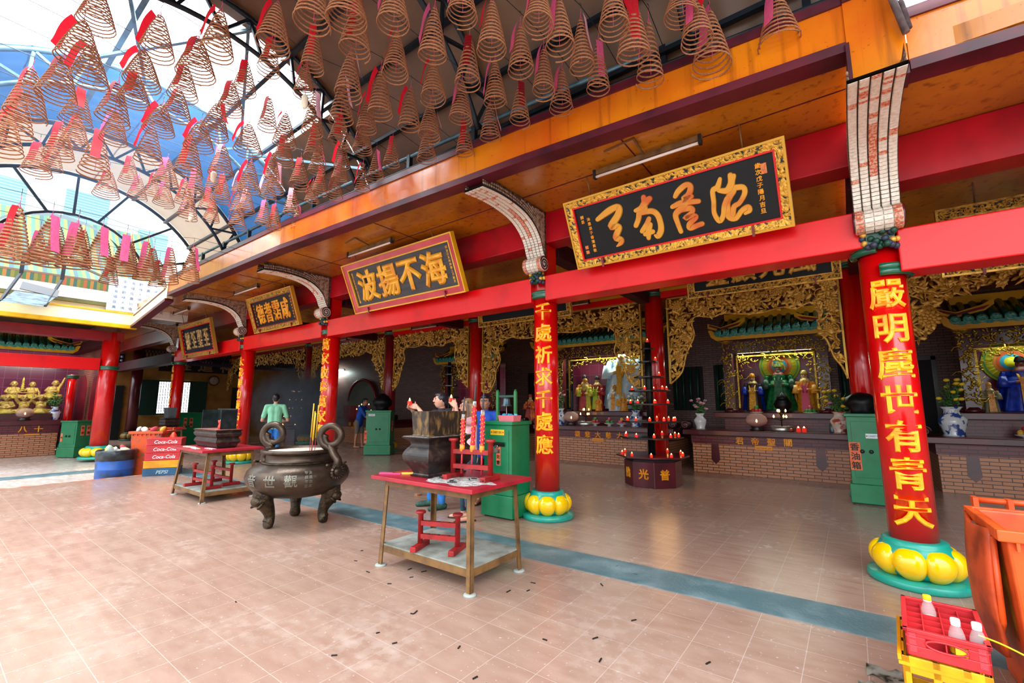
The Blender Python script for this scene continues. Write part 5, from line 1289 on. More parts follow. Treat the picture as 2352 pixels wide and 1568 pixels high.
# golden seated figures of the far left hall
GF = mat('gilded_figure', 'b89a50', .45, .25, col2='8a6c34', scale=14, lo=.4, hi=.7); GC = mat('gilded_cloth', 'c0aa3c', .5, .2, col2='8c7a28', scale=10)
def sitter(label, p, h, arms, seed, rot=PI / 2, lean=0, extra=None):
    t = thing('seated_statue', label, 'statue', p, rot, 'golden seated figures')
    k = h
    L = [((0, 0, .12 * k), .2 * k, (lean * k, 0, .53 * k), .18 * k), ((lean * k, 0, .55 * k), .09 * k, (lean * 1.3 * k, -.02 * k, .78 * k), .085 * k),
         ((-.1 * k, 0, .12 * k), .13 * k, (-.38 * k, -.2 * k, .12 * k), .1 * k), ((-.38 * k, -.2 * k, .12 * k), .1 * k, (-.05 * k, -.36 * k, .08 * k), .07 * k),
         ((.1 * k, 0, .12 * k), .13 * k, (.38 * k, -.2 * k, .14 * k), .1 * k), ((.38 * k, -.2 * k, .14 * k), .1 * k, (.08 * k, -.36 * k, .08 * k), .07 * k)]
    for s_, (e, hd) in zip((-1, 1), arms):
        L += [((s_ * .19 * k + lean * k, 0, .58 * k), .095 * k, tuple(k * q for q in e), .062 * k), (tuple(k * q for q in e), .06 * k, tuple(k * q for q in hd), .045 * k)]
    hx = lean * 1.3 * k
    B = [((hx, -.03 * k, .86 * k), (.145 * k, .145 * k, .165 * k)), ((hx, -.17 * k, .84 * k), (.03 * k, .035 * k, .03 * k)), ((hx - .145 * k, -.0 * k, .83 * k), (.022 * k, .035 * k, .065 * k)), ((hx + .145 * k, -.0 * k, .83 * k), (.022 * k, .035 * k, .065 * k)), ((0, -.14 * k, .32 * k), (.21 * k, .15 * k, .19 * k)), ((hx, -.08 * k, .77 * k), (.1 * k, .1 * k, .07 * k))]
    organic('body', L, [GF, BLK], .018 * k, 3, t, balls=B, paint=[(lambda c: c.y < -.11 * k and abs(abs(c.x - hx) - .06 * k) < .026 * k and abs(c.z - .895 * k) < .014 * k, 1), (lambda c: c.y < -.11 * k and abs(c.x - hx) < .05 * k and abs(c.z - .775 * k) < .012 * k, 1)])
    obj('robe', G().lathe([(.5 * k, 0), (.46 * k, .07 * k), (.3 * k, .2 * k), (.18 * k, .32 * k)], 32, (0, -.06 * k, 0), fn=lambda a, z: 1 + .06 * sin(8 * a + seed)), GC, t)
    for s_ in (-1, 1): obj('shoulder_cloth', G().grid(lambda u, v: (s_ * (.1 + .1 * u) * k + lean * k, (-.17 + .2 * abs(v - .45)) * k - .02 * k * u, (.68 - .08 * u - .4 * v) * k), 4, 8), GC, t)
    if extra: extra(t, k)
    return t
def bar_up(t, k): obj('held_bar', G().tube([(-.42 * k, -.05 * k, 1.16 * k), (.42 * k, -.05 * k, 1.16 * k)], .025 * k, 6), GF, t)
def pagoda(t, k): obj('held_pagoda', G().lathe([(.09 * k, 0)] + [q for i in range(6) for q in ((.11 * k * (1 - i * .08), .12 * k * i + .03 * k), (.07 * k * (1 - i * .08), .12 * k * i + .05 * k), (.07 * k * (1 - i * .08), .12 * k * (i + 1)))] + [(.0, .85 * k)], 12, (-.4 * k, -.1 * k, .45 * k)), GC, t)
dn = (((-.3, -.08, .4), (-.06, -.3, .3)), ((.3, -.08, .4), (.06, -.3, .3)))
sitter('golden seated figure with joined hands, middle of the upper row', (-21.5, 1.95, 1.7), .56, dn, 1)
sitter('golden seated figure holding a small pagoda, upper row', (-21.5, 2.36, 1.7), .55, (((-.3, -.06, .45), (-.34, -.12, .55)), ((.3, -.08, .4), (.3, -.25, .25))), 2, extra=pagoda)
sitter('golden figure leaning with one arm flung up, end of the upper row', (-21.5, 2.8, 1.72), .6, (((-.22, -.15, .42), (.2, -.3, .4)), ((.42, 0, .85), (.5, 0, 1.15))), 3, lean=.12)
sitter('golden figure with bare belly at the left edge, lower row', (-20.95, 1.8, 1.24), .56, dn, 4)
sitter('golden figure raising a bar overhead with both arms, lower row', (-20.95, 2.17, 1.24), .56, (((-.34, -.05, .8), (-.33, -.05, 1.12)), ((.34, -.05, .8), (.33, -.05, 1.12))), 5, extra=bar_up)
sitter('golden figure with hands at its temples, lower row', (-20.95, 2.54, 1.24), .58, (((-.38, -.05, .75), (-.16, -.1, .9)), ((.36, -.06, .72), (.15, -.12, .9))), 6)
t = thing('brick_altar', 'brick altar with two golden characters under the golden seated figures', 'altar', (-20.45, -2, -.07))
obj('base', G().box(-1.9, 0, 0, -.02, 4.96, .7), BRICKX, t); obj('dark_band', G().box(-1.9, -.01, .7, 0, 4.97, .95), BRICKXM, t); obj('counter_slab', G().box(-1.95, -.05, .95, .1, 5.05, 1.1), MAROON, t, bevel=.015)
obj('tier', G().box(-1.9, .2, 1.1, -.2, 4.8, 1.31), MAROON, t)
obj('upper_tier', G().box(-1.9, .2, 1.31, -.75, 4.9, 1.77), MAROON, t)
for ch, y in (('八', 4.18), ('十', 4.52)):
    g = G(); write(g, ch, (.012, y, .83), (0, 1, 0), (0, 0, 1), .2, .02, .04); obj('gold_character', g, GOLDTXT, t)
p_ = obj('name_plate', G().box(0, 4.22, .64, .015, 4.55, .69), mat('plate_orange2', 'e0902c', .4), t)
# the tiled roof over them
rt = thing('niche_roof', 'green tiled niche roof with upswept yellow eave over the golden figures', 'roof', (-21.2, 3.1, 0), PI / 2)
tile_roof(rt, -4.2, .1, -.55, 3.35, 3.85)
for y in (1.5, 2.3, 2.9): area_light('left_shrine_lamp', (-20.6, y, 3.0), (0, math.radians(35), 0), .12, .7, 8, (1, .95, .85))
# ---------------------------------------------------------------- burner tables
def angle_leg(g, x, y, z0, z1, sx, sy, w=.045, t=.006, dx=0, dy=0):
    """L-section leg; the corner points outwards"""
    for (ax, ay, bx, by) in ((0, 0, -sx * w, -sy * t), (0, 0, -sx * t, -sy * w)):
        x0, x1 = sorted((0, bx)); y0, y1 = sorted((0, by))
        vs = []
        for z, k in ((z0, 0), (z1, 1)):
            for (u, v) in ((x0, y0), (x1, y0), (x1, y1), (x0, y1)): vs.append((x + u + dx * k, y + v + dy * k, z))
        g.add(vs, [(3, 2, 1, 0), (4, 5, 6, 7), (0, 1, 5, 4), (1, 2, 6, 5), (2, 3, 7, 6), (3, 0, 4, 7)])
    return g
def burner_table(label, x0, x1, y0, y1, h=.8, over=.1, shelf=.17, splay=.03):
    t = thing('altar_table', label, 'table', ((x0 + x1) / 2, (y0 + y1) / 2, 0), 0, 'steel tables in the yard')
    w, d = (x1 - x0) / 2, (y1 - y0) / 2
    obj('table_top', G().box(-w - over, -d - over, h - .035, w + over, d + over, h), REDTOP, t, bevel=.004)
    obj('top_frame', G().box(-w + .0, -d, h - .1, w, -d + .03, h - .035).box(-w, d - .03, h - .1, w, d, h - .035).box(-w, -d, h - .1, -w + .03, d, h - .035).box(w - .03, -d, h - .1, w, d, h - .035), BROWNSTEEL, t)
    for sx in (-1, 1):
        for sy in (-1, 1):
            l = obj('leg', angle_leg(G(), sx * (w + splay), sy * (d + splay), .0, h - .04, sx, sy, dx=-sx * splay, dy=-sy * splay), BROWNSTEEL, t)
            obj('cement_pad', G().lathe([(.055, 0), (.05, .012), (.035, .016)], 14, (sx * (w + splay * .4), sy * (d + splay * .4), 0)), mat('cement', '9aa098', .8) if 'cement' not in bpy.data.materials else bpy.data.materials['cement'], l)
    e = splay * .8
    obj('shelf_frame', G().box(-w - e + .008, -d - e + .008, shelf - .06, w + e - .008, -d - e + .03, shelf).box(-w - e + .008, d + e - .03, shelf - .06, w + e - .008, d + e - .008, shelf).box(-w - e + .008, -d - e, shelf - .06, -w - e + .03, d + e, shelf).box(w + e - .03, -d - e, shelf - .06, w + e - .008, d + e, shelf), BROWNSTEEL, t)
    obj('shelf_board', G().box(-w - e + .012, -d - e + .012, shelf, w + e - .012, d + e - .012, shelf + .012), SHELF, t)
    return t
burner_table('rust-brown steel table with red top carrying the tall sooty burner, nearest the camera', -3.68, -2.57, 2.86, 3.5, .83, .1, .19)
burner_table('rust-brown steel table with red top behind the bronze urn', -9.3, -8.15, 2.9, 3.58, .8, .12, .16, .07)

def rack(label, p, L_, h, rz):
    t = thing('incense_rack', label, 'rack', p, rz, 'red incense racks')
    for s_ in (-1, 1):
        x = s_ * L_ / 2
        obj('foot', G().box(x - .028, -.14, 0, x + .028, .14, .045), RACKRED, t, bevel=.005)
        obj('post', G().lathe([(.024, .045), (.024, h - .03), (.045, h - .02), (.047, h - .008), (.043, h)], 14, (x, 0, 0)), RACKRED, t)
    for k, z in enumerate((.09, h * .62)):
        b = obj('rail', G().box(-L_ / 2, -.02, z, L_ / 2, .02, z + .04), RACKRED, t)
        for i in range(3): obj('socket_hole', G().lathe([(.014, 0), (.014, .002), (0, .002)], 8, ((i - 1) * L_ * .27, 0, z + .04)), BLK, b)
    return t
rack('red incense rack holding three dragon incense sticks on the nearest table', (-2.84, 3.16, .83), .40, .36, math.radians(10))
rack('empty red incense rack on the lower shelf of the nearest table', (-3.1, 3.02, .203), .37, .33, math.radians(20))
rack('empty red incense rack on the lower shelf of the farther table, front one', (-8.6, 3.02, .175), .62, .36, math.radians(4))
rack('empty red incense rack on the lower shelf of the farther table, rear one', (-8.75, 3.36, .175), .62, .36, math.radians(4))
for i, (dx, ln, bend) in enumerate(((-.108, .62, .0), (0, .74, .02), (.108, .66, -.01))):
    x, y = -2.84 + dx * cos(.175), 3.16 + dx * sin(.175)
    t = thing('dragon_incense', 'thick red and gold dragon incense stick in the red rack, %s' % ['left one', 'tallest middle one', 'right one'][i], 'incense stick', (x, y, .875), 0, 'dragon incense sticks in the rack')
    q = lambda s_: (bend * s_ + .03 * s_, 0, s_)
    obj('stem', G().tube([q(0), q(.14), q(.22)], .009, 8), mat('stem_red', 'b82838', .5), t)
    b = G(); n = 20
    b.tube([q(.2 + (ln - .32) * k / n) for k in range(n + 1)], [.020 + .003 * sin(k * 2.2) for k in range(n + 1)], 10)
    bo = obj('wrapped_body', b, mat('dragon_wrap', 'd42434', .6, col2='c0182a', scale=30), t)
    g = G()
    for k in range(44):
        a = k * 1.3; s_ = .2 + (ln - .32) * (k + .5) / 44; c_ = q(s_); g.ball((c_[0] + .02 * cos(a), c_[1] + .02 * sin(a), s_), (.006, .006, .008), 5, 4)
    obj('gold_scales', g, mat('dragon_gold', 'f09030', .5), bo)
    obj('gold_foot', G().tube([q(.2), q(.26)], .0235, 10), mat('dragon_gold', 'f09030', .5), t)
    obj('ash_collar', G().tube([q(ln - .13), q(ln - .08)], [.021, .016], 8), ASHTOP, t)
    obj('burnt_tip', G().tube([q(ln - .08), q(ln - .0), (q(ln)[0] + .01, 0, ln + .08)], [.009, .008, .004], 6), mat('char', '3c3f44', .8), t)
# tall burner on the nearest table
def ogee_box(w, d, prof, mi=0):
    g = G(); n = len(prof)
    vs = []
    for z, o in prof: vs += [(-w - o, -d - o, z), (w + o, -d - o, z), (w + o, d + o, z), (-w - o, d + o, z)]
    fs = []
    for i in range(n - 1):
        for k in range(4): fs.append((4 * i + k, 4 * i + (k + 1) % 4, 4 * i + 4 + (k + 1) % 4, 4 * i + 4 + k))
    g.add(vs, fs, mi)
    b = len(g.v) - len(vs); g.f.append((b + 3, b + 2, b + 1, b)); g.m.append(mi); g.s.append(False)
    g.f.append(tuple(b + 4 * (n - 1) + k for k in range(4))); g.m.append(mi); g.s.append(False)
    return g
OG = [(0, -.02), (.015, -.01), (.02, -.03)] + spline([(.03, -.035), (.08, -.012), (.14, .03), (.2, .042), (.25, .02), (.29, -.012), (.32, -.005), (.35, .03), (.365, .05)], 3) + [(.372, .05)]
t = thing('incense_burner', 'tall two-tier sooty black-brown burner on the nearest table', 'burner', (-3.3, 3.2, .83))
obj('lower_tier', ogee_box(.14, .27, OG), [BURN2], t)
obj('upper_tier', ogee_box(.11, .25, [(.37, 0), (.38, .012), (.39, .0), (.605, .012), (.61, .012)]), [BURN], t)
obj('ash_bed', G().box(-.18, -.31, .371, .18, .31, .376), mat('dusty_rim', '8a8a84', .9, col2='4a3f34', scale=20), t)
# open-backed burner on the farther table
t = thing('incense_burner', 'low sooty burner with upright soot screen on the farther table', 'burner', (-8.72, 3.22, .8))
obj('trough', ogee_box(.44, .16, [(0, -.03), (.02, -.01), (.06, .0), (.1, .03), (.14, .015), (.165, .0), (.19, .025), (.23, .04), (.26, .02), (.29, .045), (.295, .045)]), BURN2, t)
obj('ash_bed', G().box(-.46, -.19, .295, .46, .19, .3), mat('red_ash', 'a85848', .9, col2='6a4a40', scale=18), t)
obj('soot_screen', G().box(-.44, .13, .295, .36, .145, .64).box(-.44, -.1, .295, -.425, .13, .62).box(.345, -.1, .295, .36, .13, .62), mat('soot_glassy', '10191c', .3, .2, col2='24302e', scale=8), t)
t = thing('glass_candle', 'lit red glass candle cup on the trough of the farther burner', 'candle', (-8.45, 3.16, 1.1))
obj('cup', G().lathe([(.03, 0), (.045, .02), (.04, .06), (.03, .09), (.042, .12), (.046, .15)], 14), CUPGLOW, t); obj('flame', G().lathe([(.0, .1), (.02, .125), (.012, .16), (0, .19)], 8), FLAME, t)
# ash, papers and sticks on the tables
tag(obj('spilled_ash', G().grid(lambda u, v: (-2.86 + (.02 + .33 * v) * (1 + .12 * sin(5 * u * 2 * PI) + .07 * sin(11 * u * 2 * PI)) * cos(2 * PI * u), 3.02 + (.01 + .19 * v) * (1 + .12 * sin(5 * u * 2 * PI) + .07 * sin(9 * u * 2 * PI)) * sin(2 * PI * u), .831 + .006 * (1 - v)), 60, 6), ASHTOP), 'pale ash spilled on the red top of the nearest table', 'ash', kind='stuff')
random.seed(5)
for k, (x, y, c_, lb) in enumerate(((-3.66, 2.9, 'e0407a', 'pink incense packet on the left corner of the nearest table'), (-3.56, 2.98, 'e8c83c', 'yellow incense packet on the nearest table beside the burner'))):
    o = obj('incense_packet', G().box(-.11, -.02, 0, .11, .02, .015), mat('packet_%d' % k, c_, .6), None, (x, y, .832)); o.rotation_euler = (0, 0, .5 + .2 * k); tag(o, lb, 'packet')
for k in range(9):
    x, y = -3.0 + random.uniform(-.06, .4), 2.84 + random.uniform(0, .3)
    o = obj('charred_stub', G().box(-.025, -.006, 0, .025, .006, .008), BLK, None, (x, y, .845)); o.rotation_euler = (0, 0, random.uniform(0, 3)); tag(o, 'small charred stub lying in the ash on the nearest table', 'stub', 'charred stubs in the ash')
for k, (x, y, c_, lb) in enumerate(((-8.55, 2.86, '6ab0e0', 'printed blue paper on the farther table'), (-8.3, 2.98, 'e0509a', 'pink paper bundle on the farther table'), (-8.95, 2.9, 'e8d8c8', 'pale paper bundle on the farther table'))):
    o = obj('paper_bundle', G().box(-.16, -.03, 0, .16, .03, .012), stripes('paper_%d' % k, [c_, 'f0ece0', c_, 'e8c040'], 'X', .09), None, (x, y, .802)); o.rotation_euler = (0, 0, .1 * k - .1); tag(o, lb, 'paper')

# ---------------------------------------------------------------- bronze urn
t = thing('bronze_urn', 'big three-legged bronze urn with curled handles and raised characters, full of sand', 'urn', (-5.9, 3.18, 0))
prof = [(.0, .335), (.25, .34), (.4, .37), (.53, .44), (.6, .52), (.625, .6), (.6, .68), (.53, .735), (.44, .765), (.4, .785), (.395, .87), (.41, .885), (.46, .89), (.465, .93), (.425, .935), (.415, .9)]
obj('body', G().lathe(prof, 56), BRONZE, t)
obj('sand', G().lathe([(.418, .885), (.418, .905), (.3, .912), (0, .92)], 40), mat('sand_ash', 'd8cfc0', .95, col2='a8a096', scale=40, lo=.4, hi=.6, bump=.8, bscale=70), t)
obj('shoulder_ring', G().lathe([(.43, .765), (.45, .772), (.43, .785)], 56), BRONZED, t)
for a in (-86, 34, 154):
    A_ = math.radians(a); d = Vector((cos(A_), sin(A_), 0))
    P = [(.42, .50), (.44, .42), (.43, .33), (.375, .22), (.35, .13), (.37, .05), (.40, .0)]; R_ = [.13, .125, .105, .075, .06, .07, .055]
    sp = spline([(r, z, w) for (r, z), w in zip(P, R_)], 4)
    obj('leg', G().tube([tuple(d * r + Vector((0, 0, max(z, .05)))) for r, z, w in sp], [w for r, z, w in sp], 14), BRONZED, t)
    g = G()
    g.ball(tuple(d * .5 + Vector((0, 0, .34))), (.09, .09, .07), 10, 6)
    for s_ in (-1, 1):
        n_ = Vector((-d.y, d.x, 0)) * s_
        g.ball(tuple(d * .53 + n_ * .05 + Vector((0, 0, .40))), (.025, .025, .02), 8, 5); g.tube([tuple(d * .5 + n_ * .03 + Vector((0, 0, .3))), tuple(d * .54 + n_ * .07 + Vector((0, 0, .27))), tuple(d * .49 + n_ * .09 + Vector((0, 0, .33)))], .018, 6)
        pass
    obj('lion_mask', g, BRONZED, t)
for a in (16, 196):
    A_ = math.radians(a); d = Vector((cos(A_), sin(A_), 0)); n_ = Vector((-d.y, d.x, 0))
    h = []
    for i in range(32):
        th = -PI * .5 + i / 31 * 2 * PI * 1.12; r = .145 - .055 * max(0, i - 18) / 13
        h.append(tuple(d * (.50 + r * .95 * cos(th) * .55) + n_ * (r * .0) + Vector((0, 0, 1.13 + r * sin(th)))))
    g = G()
    neck = [tuple(d * .6 + Vector((0, 0, .70))), tuple(d * .63 + Vector((0, 0, .80))), tuple(d * .56 + Vector((0, 0, .88))), tuple(d * .5 + Vector((0, 0, .985)))]
    # the ring stands across the radius so that its eye is seen from the yard
    v = Vector((.8, .6, 0))
    ring = [tuple(d * .5 + v * ((.135 - .07 * max(0, i - 20) / 15) * cos(-PI * .5 - i / 35 * 2 * PI * 1.3)) + Vector((0, 0, 1.10 + (.135 - .07 * max(0, i - 20) / 15) * sin(-PI * .5 - i / 35 * 2 * PI * 1.3)))) for i in range(36)]
    g.tube(spline(neck, 4) + ring, [.05] * 13 + [.05 - .012 * i / 36 for i in range(36)], 10)
    o = obj('curled_handle', g, BRONZE, t)
    g = G(); c_ = d * .615 + Vector((0, 0, .665))
    g.ball(tuple(c_), (.075, .075, .07), 12, 8)
    for k in range(16):
        b = 2 * PI * k / 16; e = n_ * cos(b) + Vector((0, 0, 1)) * sin(b) * .8 + d * .15
        g.tube([tuple(c_ + e * .06), tuple(c_ + e * .12 + d * .02)], [.022, .016], 6)
    g.tube([tuple(c_ + n_ * .1 + Vector((0, 0, .08))), tuple(c_ + n_ * .17 + Vector((0, 0, .1)))], .014, 6).tube([tuple(c_ - n_ * .1 + Vector((0, 0, .08))), tuple(c_ - n_ * .17 + Vector((0, 0, .1)))], .014, 6)
    obj('dragon_mane', g, BRONZE, t)
def on_urn(body, ang, z, size, parent, bold=.02, name='raised_character'):
    vs, fs = glyph(body, .0, bold); g = G(); out = []
    for v in vs:
        zz = z + v.y * size
        r = .0
        for (r0, z0), (r1, z1) in zip(prof[1:8], prof[2:9]):
            if z0 <= zz <= z1: r = lerp(r0, r1, (zz - z0) / (z1 - z0))
        r += .004 + v.z * size * .5; a = ang + v.x * size / .6
        out.append((r * cos(a), r * sin(a), zz))
    g.add(out, fs); return obj(name, g, mat('raised_bronze', '6d6a5e', .35, .6) if 'raised_bronze' not in bpy.data.materials else bpy.data.materials['raised_bronze'], parent)
for ch, a in (('音', -84), ('世', -59), ('觀', -36)): on_urn(ch, math.radians(a), .6, .15, t, .025)
for r in range(2):
    for i, ch in enumerate('沐恩信女' if r else '甲辰年立'): on_urn(ch, math.radians(-20 + r * 4.5), .69 - i * .05, .04, t, .02, 'small_raised_character')
for ch, a in (('佛', 48), ('光', 62)): on_urn(ch, math.radians(a), .6, .12, t, .025)
random.seed(8)
for k, (x, y, h, lb, c_) in enumerate(((-5.66, 3.2, .52, 'tall yellow incense stick in the urn sand, the leftmost', 'd8a41c'), (-5.63, 3.16, .62, 'tall yellow incense stick in the urn sand, the second', 'e0ae20'), (-5.6, 3.21, .6, 'tall yellow incense stick in the urn sand, the third', 'd8a41c'), (-5.54, 3.14, .5, 'tall yellow incense stick in the urn sand near the handle', 'e0ae20'))):
    t2 = thing('incense_stick', lb, 'incense stick', (x, y, .9), 0, 'yellow incense sticks in the urn')
    obj('red_stem', G().tube([(0, 0, 0), (.01, .0, h * .3)], .004, 5), RACKRED, t2); obj('yellow_stick', G().tube([(.01, 0, h * .3), (.035, 0, h)], .0085, 6), mat('incense_yellow', c_, .6), t2)

# ---------------------------------------------------------------- green steel donation cabinets
def cabinet(label, p, w, d, h, rz, slips, plate=None, plate_col='e8b81c', knobs=True, door=True):
    t = thing('donation_cabinet', label, 'cabinet', p, rz, 'green steel cabinets')
    obj('plinth', G().box(-w / 2 - .03, -d / 2 - .03, .02, w / 2 + .03, d / 2 + .03, .3), GREENBOX, t, bevel=.008)
    obj('body', G().box(-w / 2, -d / 2, .3, w / 2, d / 2, h - .05), GREENBOX, t, bevel=.006)
    obj('lid', G().box(-w / 2 - .025, -d / 2 - .025, h - .05, w / 2 + .025, d / 2 + .025, h), GREENBOX, t, bevel=.008)
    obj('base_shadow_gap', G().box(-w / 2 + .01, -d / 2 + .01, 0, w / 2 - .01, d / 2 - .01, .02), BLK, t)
    if door:
        dd = obj('door', G().box(-w / 2 + .05, -d / 2 - .008, .4, w / 2 - .05, -d / 2, h - .12), GREENBOX, t, bevel=.004)
        if knobs:
            for x in (-.05, .06): obj('dial_knob', G().lathe([(.0, 0), (.03, 0), (.028, .02), (.015, .03), (0, .03)], 12).xf(Matrix.Translation((x, -d / 2 - .008, h * .58)) @ Matrix.Rotation(PI / 2, 4, 'X')), BLK, dd)
    for i, (x, z, sw, sh, txt, col, face) in enumerate(slips):
        if face == 'f': s_ = obj('paper_label', G().box(x - sw / 2, -d / 2 - .014, z - sh / 2, x + sw / 2, -d / 2 - .009, z + sh / 2), col, t); o = lambda k: (x, -d / 2 - .0155, z + sh / 2 - sh * (k + .5) / len(txt)); ux = (1, 0, 0)
        else: s_ = obj('paper_label', G().box(w / 2 + .001, x - sw / 2, z - sh / 2, w / 2 + .006, x + sw / 2, z + sh / 2), col, t); o = lambda k: (w / 2 + .0075, x, z + sh / 2 - sh * (k + .5) / len(txt)); ux = (0, 1, 0)
        g = G()
        for k, ch in enumerate(txt): write(g, ch, o(k), ux, (0, 0, 1), min(sw * .85, sh / len(txt) * .9), .01, .02)
        obj('label_writing', g, BLK, s_)
    if plate:
        x, z, sw, sh, txt = plate
        s_ = obj('name_plate', G().box(x - sw / 2, -d / 2 - .014, z - sh / 2, x + sw / 2, -d / 2 - .009, z + sh / 2), mat('plate_' + plate_col, plate_col, .4), t)
        g = G(); write(g, txt, (x, -d / 2 - .0155, z), (1, 0, 0), (0, 0, 1), sh * .6, .01, 0, n=sw * .32 / (sh * .6)); obj('plate_writing', g, mat('plate_ink', '5a1c10' if plate_col[0] == 'e' else '1c3a6a', .5), s_)
        g = G()
        for q in ((-1, 1) if plate_col[0] == 'e' else (-1,)): g.box(x + q * sw * .42 - .012, -d / 2 - .016, z - .004, x + q * sw * .42 + .012, -d / 2 - .013, z + .004).box(x + q * sw * .42 - .004, -d / 2 - .016, z - .012, x + q * sw * .42 + .004, -d / 2 - .013, z + .012)
        obj('red_cross', g, RED, s_)
    return t
c1 = cabinet('tall green donation cabinet carrying the bell frame beside the lotus-footed column', (-3.93, 5.12, 0), .48, .42, 1.28, 0, [(.02, .84, .07, .3, '心誠則靈', ORPAPER, 'f')], (0, 1.13, .24, .075, 'CHARITY BOX'), knobs=False)
obj('coin_slot_hood', G().prism([(-.235, 1.0), (-.26, .985), (-.225, .94)], -.13, .13, 'x').xf(Matrix.Identity(4)), BLK, c1)
lk = obj('padlock', G().box(-.035, -.25, .86, .02, -.22, .92), CHROME, c1); obj('shackle', G().tube([(-.025, -.235, .92), (-.025, -.235, .955), (-.008, -.235, .965), (.01, -.235, .955), (.01, -.235, .92)], .005, 6), CHROME, lk)
cabinet('green donation cabinet beside the man in the blue shirt', (-11.72, 8.82, 0), .74, .5, 1.34, math.radians(38), [(.05, .86, .07, .3, '香油箱', ORPAPER, 's'), (-.1, .86, .06, .28, '福', RED, 's'), (-.36, .55, .08, .36, '平安', ORPAPER, 'f')], (-.2, 1.2, .2, .06, 'CHARITY'), 'dfe4e4')
cabinet('green donation cabinet with orange notice, half behind the column by the orange bin', (.12, 9.08, 0), .43, .38, 1.37, 0, [(-.14, .72, .14, .42, '香油箱', ORPAPER, 'f')], (.1, 1.03, .18, .07, 'CHARITY'), 'e8ecec'.replace('e8', 'd8'))
cabinet('green donation cabinet with two orange slips beside the golden figures', (-19.15, 3.2, -.07), .55, .5, 1.1, math.radians(30), [(-.08, .8, .1, .3, '有求', ORPAPER, 's'), (.09, .8, .1, .3, '必應', ORPAPER, 's'), (-.2, .6, .06, .25, '福', ORPAPER, 'f')])
cabinet('green cabinet with two orange slips in front of the barred window', (-20.3, 6.6, 0), .95, .5, 1.22, math.radians(40), [(-.1, .85, .12, .34, '添油', ORPAPER, 'f'), (.12, .85, .12, .34, '香燭', ORPAPER, 'f')])
# bell on its little green frame
t = thing('bell_frame', 'small green wooden frame standing on the green cabinet', 'frame', (-3.96, 5.13, 1.28))
for x in (-.15, .17): obj('post', G().box(x - .018, -.018, 0, x + .018, .018, .4).prism([(x - .018, .4), (x + .018, .4), (x, .44)], -.018, .018, 'y'), mat('frame_green', '2a7a44', .45), t)
obj('cross_bar', G().box(-.15, -.012, .33, .17, .012, .36), GREEND, t)
t = thing('temple_bell', 'small grey bronze bell hanging from the green frame', 'bell', (-3.95, 5.13, 1.49))
obj('body', G().lathe([(.0, .115), (.04, .11), (.05, .09), (.055, .03), (.075, .0), (.08, -.005)], 20), BELLM, t); obj('crown', G().tube([(0, 0, .11), (.01, 0, .13), (0, 0, .145), (-.01, 0, .13), (0, 0, .11)], .006, 6), BELLM, t)
obj('bell_rope', G().tube([(0, 0, .02), (0, 0, -.06), (.005, 0, -.14), (0, 0, -.2)], .006, 5), mat('rope_pink', 'c89a9a', .8), t)
t = thing('plastic_basket', 'pink plastic basket of blue packets on the green cabinet', 'basket', (-3.79, 4.99, 1.28))
obj('basket', G().add([(-.13, -.07, 0), (.12, -.07, 0), (.12, .09, 0), (-.13, .09, 0), (-.14, -.08, .08), (.13, -.08, .08), (.13, .1, .08), (-.14, .1, .08)], [(0, 1, 2, 3), (0, 1, 5, 4), (1, 2, 6, 5), (2, 3, 7, 6), (3, 0, 4, 7)]), mat('basket_pink', 'd8707c', .4), t)
for k, (x, y) in enumerate(((-.08, .0), (.02, -.02), (.08, .03))):
    o = obj('blue_packet', G().box(-.03, -.02, 0, .03, .02, .05), mat('packet_blue', '3ab0dc', .5), None, (-3.79 + x, 4.99 + y, 1.33)); o.rotation_euler = (.2, .1, k); tag(o, 'small bright blue packet in the pink basket, %s' % ['left', 'middle', 'right'][k], 'packet', 'blue packets in the pink basket')

# ---------------------------------------------------------------- tiered candle tree
cx, cy = -3.17, 8.74
t = thing('candle_tree', 'tiered octagonal candle stand of black discs on a maroon drum with golden characters', 'candle stand', (cx, cy, 0))
oct_ = lambda R, o=PI / 8: [(R * cos(2 * PI * k / 8 + o), R * sin(2 * PI * k / 8 + o)) for k in range(8)]
obj('octagon_base', G().prism(oct_(.53), 0, .46, 'z'), MAROON, t, bevel=.008)
obj('base_groove', G().prism(oct_(.5), .46, .5, 'z'), BLK, t)
obj('pole', G().lathe([(.07, .55), (.07, 2.0), (.06, 2.74)], 14), BLACKLAQ, t)
for ch, a in (('普', -38), ('光', -83), ('陰', -128)):
    A_ = math.radians(-90 + round((a + 90) / 45) * 45); rr = .53 * cos(PI / 8) + .002
    g = G(); write(g, ch, (rr * cos(A_), rr * sin(A_), .24), (-sin(A_), cos(A_), 0), (0, 0, 1), .19, .02, .035); obj('gold_character', g, GOLDTXT, t)
TIERS = [(.555, .68), (.9, .6), (1.2, .545), (1.53, .44), (1.79, .4), (2.06, .29), (2.36, .19), (2.62, .13)]
names = ['lowest', 'second lowest', 'third', 'fourth', 'fifth', 'sixth', 'seventh', 'topmost']
for z, R_ in TIERS: obj('disc', G().prism(oct_(R_), z - .03, z, 'z'), MAROON if z < .6 else DARKM, t, bevel=.004)
CUP = G().lathe([(.022, 0), (.028, .01), (.026, .05), (.027, .055), (.0, .05)], 12).mesh('cup', [CUPGLOW]); FLM = G().lathe([(.0, .045), (.011, .056), (.009, .068), (0, .082)], 8).mesh('flame', [FLAME])
cnt = [8, 8, 9, 6, 5, 1, 1, 0]
fwv = Vector((-.6, .8)); rtv = Vector((.8, .6))
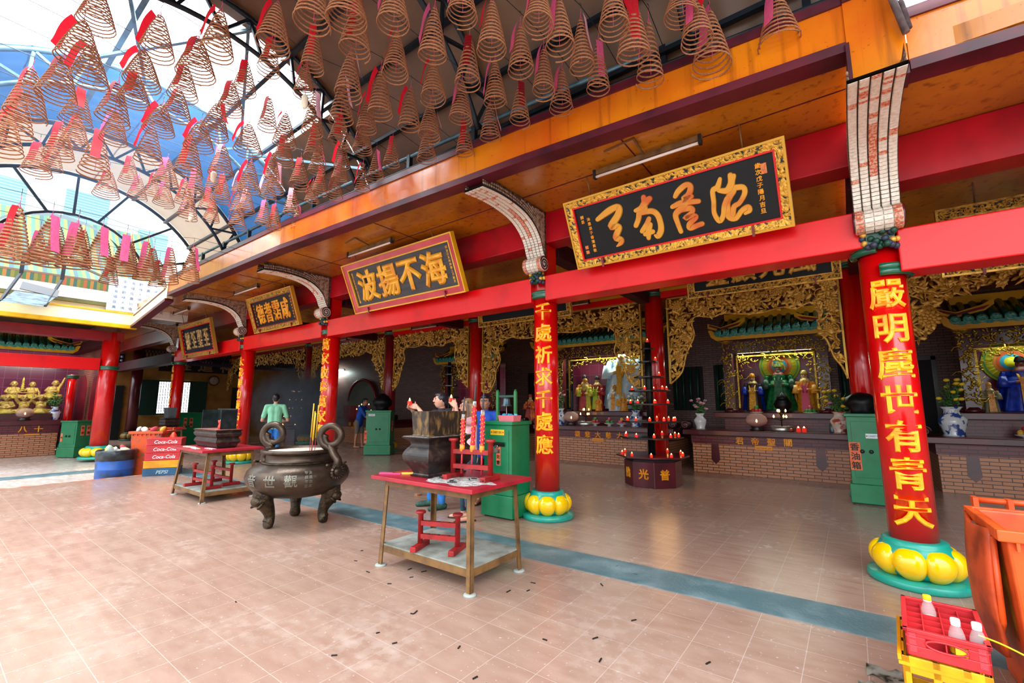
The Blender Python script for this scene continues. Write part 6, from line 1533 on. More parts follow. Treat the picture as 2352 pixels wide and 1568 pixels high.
for k, (z, R_) in enumerate(TIERS):
    n = cnt[k]; pts = []
    for i in range(n):
        a = math.radians(-53 + (i - (n - 1) / 2) * (300 / max(n, 1)) + 7 * k); r = R_ * .84
        pts.append(Vector((r * cos(a), r * sin(a))))
    pts.sort(key=lambda p: p.dot(rtv))
    for i, p in enumerate(pts):
        lb = 'lit candle cup on the %s disc of the candle tree, %s from left' % (names[k], ORD1[i]) if n > 1 else 'single lit red candle cup on the %s disc of the candle tree' % names[k]
        c_ = thing('candle_cup', lb, 'candle', (cx + p.x, cy + p.y, z), 0, 'candles on the candle tree'); obj('cup', CUP, CUPGLOW, c_); obj('flame', FLM, FLAME, c_)
c_ = thing('candle_cup', 'lit red candle cup on the very tip of the candle tree', 'candle', (cx, cy, 2.74), 0, 'candles on the candle tree'); obj('cup', CUP, CUPGLOW, c_); obj('flame', FLM, FLAME, c_)
for z in (.75, 1.35): 
    l = bpy.data.lights.new('candle_glow', 'POINT'); l.energy = 3; l.color = (1, .55, .2); l.shadow_soft_size = .25
    o = bpy.data.objects.new('candle_glow', l); o.location = (cx + .35, cy - .5, z); COL.objects.link(o)

# ---------------------------------------------------------------- bins, drum and crates of the far yard
def wheelie(label, p, w, d, h, rz, m, rim=True):
    t = thing('orange_bin', label, 'bin', p, rz)
    a, b = w / 2, d / 2; s_ = .82
    vs = [(-a * s_, -b * s_, 0), (a * s_, -b * s_, 0), (a * s_, b * s_, 0), (-a * s_, b * s_, 0), (-a, -b, h), (a, -b, h), (a, b, h), (-a, b, h), (-a + .025, -b + .025, h), (a - .025, -b + .025, h), (a - .025, b - .025, h), (-a + .025, b - .025, h), (-a * s_ + .02, -b * s_ + .02, .3), (a * s_ - .02, -b * s_ + .02, .3), (a * s_ - .02, b * s_ - .02, .3), (-a * s_ + .02, b * s_ - .02, .3)]
    fs = [(3, 2, 1, 0), (0, 1, 5, 4), (1, 2, 6, 5), (2, 3, 7, 6), (3, 0, 4, 7), (4, 5, 9, 8), (5, 6, 10, 9), (6, 7, 11, 10), (7, 4, 8, 11), (8, 9, 13, 12), (9, 10, 14, 13), (10, 11, 15, 14), (11, 8, 12, 15), (12, 13, 14, 15)]
    obj('body', G().add(vs, fs), m, t, bevel=.02)
    g = G()
    for (x0, y0, x1, y1) in ((-a - .035, -b - .035, a + .035, -b + .0), (-a - .035, b, a + .035, b + .035), (-a - .035, -b, -a, b), (a, -b, a + .035, b)): g.box(x0, y0, h - .05, x1, y1, h + .006)
    obj('rim', g, m, t, bevel=.006)
    obj('handle_bar', G().tube([(-a * .9, b + .07, h + .04), (a * .9, b + .07, h + .04)], .018, 10), m, t)
    for x in (-a * .9, -a * .3, a * .3, a * .9): obj('hinge_lug', G().box(x - .012, b + .02, h - .04, x + .012, b + .09, h + .06), m, t)
    for k in range(7): obj('rim_rib', G().box(-a + w * (k + .5) / 7 - .006, -b - .03, h - .09, -a + w * (k + .5) / 7 + .006, -b + .0, h - .045), m, t)
    return t
tb = wheelie('tall scuffed orange bin with its lid hanging open, cut by the right edge', (.8, 3.7, 0), .5, .62, .875, math.radians(2), ORANGE)
g = G().grid(lambda u, v: (-.268 - .02 * sin(PI * u) - .03 * sin(PI * v), -.2 + .5 * v, .83 - .62 * u + .05 * abs(v - .5)), 10, 10)
lid = obj('open_lid', g, mat('lid_orange', 'c84a1c', .5, col2='8c3012', scale=7), tb); m_ = lid.modifiers.new('s', 'SOLIDIFY'); m_.thickness = .02
obj('lid_rim', G().tube([(-.275, -.2, .82), (-.28, -.2, .4), (-.285, -.05, .22), (-.285, .16, .21), (-.28, .3, .4), (-.275, .3, .82)], .014, 6), ORANGE, tb)
obj('yellow_scuff', G().grid(lambda u, v: (-.243 + .022 * (1 - v) * 1.0 + .0, -.16 + .08 * u, .3 + .42 * v), 3, 6), mat('scuff_yellow', 'd8a01c', .6, col2='a8601c', scale=8), tb)
tag(obj('white_cup', G().lathe([(.03, 0), (.04, .07), (.042, .075), (.0, .072)], 14), WHITE, None, (.78, 3.62, .31)), 'crumpled white cup inside the tall orange bin', 'cup')
b2 = wheelie('orange bin heaped with offerings beside the crates in the far yard', (-12.95, 3.45, -.07), .6, .55, .98, math.radians(50), ORANGED)
random.seed(2)
for k in range(7):
    x, y = -12.95 + random.uniform(-.18, .2), 3.4 + random.uniform(-.18, .2)
    c_ = ['c02c2c', '3c9a3c', 'e8e4dc', 'e0c03c', 'c8e0e8', 'c83a4a', '7a4a2c'][k]
    o = obj('rubbish_piece', G().ball((0, 0, 0), (.05, .09, .06), 8, 6), mat('rubbish_%d' % k, c_, .6), None, (x, y, .95)); o.rotation_euler = (random.random(), random.random(), random.random() * 3)
    tag(o, '%s piece of rubbish on top of the orange bin in the far yard' % ['dark red', 'green', 'white', 'yellow', 'pale blue', 'crimson', 'brown'][k], 'rubbish', 'rubbish on the orange bin')
o = obj('food_wrapper', G().grid(lambda u, v: (.3 * u, -.01 + .01 * sin(u * 9), .12 * v), 6, 3), stripes('wrapper', ['e8542c', 'f4f0e8', 'e8542c'], 'Z', .12), None, (-12.55, 3.25, .62)); o.rotation_euler = (0, 0, math.radians(50)); tag(o, 'white and orange wrapper stuck on the orange bin above the crates', 'wrapper')
o = obj('orange_bag', G().ball((0, 0, 0), (.13, .1, .34), 12, 10), mat('bag_orange', 'e8502a', .35, bump=.8, bscale=12, col2='d83c1c', scale=8), None, (-12.5, 3.72, .55)); tag(o, 'crumpled orange plastic bag hanging beside the orange bin in the far yard', 'bag')
t = thing('blue_drum', 'blue plastic drum lined with a black bag in the far yard', 'drum', (-12.85, 2.82, -.07))
obj('body', G().lathe([(.3, 0), (.32, .02), (.325, .2), (.335, .215), (.325, .23), (.33, .42), (.33, .5)], 32), BLUEDRUM, t)
obj('bag_liner', G().lathe([(.34, .4), (.345, .52), (.35, .6), (.33, .62), (.29, .6), (.2, .52), (0, .5)], 40, fn=lambda a, z: 1 + .02 * sin(11 * a + z * 30)), BLACKPL, t)
for k in range(6):
    a = k * 1.05; c_ = ['e8e0d4', 'd8c8a0', 'c84a4a', 'f0f0ea', 'e0d060', 'b8d0c0'][k]
    o = obj('paper_scrap', G().ball((0, 0, 0), (.11, .06, .05), 8, 6), mat('scrap_%d' % k, c_, .7), None, (-12.85 + .15 * cos(a), 2.82 + .15 * sin(a), .5 + .03 * (k % 3))); o.rotation_euler = (.3 * k, .4 * k, k)
    tag(o, '%s paper scrap heaped in the blue drum' % ['cream', 'tan', 'red', 'white', 'yellow', 'grey green'][k], 'scrap', 'scraps in the blue drum')
o = obj('broom_stick', G().tube([(-13.0, 3.2, -.06), (-13.15, 3.12, .75)], .016, 8), mat('stick_red', 'c02838', .4)); tag(o, 'slanting red stick between the blue drum and the orange bin', 'stick')
def bottle_crate(label, p, L_, w, h, rz, m, writing, wm, group, ww=None):
    t = thing('drinks_crate', label, 'crate', p, rz, group)
    g = G().box(-w / 2, -L_ / 2, 0, w / 2, L_ / 2, h - .0)
    obj('body', g, m, t, bevel=.008)
    obj('top_rim', G().box(-w / 2 - .006, -L_ / 2 - .006, h - .025, w / 2 + .006, L_ / 2 + .006, h - .004), m, t, bevel=.003)
    for s_ in (-1,): obj('hand_hole', G().box(-.06, -L_ / 2 - .002, h * .45, .06, -L_ / 2 + .02, h * .7), BLK, t)
    g = G()
    if writing: write(g, writing, (w / 2 + .003, .03, h * .48), (0, 1, 0), (0, 0, 1), .1, .01, .012, sx=.95, shear=.25); obj('crate_lettering', g, wm, t)
    return t
z = -.07
CR = [('blue drinks crate at the foot of the stack in the far yard', .16, CRATEB, 'PEPSI', mat('letters_pale', 'a8c4cc', .5)), ('yellow drinks crate second from the bottom of the stack', .16, CRATEY, '', WHT), ('red drinks crate lowest of the three red ones', .16, CRATER, 'Coca-Cola', WHT), ('red drinks crate in the middle of the three red ones', .16, CRATER, 'Coca-Cola', WHT), ('red drinks crate on top of the stack', .15, CRATER, 'Coca-Cola', WHT)]
for k, (lb, h, m, w_, wm) in enumerate(CR):
    bottle_crate(lb, (-12.2 + .0, 3.5 + .004 * k, .0 + (z + .07)), .62, .42, h - .004, math.radians(-28), m, w_, wm, 'crate stack in the far yard') if w_ else bottle_crate(lb, (-12.2, 3.5, z + .07), .62, .42, h - .004, math.radians(-28), m, '', CRATEY, 'crate stack in the far yard')
    z += h
# ---------------------------------------------------------------- crates, bottles and bag at the lower right
t = thing('drinks_crate', 'red bottle crate with open compartments at the lower right corner', 'crate', (.262, 3.165, .345), math.radians(-3))
w, L_, h = .28, .46, .115
def wall4(g, a, b, z0, z1, t_):
    g.box(-a, -b, z0, a, -b + t_, z1).box(-a, b - t_, z0, a, b, z1).box(-a, -b, z0, -a + t_, b, z1).box(a - t_, -b, z0, a, b, z1); return g
RIBP = mat('rib_pink', 'd8505a', .5)
# front wall with a slot-shaped hand hole
g = G()
a, b = w / 2, L_ / 2
g.box(-a, b - .01, 0, a, b, h).box(-a, -b, 0, -a + .01, b, h).box(a - .01, -b, 0, a, b, h)
hx, z0, z1 = .07, .045, .085
g.box(-a, -b, 0, a, -b + .012, z0).box(-a, -b, z1, a, -b + .012, h).box(-a, -b, z0, -hx, -b + .012, z1).box(hx, -b, z0, a, -b + .012, z1)
obj('crate_walls', g, CRATER, t, bevel=.003)
obj('hole_lip', G().tube([(hx * cos(q) if abs(cos(q)) > .99 else hx * cos(q), -b - .001, (z0 + z1) / 2 + .022 * sin(q)) for q in [2 * PI * k / 24 for k in range(24)]], .005, 5, closed=True), CRATER, t)
obj('top_rim', wall4(G(), a + .008, b + .008, h - .012, h + .004, .02), CRATER, t, bevel=.003)
obj('crate_floor', G().box(-a + .01, -b + .01, .004, a - .01, b - .01, .01), mat('crate_dark', '7a1418', .6), t)
g = G()
for k in range(1, 4): g.box(-a + w * k / 4 - .0025, -b + .01, .01, -a + w * k / 4 + .0025, b - .01, h - .018)
for k in range(1, 6): g.box(-a + .01, -b + L_ * k / 6 - .0025, .01, a - .01, -b + L_ * k / 6 + .0025, h - .022)
obj('dividers', g, CRATER, t)
for s_ in (-1, 1):
    g = G()
    for r in range(3):
        for k in range(5): g.box(s_ * .115 - .012, -b - .003, .02 + r * .03 + k * .0045, s_ * .115 + .012, -b + .0, .022 + r * .03 + k * .0045)
    obj('moulded_ribbing', g, RIBP, t)
t = thing('drinks_crate', 'yellow bottle crate under the red one at the lower right corner', 'crate', (.25, 3.17, 0), math.radians(-3))
a, b, h2 = .15, .25, .342
g = G()
for z0, z1 in ((0, .05), (.15, .18), (.27, .342)): wall4(g, a, b, z0, z1, .012)
for x in (-a, -.045, .055, a - .03): g.box(x, -b, 0, x + .03, -b + .012, h2).box(x, b - .012, 0, x + .03, b, h2)
for y in (-b, -.09, .06, b - .05): g.box(-a, y, 0, -a + .012, y + .05, h2).box(a - .012, y, 0, a, y + .05, h2)
obj('lattice_walls', g, CRATEY, t, bevel=.003)
obj('inner_floor', G().box(-a + .012, -b + .012, .0, a - .012, b - .012, .02), mat('crate_inner', '3c2a08', .7), t)
obj('side_ribs', G().box(-a - .012, -b - .002, .3, a + .012, -b + .002, .315).box(-a - .014, -b, .318, -a, b, .344), CRATEY, t)
GLS = glass('clear_bottle', (.95, .97, .97), .03, .16)
def bottle(label, p, cap, rot=0):
    t = thing('plastic_bottle', label, 'bottle', p, rot, 'bottles in the red crate')
    obj('body', G().lathe([(.026, 0), (.03, .004), (.03, .08), (.028, .1), (.02, .125), (.0125, .14), (.0125, .148)], 20), GLS, t)
    obj('drink', G().lathe([(.0, .002), (.0275, .002), (.0275, .066), (0, .066)], 20), mat('pale_drink', 'd8dcc8', .2), t)
    obj('wrap_label', G().lathe([(.0305, .02), (.0308, .03), (.0308, .052), (.0305, .062)], 20, cap=False), mat('label_yellow', 'f2d818', .5, col2='e8e4d8', scale=18, lo=.55, hi=.62), t)
    obj('cap', G().lathe([(.017, .143), (.0175, .146), (.0175, .16), (.016, .165), (0, .166)], 18), cap, t)
    obj('cap_ring', G().lathe([(.0165, .135), (.017, .138), (.0165, .142)], 18), WHT, t)
    return t
CY_ = mat('cap_yellow', 'f5c814', .4)
for lb, (lx, ly), cp in (('clear bottle with yellow cap at the back of the red crate', (-.035, .115), CY_), ('clear bottle with white cap in the front row, the left one', (.035, -.155), WHT), ('clear bottle with white cap in the front row, the right one', (.105, -.155), WHT)):
    bottle(lb, (.262 + lx, 3.165 + ly, .36), cp)
o = obj('drinks_carton', G().box(-.03, -.025, 0, .03, .025, .06), mat('carton_yellow', 'e8d01c', .5, col2='3a3a10', scale=30, lo=.6, hi=.65), None, (.31, 2.965, .362)); tag(o, 'small yellow carton glimpsed through the hand hole of the red crate', 'carton')
o = obj('yellow_strap', G().tube(spline([(.37, 3.02, .47), (.44, 2.99, .462), (.52, 2.95, .44), (.62, 2.9, .4)], 6), .004, 5, flat=.4), mat('strap_yellow', 'd8d818', .4)); tag(o, 'thin yellow strap trailing from the bottles to the black bag', 'strap')
o = obj('rubbish_bag', G().lathe([(.12, 0), (.17, .05), (.18, .15), (.17, .28), (.15, .36), (.1, .4), (0, .41)], 36, fn=lambda a, z: 1 + .05 * sin(7 * a + 9 * z) + .03 * sin(15 * a - 20 * z)), BLACKPL, None, (.66, 3.02, 0)); tag(o, 'shiny black rubbish bag at the lower right edge', 'bag')
o = obj('bottle_cap', G().ball((0, 0, 0), (.03, .03, .035), 12, 8), mat('cap_blue', '2a5ac8', .4), None, (.62, 2.99, .43)); tag(o, 'blue plastic cap sticking out of the black rubbish bag', 'cap')
o = obj('lilac_scrap', G().ball((0, 0, 0), (.035, .03, .045), 10, 7), mat('scrap_lilac', 'b89ad0', .6), None, (.62, 2.93, .38)); tag(o, 'lilac scrap on the black rubbish bag', 'scrap')
# litter on the floor
random.seed(14)
for k in range(30):
    x, y = random.choice([(random.uniform(-4.2, -2.0), random.uniform(1.3, 3.0)), (random.uniform(-2.4, -1.2), random.uniform(2.6, 4.2)), (random.uniform(-3.6, -.2), random.uniform(2.0, 3.4))])
    o = obj('charred_stub', G().box(-.012 - .01 * (k % 3), -.004, 0, .012 + .008 * (k % 2), .004, .006), BLK, None, (x, y, .0)); o.rotation_euler = (0, 0, random.uniform(0, 3)); tag(o, 'small black charred stub on the floor tiles', 'stub', 'charred stubs on the floor')
for k, (x, y, s_) in enumerate(((.02, 3.45, 1), (.08, 3.3, 1.3), (-.02, 3.25, .8))):
    o = obj('torn_wrapper', G().grid(lambda u, v: (.16 * (u - .5), .13 * (v - .5) + .02 * sin(9 * u), .004 + .012 * abs(sin(7 * u + 5 * v + k))), 6, 6), mat('wrapper_grey', '8a8a80', .5, col2='1c2018', scale=9, lo=.45, hi=.6), None, (x, y, 0)); o.scale = (s_, s_, 1); o.rotation_euler = (0, 0, k); tag(o, 'torn dark wrapper on the floor left of the yellow crate, %s' % ['farthest', 'largest', 'smallest'][k], 'wrapper', 'torn wrappers by the crates')
tag(obj('clay_scrap', G().box(-.06, -.03, 0, .05, .03, .03).box(.0, -.05, 0, .04, .05, .025), mat('clay', 'a0704a', .8), None, (-5.95, 5.3, 0)), 'small brown scrap on the tiles between the urn and the nearest table', 'scrap')
# ---------------------------------------------------------------- people
SHOE = mat('shoe_green', '2c5a4c', .6, col2='1c3a34', scale=20); JEANB = mat('jeans_blue', '2f7fd0', .7, col2='2468b0', scale=14, bump=.2, bscale=30); JEAND = mat('jeans_dark', '1f4a5c', .7, col2='16323f', scale=12)
def finger(L, base, d, n, length, curl, r):
    """two-bone finger from base along d, bending towards n"""
    d, n = Vector(d).normalized(), Vector(n).normalized(); p = Vector(base)
    for k in range(3):
        q = p + d * (length * (.45, .32, .23)[k]); L.append((tuple(p), r * (1 - .1 * k), tuple(q), r * (.92 - .1 * k)))
        p = q; d = (d * cos(curl) + n * sin(curl)).normalized(); n = (n - d * n.dot(d)).normalized()
def hand(L, B, wrist, fwd, palm, thumb, curl=.5, s=1.0):
    """palm box with four unequal fingers and a thumb leaving the side of the palm"""
    w, f, n = Vector(wrist), Vector(fwd).normalized(), Vector(palm).normalized(); t = Vector(thumb).normalized()
    c = w + f * .045 * s
    for k in range(4):
        b0 = w + t * (.028 - .019 * k) * s + f * .012 * s; b1 = w + t * (.031 - .0205 * k) * s + f * .085 * s
        L.append((tuple(b0), .014 * s, tuple(b1), .011 * s))
        finger(L, b1, f + t * (.08 - .05 * k), n, (.072, .08, .074, .058)[k] * s, curl, .0085 * s)
    b = w + t * .03 * s + f * .03 * s
    finger(L, b, t * .75 + f * .6 + n * .25, n * .6 + f * .4 - t * .5, .07 * s, .35, .0098 * s)
def person(label, p, rz, H, skin, top, legs_m, shoes, hair, arms, stance, hands, female=False, bend=0, headturn=0, short=False, sleeves=.5, voxel=.011, group='worshippers', hem=.46, sit=False, crop=1.0, bald=0, long_hair=False, hold=None):
    """local: faces -y, feet on z = 0. arms: ((elbow, wrist) left, right); stance: ankles"""
    t = thing('person', label, 'person', p, rz, group)
    zh, zs, zp, zk = H * .93, H * .815, H * .53, H * .285
    sw = (.165 if female else .19) * H / 1.7; hw = .09 * H / 1.7
    lean = lambda z: (0, -max(0, z - zp) * math.tan(bend), 0)
    def V(x, y, z): return (x, y - max(0, z - zp) * math.tan(bend), z)
    L = []; B = []
    tr = [(V(0, 0, zp), .115), (V(0, 0, lerp(zp, zs, .45)), .105 if not female else .092), (V(0, .0, lerp(zp, zs, .82)), .12 if not female else .1)]
    for sx in (-.45, .45):
        L += [((tr[i][0][0] + sx * .12, tr[i][0][1], tr[i][0][2]), tr[i][1] * .88, (tr[i + 1][0][0] + sx * .14, tr[i + 1][0][1], tr[i + 1][0][2]), tr[i + 1][1] * .85) for i in range(2)]
    L.append((V(-sw * .8, 0, zs), .055, V(sw * .8, 0, zs), .055))
    hc = Vector(V(0, -.02, zh)); 
    L.append((V(0, 0, zs), .055, (hc.x, hc.y + .015, hc.z - .06), .05))
    R = Matrix.Rotation(headturn, 3, 'Z')
    hp = lambda x, y, z: tuple(hc + R @ Vector((x, y, z)))
    B += [(tuple(hc), (.081, .1, .116)), (hp(0, -.022, -.05), (.062, .075, .07)), (hp(0, -.045, -.088), (.03, .035, .025)), (hp(0, -.107, -.012), (.013, .02, .018)), (hp(0, -.1, .018), (.01, .012, .03)),
          (hp(-.077, .008, -.008), (.011, .018, .03)), (hp(.077, .008, -.008), (.011, .018, .03)), (hp(0, -.096, -.052), (.024, .01, .009)), (hp(-.035, -.075, -.02), (.022, .02, .02)), (hp(.035, -.075, -.02), (.022, .02, .02))]
    for s_, (e, w) in zip((-1, 1), arms):
        sh = V(s_ * sw, 0, zs - .01)
        L += [(sh, .052 if not female else .043, e, .04 if not female else .034), (e, .04 if not female else .034, w, .027 if not female else .023)]
    for a in hands: hand(L, B, *a)
    for s_, an in zip((-1, 1), stance):
        hip = (s_ * hw, 0, zp - .02); kn = (lerp(hip[0], an[0], .5), lerp(hip[1], an[1], .5) - .02, zk)
        ank = (an[0], an[1], .075)
        L += [(hip, .088, kn, .056), (kn, .056, (lerp(kn[0], ank[0], .35), lerp(kn[1], ank[1], .35) + .015, lerp(kn[2], ank[2], .35)), .054), ((lerp(kn[0], ank[0], .35), lerp(kn[1], ank[1], .35) + .015, lerp(kn[2], ank[2], .35)), .054, ank, .034)]
        d = Vector((an[2], an[3], 0)).normalized()
        L += [(tuple(Vector(ank) - d * .04 + Vector((0, 0, -.04))), .033, tuple(Vector(ank) + d * .11 + Vector((0, 0, -.045))), .027), (tuple(Vector(ank) + d * .11 + Vector((0, 0, -.045))), .028, tuple(Vector(ank) + d * .17 + Vector((0, 0, -.052))), .021)]
    inv = R.inverted()
    def loc(c): return inv @ (Vector(c) - hc)
    paint = [(lambda c: (lambda q: q.y < -.05 and abs(abs(q.x) - .03) < .014 and abs(q.z - .008) < .0065)(loc(c)), 1),
             (lambda c: (lambda q: q.y < -.05 and abs(abs(q.x) - .032) < .02 and abs(q.z - .03) < .005)(loc(c)), 1),
             (lambda c: (lambda q: q.y < -.05 and abs(q.x) < .024 and abs(q.z + .053) < .006)(loc(c)), 2)]
    organic('body', L, [skin, BLK, LIPS], voxel, 3, t, balls=B, paint=paint)
    # shirt
    S_ = []
    for sx in (-.45, .45):
        S_ += [((tr[i][0][0] + sx * .12, tr[i][0][1], tr[i][0][2] - (H * .53 - H * hem if i == 0 else 0)), tr[i][1] * .88 + .02, (tr[i + 1][0][0] + sx * .14, tr[i + 1][0][1], tr[i + 1][0][2]), tr[i + 1][1] * .85 + .018) for i in range(2)]
    S_.append((V(-sw * .8, 0, zs - .005), .064, V(sw * .8, 0, zs - .005), .064))
    S_.append((V(0, 0, zs), .075, V(0, -.005, zs + .045), .062))
    for s_, (e, w) in zip((-1, 1), arms):
        sh = Vector(V(s_ * sw, 0, zs - .01)); e = Vector(e); w = Vector(w)
        q = sh.lerp(e, min(1, sleeves * 2)); S_.append((tuple(sh), .068 if not female else .056, tuple(q), .06 if not female else .05))
        if sleeves > .5: S_.append((tuple(e), .056, tuple(e.lerp(w, (sleeves - .5) * 2)), .042))
    organic('shirt', S_, top, .014, 3, t)
    # trousers
    T = []
    for s_, an in zip((-1, 1), stance):
        hip = (s_ * hw, 0, zp - .02); kn = (lerp(hip[0], an[0], .5), lerp(hip[1], an[1], .5) - .02, zk + (.05 if short else 0)); ank = (an[0], an[1], .11)
        T.append((hip, .108, kn, .078 if short or not female else .066)); T.append(((0, 0, zp), .115, hip, .108))
        if not short: T.append((kn, .072 if not female else .062, ank, .055 if not female else .042))
    organic('shorts' if short else 'trousers', T, legs_m, .014, 2, t)
    for s_, an in zip((-1, 1), stance):
        d = Vector((an[2], an[3], 0)).normalized(); a = Vector((an[0], an[1], 0))
        if shoes == 'sandal':
            n_ = Vector((-d.y, d.x, 0)); b = a + d * .06
            obj('sandal', G().prism([tuple((b + d * .15 * cos(q) + n_ * .05 * sin(q) * (1 + .15 * cos(q))).xy) for q in [2 * PI * k / 16 for k in range(16)]], .0, .014, 'z'), mat('sandal_dark', '1a1c22', .6) if 'sandal_dark' not in bpy.data.materials else bpy.data.materials['sandal_dark'], t)
        else:
            organic('shoe', [(tuple(a - d * .05 + Vector((0, 0, .045))), .046, tuple(a + d * .12 + Vector((0, 0, .042))), .042), (tuple(a + d * .12 + Vector((0, 0, .042))), .042, tuple(a + d * .19 + Vector((0, 0, .034))), .034), (tuple(a + Vector((0, 0, .05))), .046, tuple(a + Vector((0, 0, .1))), .045)], shoes, .012, 2, t)
    # hair
    hb = [(hp(0, .014, .03), (.09, .102, .1)), (hp(0, -.045, .082), (.06, .05, .032)), (hp(0, .05, -.02), (.07, .05, .07))]
    HL = []
    if long_hair: 
        for x in (-.055, 0, .055): HL += [(hp(x, .045, .03), .05, hp(x * 1.25, .085, -.16), .048), (hp(x * 1.25, .085, -.16), .048, hp(x * 1.2, .1, -.36), .022)]
        for x in (-.068, .068): HL += [(hp(x, -.01, .05), .03, hp(x * 1.1, .0, -.12), .026), (hp(x * 1.1, .0, -.12), .026, hp(x * 1.0, -.01, -.28), .012)]
    o = organic('hair', HL, hair, .01, 3, t, balls=hb)
    # cut the hair back from the face
    me = o.data; import bmesh
    bm = bmesh.new(); bm.from_mesh(me)
    kill = [v for v in bm.verts if (lambda q: q.y < -.03 and q.z < .056 and abs(q.x) < .07)(loc(v.co))]
    bmesh.ops.delete(bm, geom=kill, context='VERTS'); bm.to_mesh(me); bm.free()
    if hold: hold(t)
    return t
LIPS = mat('lips', 'b8645c', .5)
# the man with the raised candle
def cup_for(label, p):
    c_ = thing('held_candle', label, 'candle', p, 0, 'candles held up by the couple')
    obj('cup', G().lathe([(.026, 0), (.034, .01), (.032, .05), (.034, .055), (0, .05)], 14), CUPGLOW, c_); obj('flame', G().lathe([(0, .045), (.014, .06), (.011, .082), (0, .105)], 8), FLAME, c_)
h0 = Vector((-.27, -.40, 1.505))
person('man with short black hair and blue jeans holding up a candle behind the tall burner', (-5.0, 4.88, 0), math.radians(-8), 1.69, SKIN, mat('shirt_dark_navy', '1c2434', .7), JEANB, SHOE, HAIR,
       (((-.4, -.1, 1.22), tuple(h0 + Vector((-.075, .07, -.045)))), ((.2, -.3, 1.2), tuple(h0 + Vector((.11, .06, -.03))))), ((-.2, -.03, -.5, -1), (.12, -.06, -.1, -1)),
       [(tuple(h0 + Vector((-.075, .07, -.045))), (.5, -.75, .25), (.8, .3, -.1), (.2, .3, 1), .55), (tuple(h0 + Vector((.11, .06, -.03))), (-.9, -.35, .15), (-.2, .9, .1), (.0, .2, 1), .45)], headturn=math.radians(-32), sleeves=.8, voxel=.0075)
cup_for('lit red candle cup held up by the man', Vector((-5.0, 4.88, 0)) + Matrix.Rotation(math.radians(-8), 3, 'Z') @ (h0 + Vector((0, 0, .0))))
h1 = Vector((-.02, -.25, 1.54))
person('woman with long brown hair and pink blouse holding up a candle', (-4.2, 4.62, 0), math.radians(-38), 1.58, SKIN, mat('blouse_pink', 'e8b8c0', .7, col2='d89aa8', scale=9), JEAND, 'sandal', HAIRB,
       (((-.26, -.2, 1.3), tuple(h1 + Vector((-.06, .06, -.05)))), ((.27, -.2, 1.3), tuple(h1 + Vector((.07, .06, -.05))))), ((-.1, -.05, -.3, -1), (.11, .0, .1, -1)),
       [(tuple(h1 + Vector((-.06, .06, -.05))), (.45, -.6, .6), (.8, .2, -.2), (0, .5, 1), .5), (tuple(h1 + Vector((.07, .06, -.05))), (-.5, -.6, .6), (-.8, .2, -.2), (0, .5, 1), .5)], female=True, sleeves=.75, voxel=.0075, long_hair=True, headturn=math.radians(-8), hem=.5)
cup_for('lit red candle cup held up by the woman', Vector((-4.2, 4.62, 0)) + Matrix.Rotation(math.radians(-38), 3, 'Z') @ (h1 + Vector((0, 0, .0))))
person('person in a bright blue top with a yellow bag, half hidden behind the woman', (-4.66, 5.5, 0), math.radians(25), 1.66, SKIND, mat('top_blue', '1450c0', .7), BLK, 'sandal', HAIR,
       (((-.24, -.02, 1.08), (-.2, -.14, .86)), ((.25, -.02, 1.1), (.28, -.1, .86))), ((-.09, 0, 0, -1), (.1, 0, 0, -1)), [((.28, -.1, .86), (.05, -.1, -1), (-1, 0, 0), (0, -1, -.2), .4), ((-.2, -.14, .86), (.05, -.3, -1), (1, 0, 0), (0, -1, -.2), .4)], short=True, sleeves=.42, voxel=.01)
o = obj('shoulder_bag', G().ball((0, 0, 0), (.1, .05, .13), 12, 8), mat('bag_yellow', 'c8a01c', .6), None, (-4.33, 5.42, .74)); tag(o, 'yellow bag carried by the person in bright blue', 'bag')
person('man in a mint green t-shirt and blue jeans seen from behind beyond the urn', (-12.25, 5.85, 0), math.radians(236), 1.8, SKIN, mat('shirt_mint', '8fd8b0', .75, col2='7cc8a0', scale=6, bump=.2, bscale=12), JEANB, SHOE, HAIR,
       (((-.31, -.02, 1.1), (-.2, -.24, 1.06)), ((.3, -.02, 1.1), (.22, -.24, 1.08))), ((-.1, .0, 0, -1), (.1, 0, 0, -1)), [((-.2, -.24, 1.06), (.6, -.6, .1), (.5, .5, 0), (0, 0, 1), .5), ((.22, -.24, 1.08), (-.6, -.6, .1), (-.5, .5, 0), (0, 0, 1), .5)], sleeves=.36, voxel=.01, hem=.53)
person('man in a blue t-shirt and grey shorts bending beside the green cabinet', (-14.2, 9.75, 0), math.radians(115), 1.74, SKIND, mat('shirt_blue', '1458c0', .75, col2='0e4298', scale=6), mat('shorts_grey', '6e685c', .8), 'sandal', HAIR,
       (((-.2, -.38, 1.1), (-.1, -.55, .95)), ((.2, -.38, 1.1), (.08, -.6, 1.0))), ((-.09, .05, 0, -1), (.1, -.12, 0, -1)), [((-.1, -.55, .95), (.2, -1, -.2), (0, 0, -1), (1, 0, 0), .4), ((.08, -.6, 1.0), (-.2, -1, -.2), (0, 0, -1), (-1, 0, 0), .4)], bend=.28, short=True, sleeves=.45, voxel=.012)
person('woman in a dark red top sitting behind the green cabinet before the window', (-21.2, 7.3, -.32), math.radians(30), 1.55, SKIND, mat('top_dark_red', '6a1c24', .7, col2='8c3a40', scale=20), BLK, 'sandal', HAIR,
       (((-.25, -.06, 1.0), (-.12, -.28, .98)), ((.25, -.06, 1.0), (.12, -.28, .98))), ((-.08, -.0, 0, -1), (.08, .0, 0, -1)), [((-.12, -.28, .98), (.6, -.6, 0), (0, 0, -1), (0, -1, 0), .4), ((.12, -.28, .98), (-.6, -.6, 0), (0, 0, -1), (0, -1, 0), .4)], female=True, sleeves=.45, voxel=.013)
